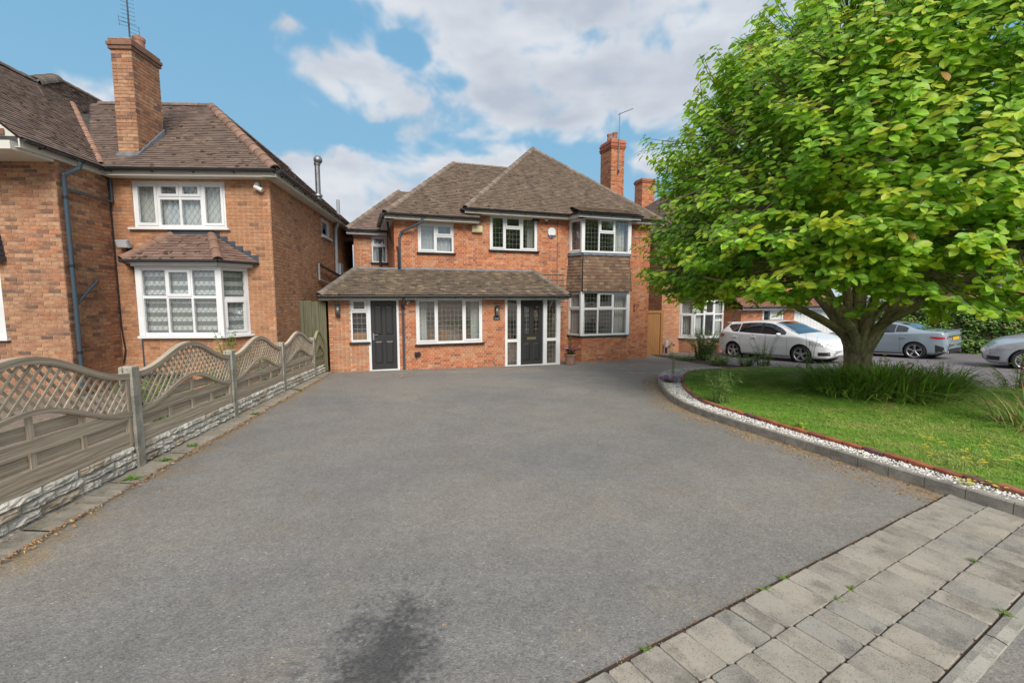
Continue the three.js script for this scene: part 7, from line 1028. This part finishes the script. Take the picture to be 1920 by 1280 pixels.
const hatch = (paint, spokes) => ({
  paint, spokes, split: false, x0: -2.16, x1: 2.2, axles: [-1.33, 1.32], wr: 0.325, rim: 0.232, arch: 0.365,
  top: [[-2.16, 0.62], [-2.13, 0.86], [-2.06, 1.02], [-1.95, 1.14], [-1.78, 1.33], [-1.66, 1.39], [-1.0, 1.46], [-0.3, 1.485], [0.15, 1.45], [0.5, 1.34], [0.9, 1.15], [1.22, 1.01], [1.6, 0.93], [1.9, 0.82], [2.08, 0.68], [2.2, 0.5]],
  belt: [[-2.16, 0.6], [-2.05, 0.97], [-1.7, 1.06], [-1.2, 1.025], [-0.4, 0.985], [0.5, 0.95], [1.2, 0.94], [1.7, 0.83], [2.0, 0.68], [2.2, 0.48]],
  wid: [[-2.16, 0.55], [-2.08, 0.74], [-1.85, 0.85], [-1.33, 0.905], [-0.5, 0.9], [0.5, 0.9], [1.32, 0.91], [1.75, 0.85], [2.05, 0.7], [2.2, 0.42]],
  roofW: [[-2.16, 0.4], [-2.0, 0.55], [-1.6, 0.56], [-0.8, 0.62], [0.1, 0.63], [0.6, 0.66], [1.2, 0.72], [1.8, 0.62], [2.2, 0.3]],
  bot: [[-2.16, 0.42], [-2.05, 0.26], [-1.7, 0.2], [1.8, 0.19], [2.05, 0.2], [2.2, 0.3]],
  details({ t, patch, screen, top, belt, wid }) {
    for (const s of [1, -1]) {
      const lo = (x) => belt(x) + 0.03;
      patch('rear_quarter_glass', M.carGlass, -1.62, -1.1, (x) => lo(x) + Math.max(0, -1.35 - x) * 0.55, (x) => Math.min(top(x) - 0.085, 1.34), s); patch('rear_door_glass', M.carGlass, -1.06, -0.20, lo, (x) => top(x) - 0.085, s); patch('front_door_glass', M.carGlass, -0.10, 0.78, lo, (x) => Math.max(lo(x) + 0.01, top(x) - 0.085 - Math.max(0, x - 0.35) * 0.12), s); patch('pillar_trim', M.trim, -0.21, -0.09, lo, (x) => top(x) - 0.085, s, 0.002, 3, 4);
      patch('tail_lamp', M.red, -2.08, -1.72, (x) => 0.80 + (x + 2.08) * 0.22, (x) => 0.93 + (x + 2.08) * 0.10, s, 0.008, 8, 4); patch('headlamp', M.lampGlass, 1.62, 2.1, (x) => 0.66 - (x - 1.62) * 0.1, (x) => 0.80 - (x - 1.62) * 0.26, s, 0.006, 8, 4); patch('fog_lamp_surround', M.trim, 1.86, 2.12, () => 0.3, () => 0.42, s, 0.006, 5, 3); patch('sill_trim', M.trim, -0.95, 0.93, () => 0.2, () => 0.255, s, 0.005, 8, 2);
      for (const x of [-0.16, 0.86, -1.0]) patch('door_gap', M.trim, x - 0.003, x + 0.003, () => 0.28, (x2) => belt(x2), s, 0.0025, 1, 8);
      for (const x of [-0.42, -1.22]) { const h = bevelBox(0.17, 0.028, 0.03, 0.008); h.translate(x, 0.86, s * (wid(x) + 0.006)); mesh('door_handle', h, paint, t); }
      const m = new THREE.SphereGeometry(0.1, 14, 10); m.scale(0.7, 0.62, 1.1); m.translate(0.62, 1.0, s * (wid(0.62) + 0.1)); mesh('door_mirror', m, paint, t);
    }
    screen('windscreen', M.carGlass, 0.28, 1.18, (x) => 0.97); screen('rear_screen', M.carGlass, -1.74, -2.02, () => 0.86); { const g = bevelBox(0.22, 0.035, 1.0, 0.012); g.translate(-1.76, 1.385, 0); mesh('roof_spoiler', g, paint, t); } { const g = bevelBox(0.02, 0.11, 0.5, 0.004); g.translate(-2.165, 0.62, 0); mesh('number_plate', g, M.plateYellow, t); const b = bevelBox(0.2, 0.16, 1.2, 0.03); b.translate(-2.02, 0.34, 0); mesh('rear_bumper_trim', b, M.trim, t); const f = bevelBox(0.14, 0.14, 0.9, 0.03); f.translate(2.1, 0.36, 0); mesh('lower_grille', f, M.trim, t); }
  },
});
const saloon = (paint) => ({
  paint, spokes: 5, split: true, x0: -2.3, x1: 2.35, axles: [-1.4, 1.45], wr: 0.335, rim: 0.245, arch: 0.37,
  top: [[-2.3, 0.6], [-2.28, 0.86], [-2.24, 1.06], [-2.1, 1.085], [-1.75, 1.10], [-1.4, 1.17], [-0.95, 1.35], [-0.4, 1.43], [0.1, 1.43], [0.5, 1.33], [1.1, 1.04], [1.6, 0.97], [2.0, 0.86], [2.25, 0.7], [2.35, 0.5]],
  belt: [[-2.3, 0.6], [-2.22, 0.98], [-1.8, 1.03], [-1.2, 1.0], [0, 0.965], [1.1, 0.93], [1.8, 0.84], [2.2, 0.68], [2.35, 0.48]],
  wid: [[-2.3, 0.6], [-2.2, 0.78], [-1.9, 0.87], [-1.4, 0.92], [-0.5, 0.9], [0.6, 0.9], [1.45, 0.915], [1.9, 0.86], [2.2, 0.7], [2.35, 0.45]],
  roofW: [[-2.3, 0.5], [-2.1, 0.72], [-1.6, 0.72], [-1.2, 0.66], [-0.6, 0.58], [0.1, 0.6], [0.6, 0.66], [1.2, 0.74], [2.0, 0.6], [2.35, 0.3]],
  bot: [[-2.3, 0.45], [-2.2, 0.3], [-1.8, 0.2], [2.0, 0.18], [2.35, 0.3]],
  details({ t, patch, screen, top, belt, wid }) {
    for (const s of [1, -1]) {
      const lo = (x) => belt(x) + 0.03; patch('rear_quarter_glass', M.carGlass, -1.16, -0.78, (x) => lo(x) + 0.02, (x) => Math.min(top(x) - 0.075, 1.36), s); patch('rear_door_glass', M.carGlass, -0.75, -0.08, lo, (x) => top(x) - 0.075, s); patch('front_door_glass', M.carGlass, -0.02, 0.78, lo, (x) => Math.max(lo(x) + 0.01, top(x) - 0.075), s);
      patch('tail_lamp', M.red, -2.27, -1.86, (x) => 0.80 + Math.max(0, x + 2.05) * 0.22, (x) => 0.875 + Math.max(0, x + 2.2) * 0.05, s, 0.008, 8, 3); patch('headlamp', M.lampGlass, 1.85, 2.25, () => 0.64, (x) => 0.74 - (x - 1.85) * 0.1, s, 0.006, 6, 3); patch('rear_corner_vent', M.trim, -2.22, -2.0, (x) => 0.3, (x) => 0.5 + (x + 2.22) * 0.4, s, 0.007, 5, 4); patch('sill_trim', M.trim, -1.0, 1.05, () => 0.19, () => 0.23, s, 0.004, 8, 2);
      for (const x of [-0.05, 0.9, -0.95]) patch('door_gap', M.trim, x - 0.003, x + 0.003, () => 0.28, (x2) => belt(x2), s, 0.0025, 1, 8);
      for (const x of [-0.3, -1.05]) { const h = bevelBox(0.19, 0.026, 0.03, 0.008); h.translate(x, 0.84, s * (wid(x) + 0.006)); mesh('door_handle', h, paint, t); }
      const m = new THREE.SphereGeometry(0.1, 14, 10); m.scale(0.7, 0.6, 1.1); m.translate(0.68, 0.99, s * (wid(0.68) + 0.1)); mesh('door_mirror', m, paint, t); const ex = new THREE.CylinderGeometry(0.05, 0.05, 0.12, 16, 1, true); ex.rotateZ(Math.PI / 2); ex.translate(-2.25, 0.3, s * 0.55); mesh('exhaust_tip', ex, M.chrome, t);
    }
    screen('windscreen', M.carGlass, 0.24, 1.1, () => 0.97); screen('rear_screen', M.carGlass, -0.85, -1.62, () => 0.9);
    { const g = bevelBox(0.02, 0.12, 0.52, 0.004); g.translate(-2.305, 0.80, 0); mesh('number_plate', g, M.plateYellow, t); const b = bevelBox(0.16, 0.22, 1.1, 0.04); b.translate(-2.2, 0.38, 0); mesh('diffuser', b, M.trim, t); const l = bevelBox(0.05, 0.03, 1.4, 0.01); l.translate(-2.24, 1.088, 0); mesh('boot_lip', l, paint, t); const bar = bevelBox(0.012, 0.03, 1.1, 0.004); bar.translate(-2.302, 0.885, 0); mesh('lamp_bar', bar, M.trim, t); }
  },
});
function park(t, x, z, hx, hz) { const a = Math.atan2(-hz, hx); t.position.set(x, gy(x, z) + 0.012, z); t.rotation.order = 'YXZ'; t.rotation.y = a; const f = hx * 0 + hz * 0.05 / Math.hypot(hx, hz); t.rotation.z = f; t.rotation.x = Math.atan(0.05 * hx / Math.hypot(hx, hz)) * 1; }
park(makeCar('parked_car', 'white five-door hatchback parked left of the tree trunk', hatch(carPaint([0.76, 0.77, 0.78]), 5)), 10.15, -17.1, 1.2, 2.45);
park(makeCar('parked_car', 'pale blue-grey saloon with red tail lamps right of the tree trunk', saloon(carPaint([0.27, 0.335, 0.385], 0.15))), 15.5, -18.9, -0.48, -0.88);
const silver = makeCar('parked_car', 'silver hatchback at the picture edge with many-spoked wheel', hatch(carPaint([0.42, 0.45, 0.49], 0.35), 16)); park(silver, 16.9, -13.2, -0.75, -0.66);

// ---------- hedge and trees further off ----------
function leafMass(parent, pts, n, size, cols, seed, geo = leafGeo(1, 0.62, 0.25, 0.12, 3, 0.4)) {   // leaves facing outwards around sampled points
  const r = rng(seed), list = []; for (let i = 0; i < n; i++) { const { p, n: nn } = pts(r), a = r() * 6.28, d = V.norm([nn[0] * 0.5 + Math.cos(a), rr(r, -0.7, 0.3), nn[2] * 0.5 + Math.sin(a)]); list.push([aim(p, d, V.norm([nn[0] + rr(r, -0.5, 0.5), 0.7 + nn[1], nn[2] + rr(r, -0.5, 0.5)]), size * rr(r, 0.65, 1.25)), col3(V.mul(cols[Math.floor(r() * cols.length)], rr(r, 0.75, 1.25)))]); }
  return instLeaves('foliage', geo, M.massLeaf ??= LEAF([1, 1, 1], 0.35, 0.5), list, parent);
}
{
  const path = [[14.2, -24.6], [17.0, -22.4], [19.6, -20.6], [22.4, -18.0], [25.5, -15.0]], c = spl(path), t = thing('ivy_hedge', 'tall dense ivy-covered hedge behind the parked cars', 'hedge', [19.6, gy(0, -20.6), -20.6]), o = [19.6, gy(0, -20.6), -20.6];
  const core = new GB(), n = 24, prof = (u) => 2.15 + 0.45 * noise3(u * 6, 1, 1); for (let i = 0; i < n; i++) { const P = (k, s, h) => { const p = c.getPointAt(k / n), q = c.getTangentAt(k / n); return [p.x - q.z * 0.35 * s - o[0], (h ? prof(k / n) - 0.25 : -0.1), p.z + q.x * 0.35 * s - o[2]]; }; core.quad(P(i, 1, 0), P(i + 1, 1, 0), P(i + 1, 1, 1), P(i, 1, 1)); core.quad(P(i, -1, 0), P(i + 1, -1, 0), P(i + 1, -1, 1), P(i, -1, 1)); core.quad(P(i, 1, 1), P(i + 1, 1, 1), P(i + 1, -1, 1), P(i, -1, 1)); } mesh('branches', core, MAT({ rgb: [0.05, 0.055, 0.025], roughness: 1 }), t);
  leafMass(t, (r) => { const u = r(), p = c.getPointAt(u), q = c.getTangentAt(u), nx = -q.z, nz = q.x, s = r() < 0.85 ? 1 : -1, H = prof(u), top = r() < 0.22, h = top ? H + rr(r, -0.15, 0.2) : r() * H, bulge = 0.42 + 0.22 * noise3(p.x * 1.2, h * 1.4, p.z * 1.2) + rr(r, -0.12, 0.1), w = top ? rr(r, -1, 1) * 0.4 : s * bulge, sg = nz > 0 ? 1 : -1; return { p: [p.x + nx * sg * w - o[0], h, p.z + nz * sg * w - o[2]], n: top ? [0, 1, 0] : [nx * sg * s, 0.2, nz * sg * s] }; }, 26000, 0.115, [[0.13, 0.28, 0.045], [0.09, 0.21, 0.04], [0.19, 0.38, 0.05], [0.26, 0.45, 0.07], [0.08, 0.18, 0.04], [0.32, 0.25, 0.13]], 151);
}
function farTree(name, label, x, z, H, R, n, cols, seed, size = 0.13) {
  const t = thing(name, label, 'tree', [x, gy(x, z), z], 0), r = rng(seed); mesh('trunk', taperTube([[0, -0.1, 0], [0.05, H * 0.25, 0.04], [-0.05, H * 0.5, 0], [0.05, H * 0.75, 0.05]], [0.16, 0.13, 0.09, 0.04], 9), M.bark, t);
  for (let i = 0; i < 9; i++) { const a = i * 2.4, h = H * rr(r, 0.28, 0.6); mesh('limb', taperTube([[0, h, 0], [Math.cos(a) * R * 0.35, h + H * 0.1, Math.sin(a) * R * 0.35], [Math.cos(a) * R * 0.75, h + H * 0.2, Math.sin(a) * R * 0.75]], [0.06, 0.04, 0.015], 6), M.bark, t); }
  const cl = []; for (let i = 0; i < 46; i++) { const d = V.norm([r() - 0.5, r() - 0.45, r() - 0.5]), q = rr(r, 0.45, 0.95); cl.push([d[0] * R * q, H * 0.62 + d[1] * H * 0.36 * q, d[2] * R * q, R * rr(r, 0.2, 0.36)]); }
  const crown = part('crown', t); leafMass(crown, (q) => { const c = cl[Math.floor(q() * cl.length)], d = V.norm([q() - 0.5, q() - 0.4, q() - 0.5]), f = c[3] * Math.pow(q(), 0.4); return { p: [c[0] + d[0] * f, c[1] + d[1] * f * 0.8, c[2] + d[2] * f], n: d }; }, n, size, cols, seed + 1); return t;
}
const FG = [[0.12, 0.26, 0.035], [0.18, 0.34, 0.04], [0.09, 0.2, 0.03], [0.24, 0.4, 0.05]];
farTree('garden_tree', 'light green garden tree behind the ivy hedge', 21.5, -25.5, 6.6, 3.0, 9000, FG, 161, 0.15);
farTree('garden_tree', 'bushy tree behind the blue-grey saloon', 15.6, -27.5, 5.6, 2.6, 8000, FG, 171, 0.15);
farTree('garden_tree', 'dark leafy tree at the hedge end by the picture edge', 27.0, -20.0, 6.0, 3.0, 8000, FG, 181, 0.15);
// trees across the road behind the camera, mirrored in the window glass
farTree('street_tree', 'round-crowned tree across the road, mirrored in the house windows', -6.5, 17, 6.8, 3.2, 7000, FG, 191, 0.2);
farTree('street_tree', 'wide tree across the road, mirrored in the bay windows', 4.5, 19, 7.6, 3.6, 7000, FG, 201, 0.2);

renderer.render(scene, camera);
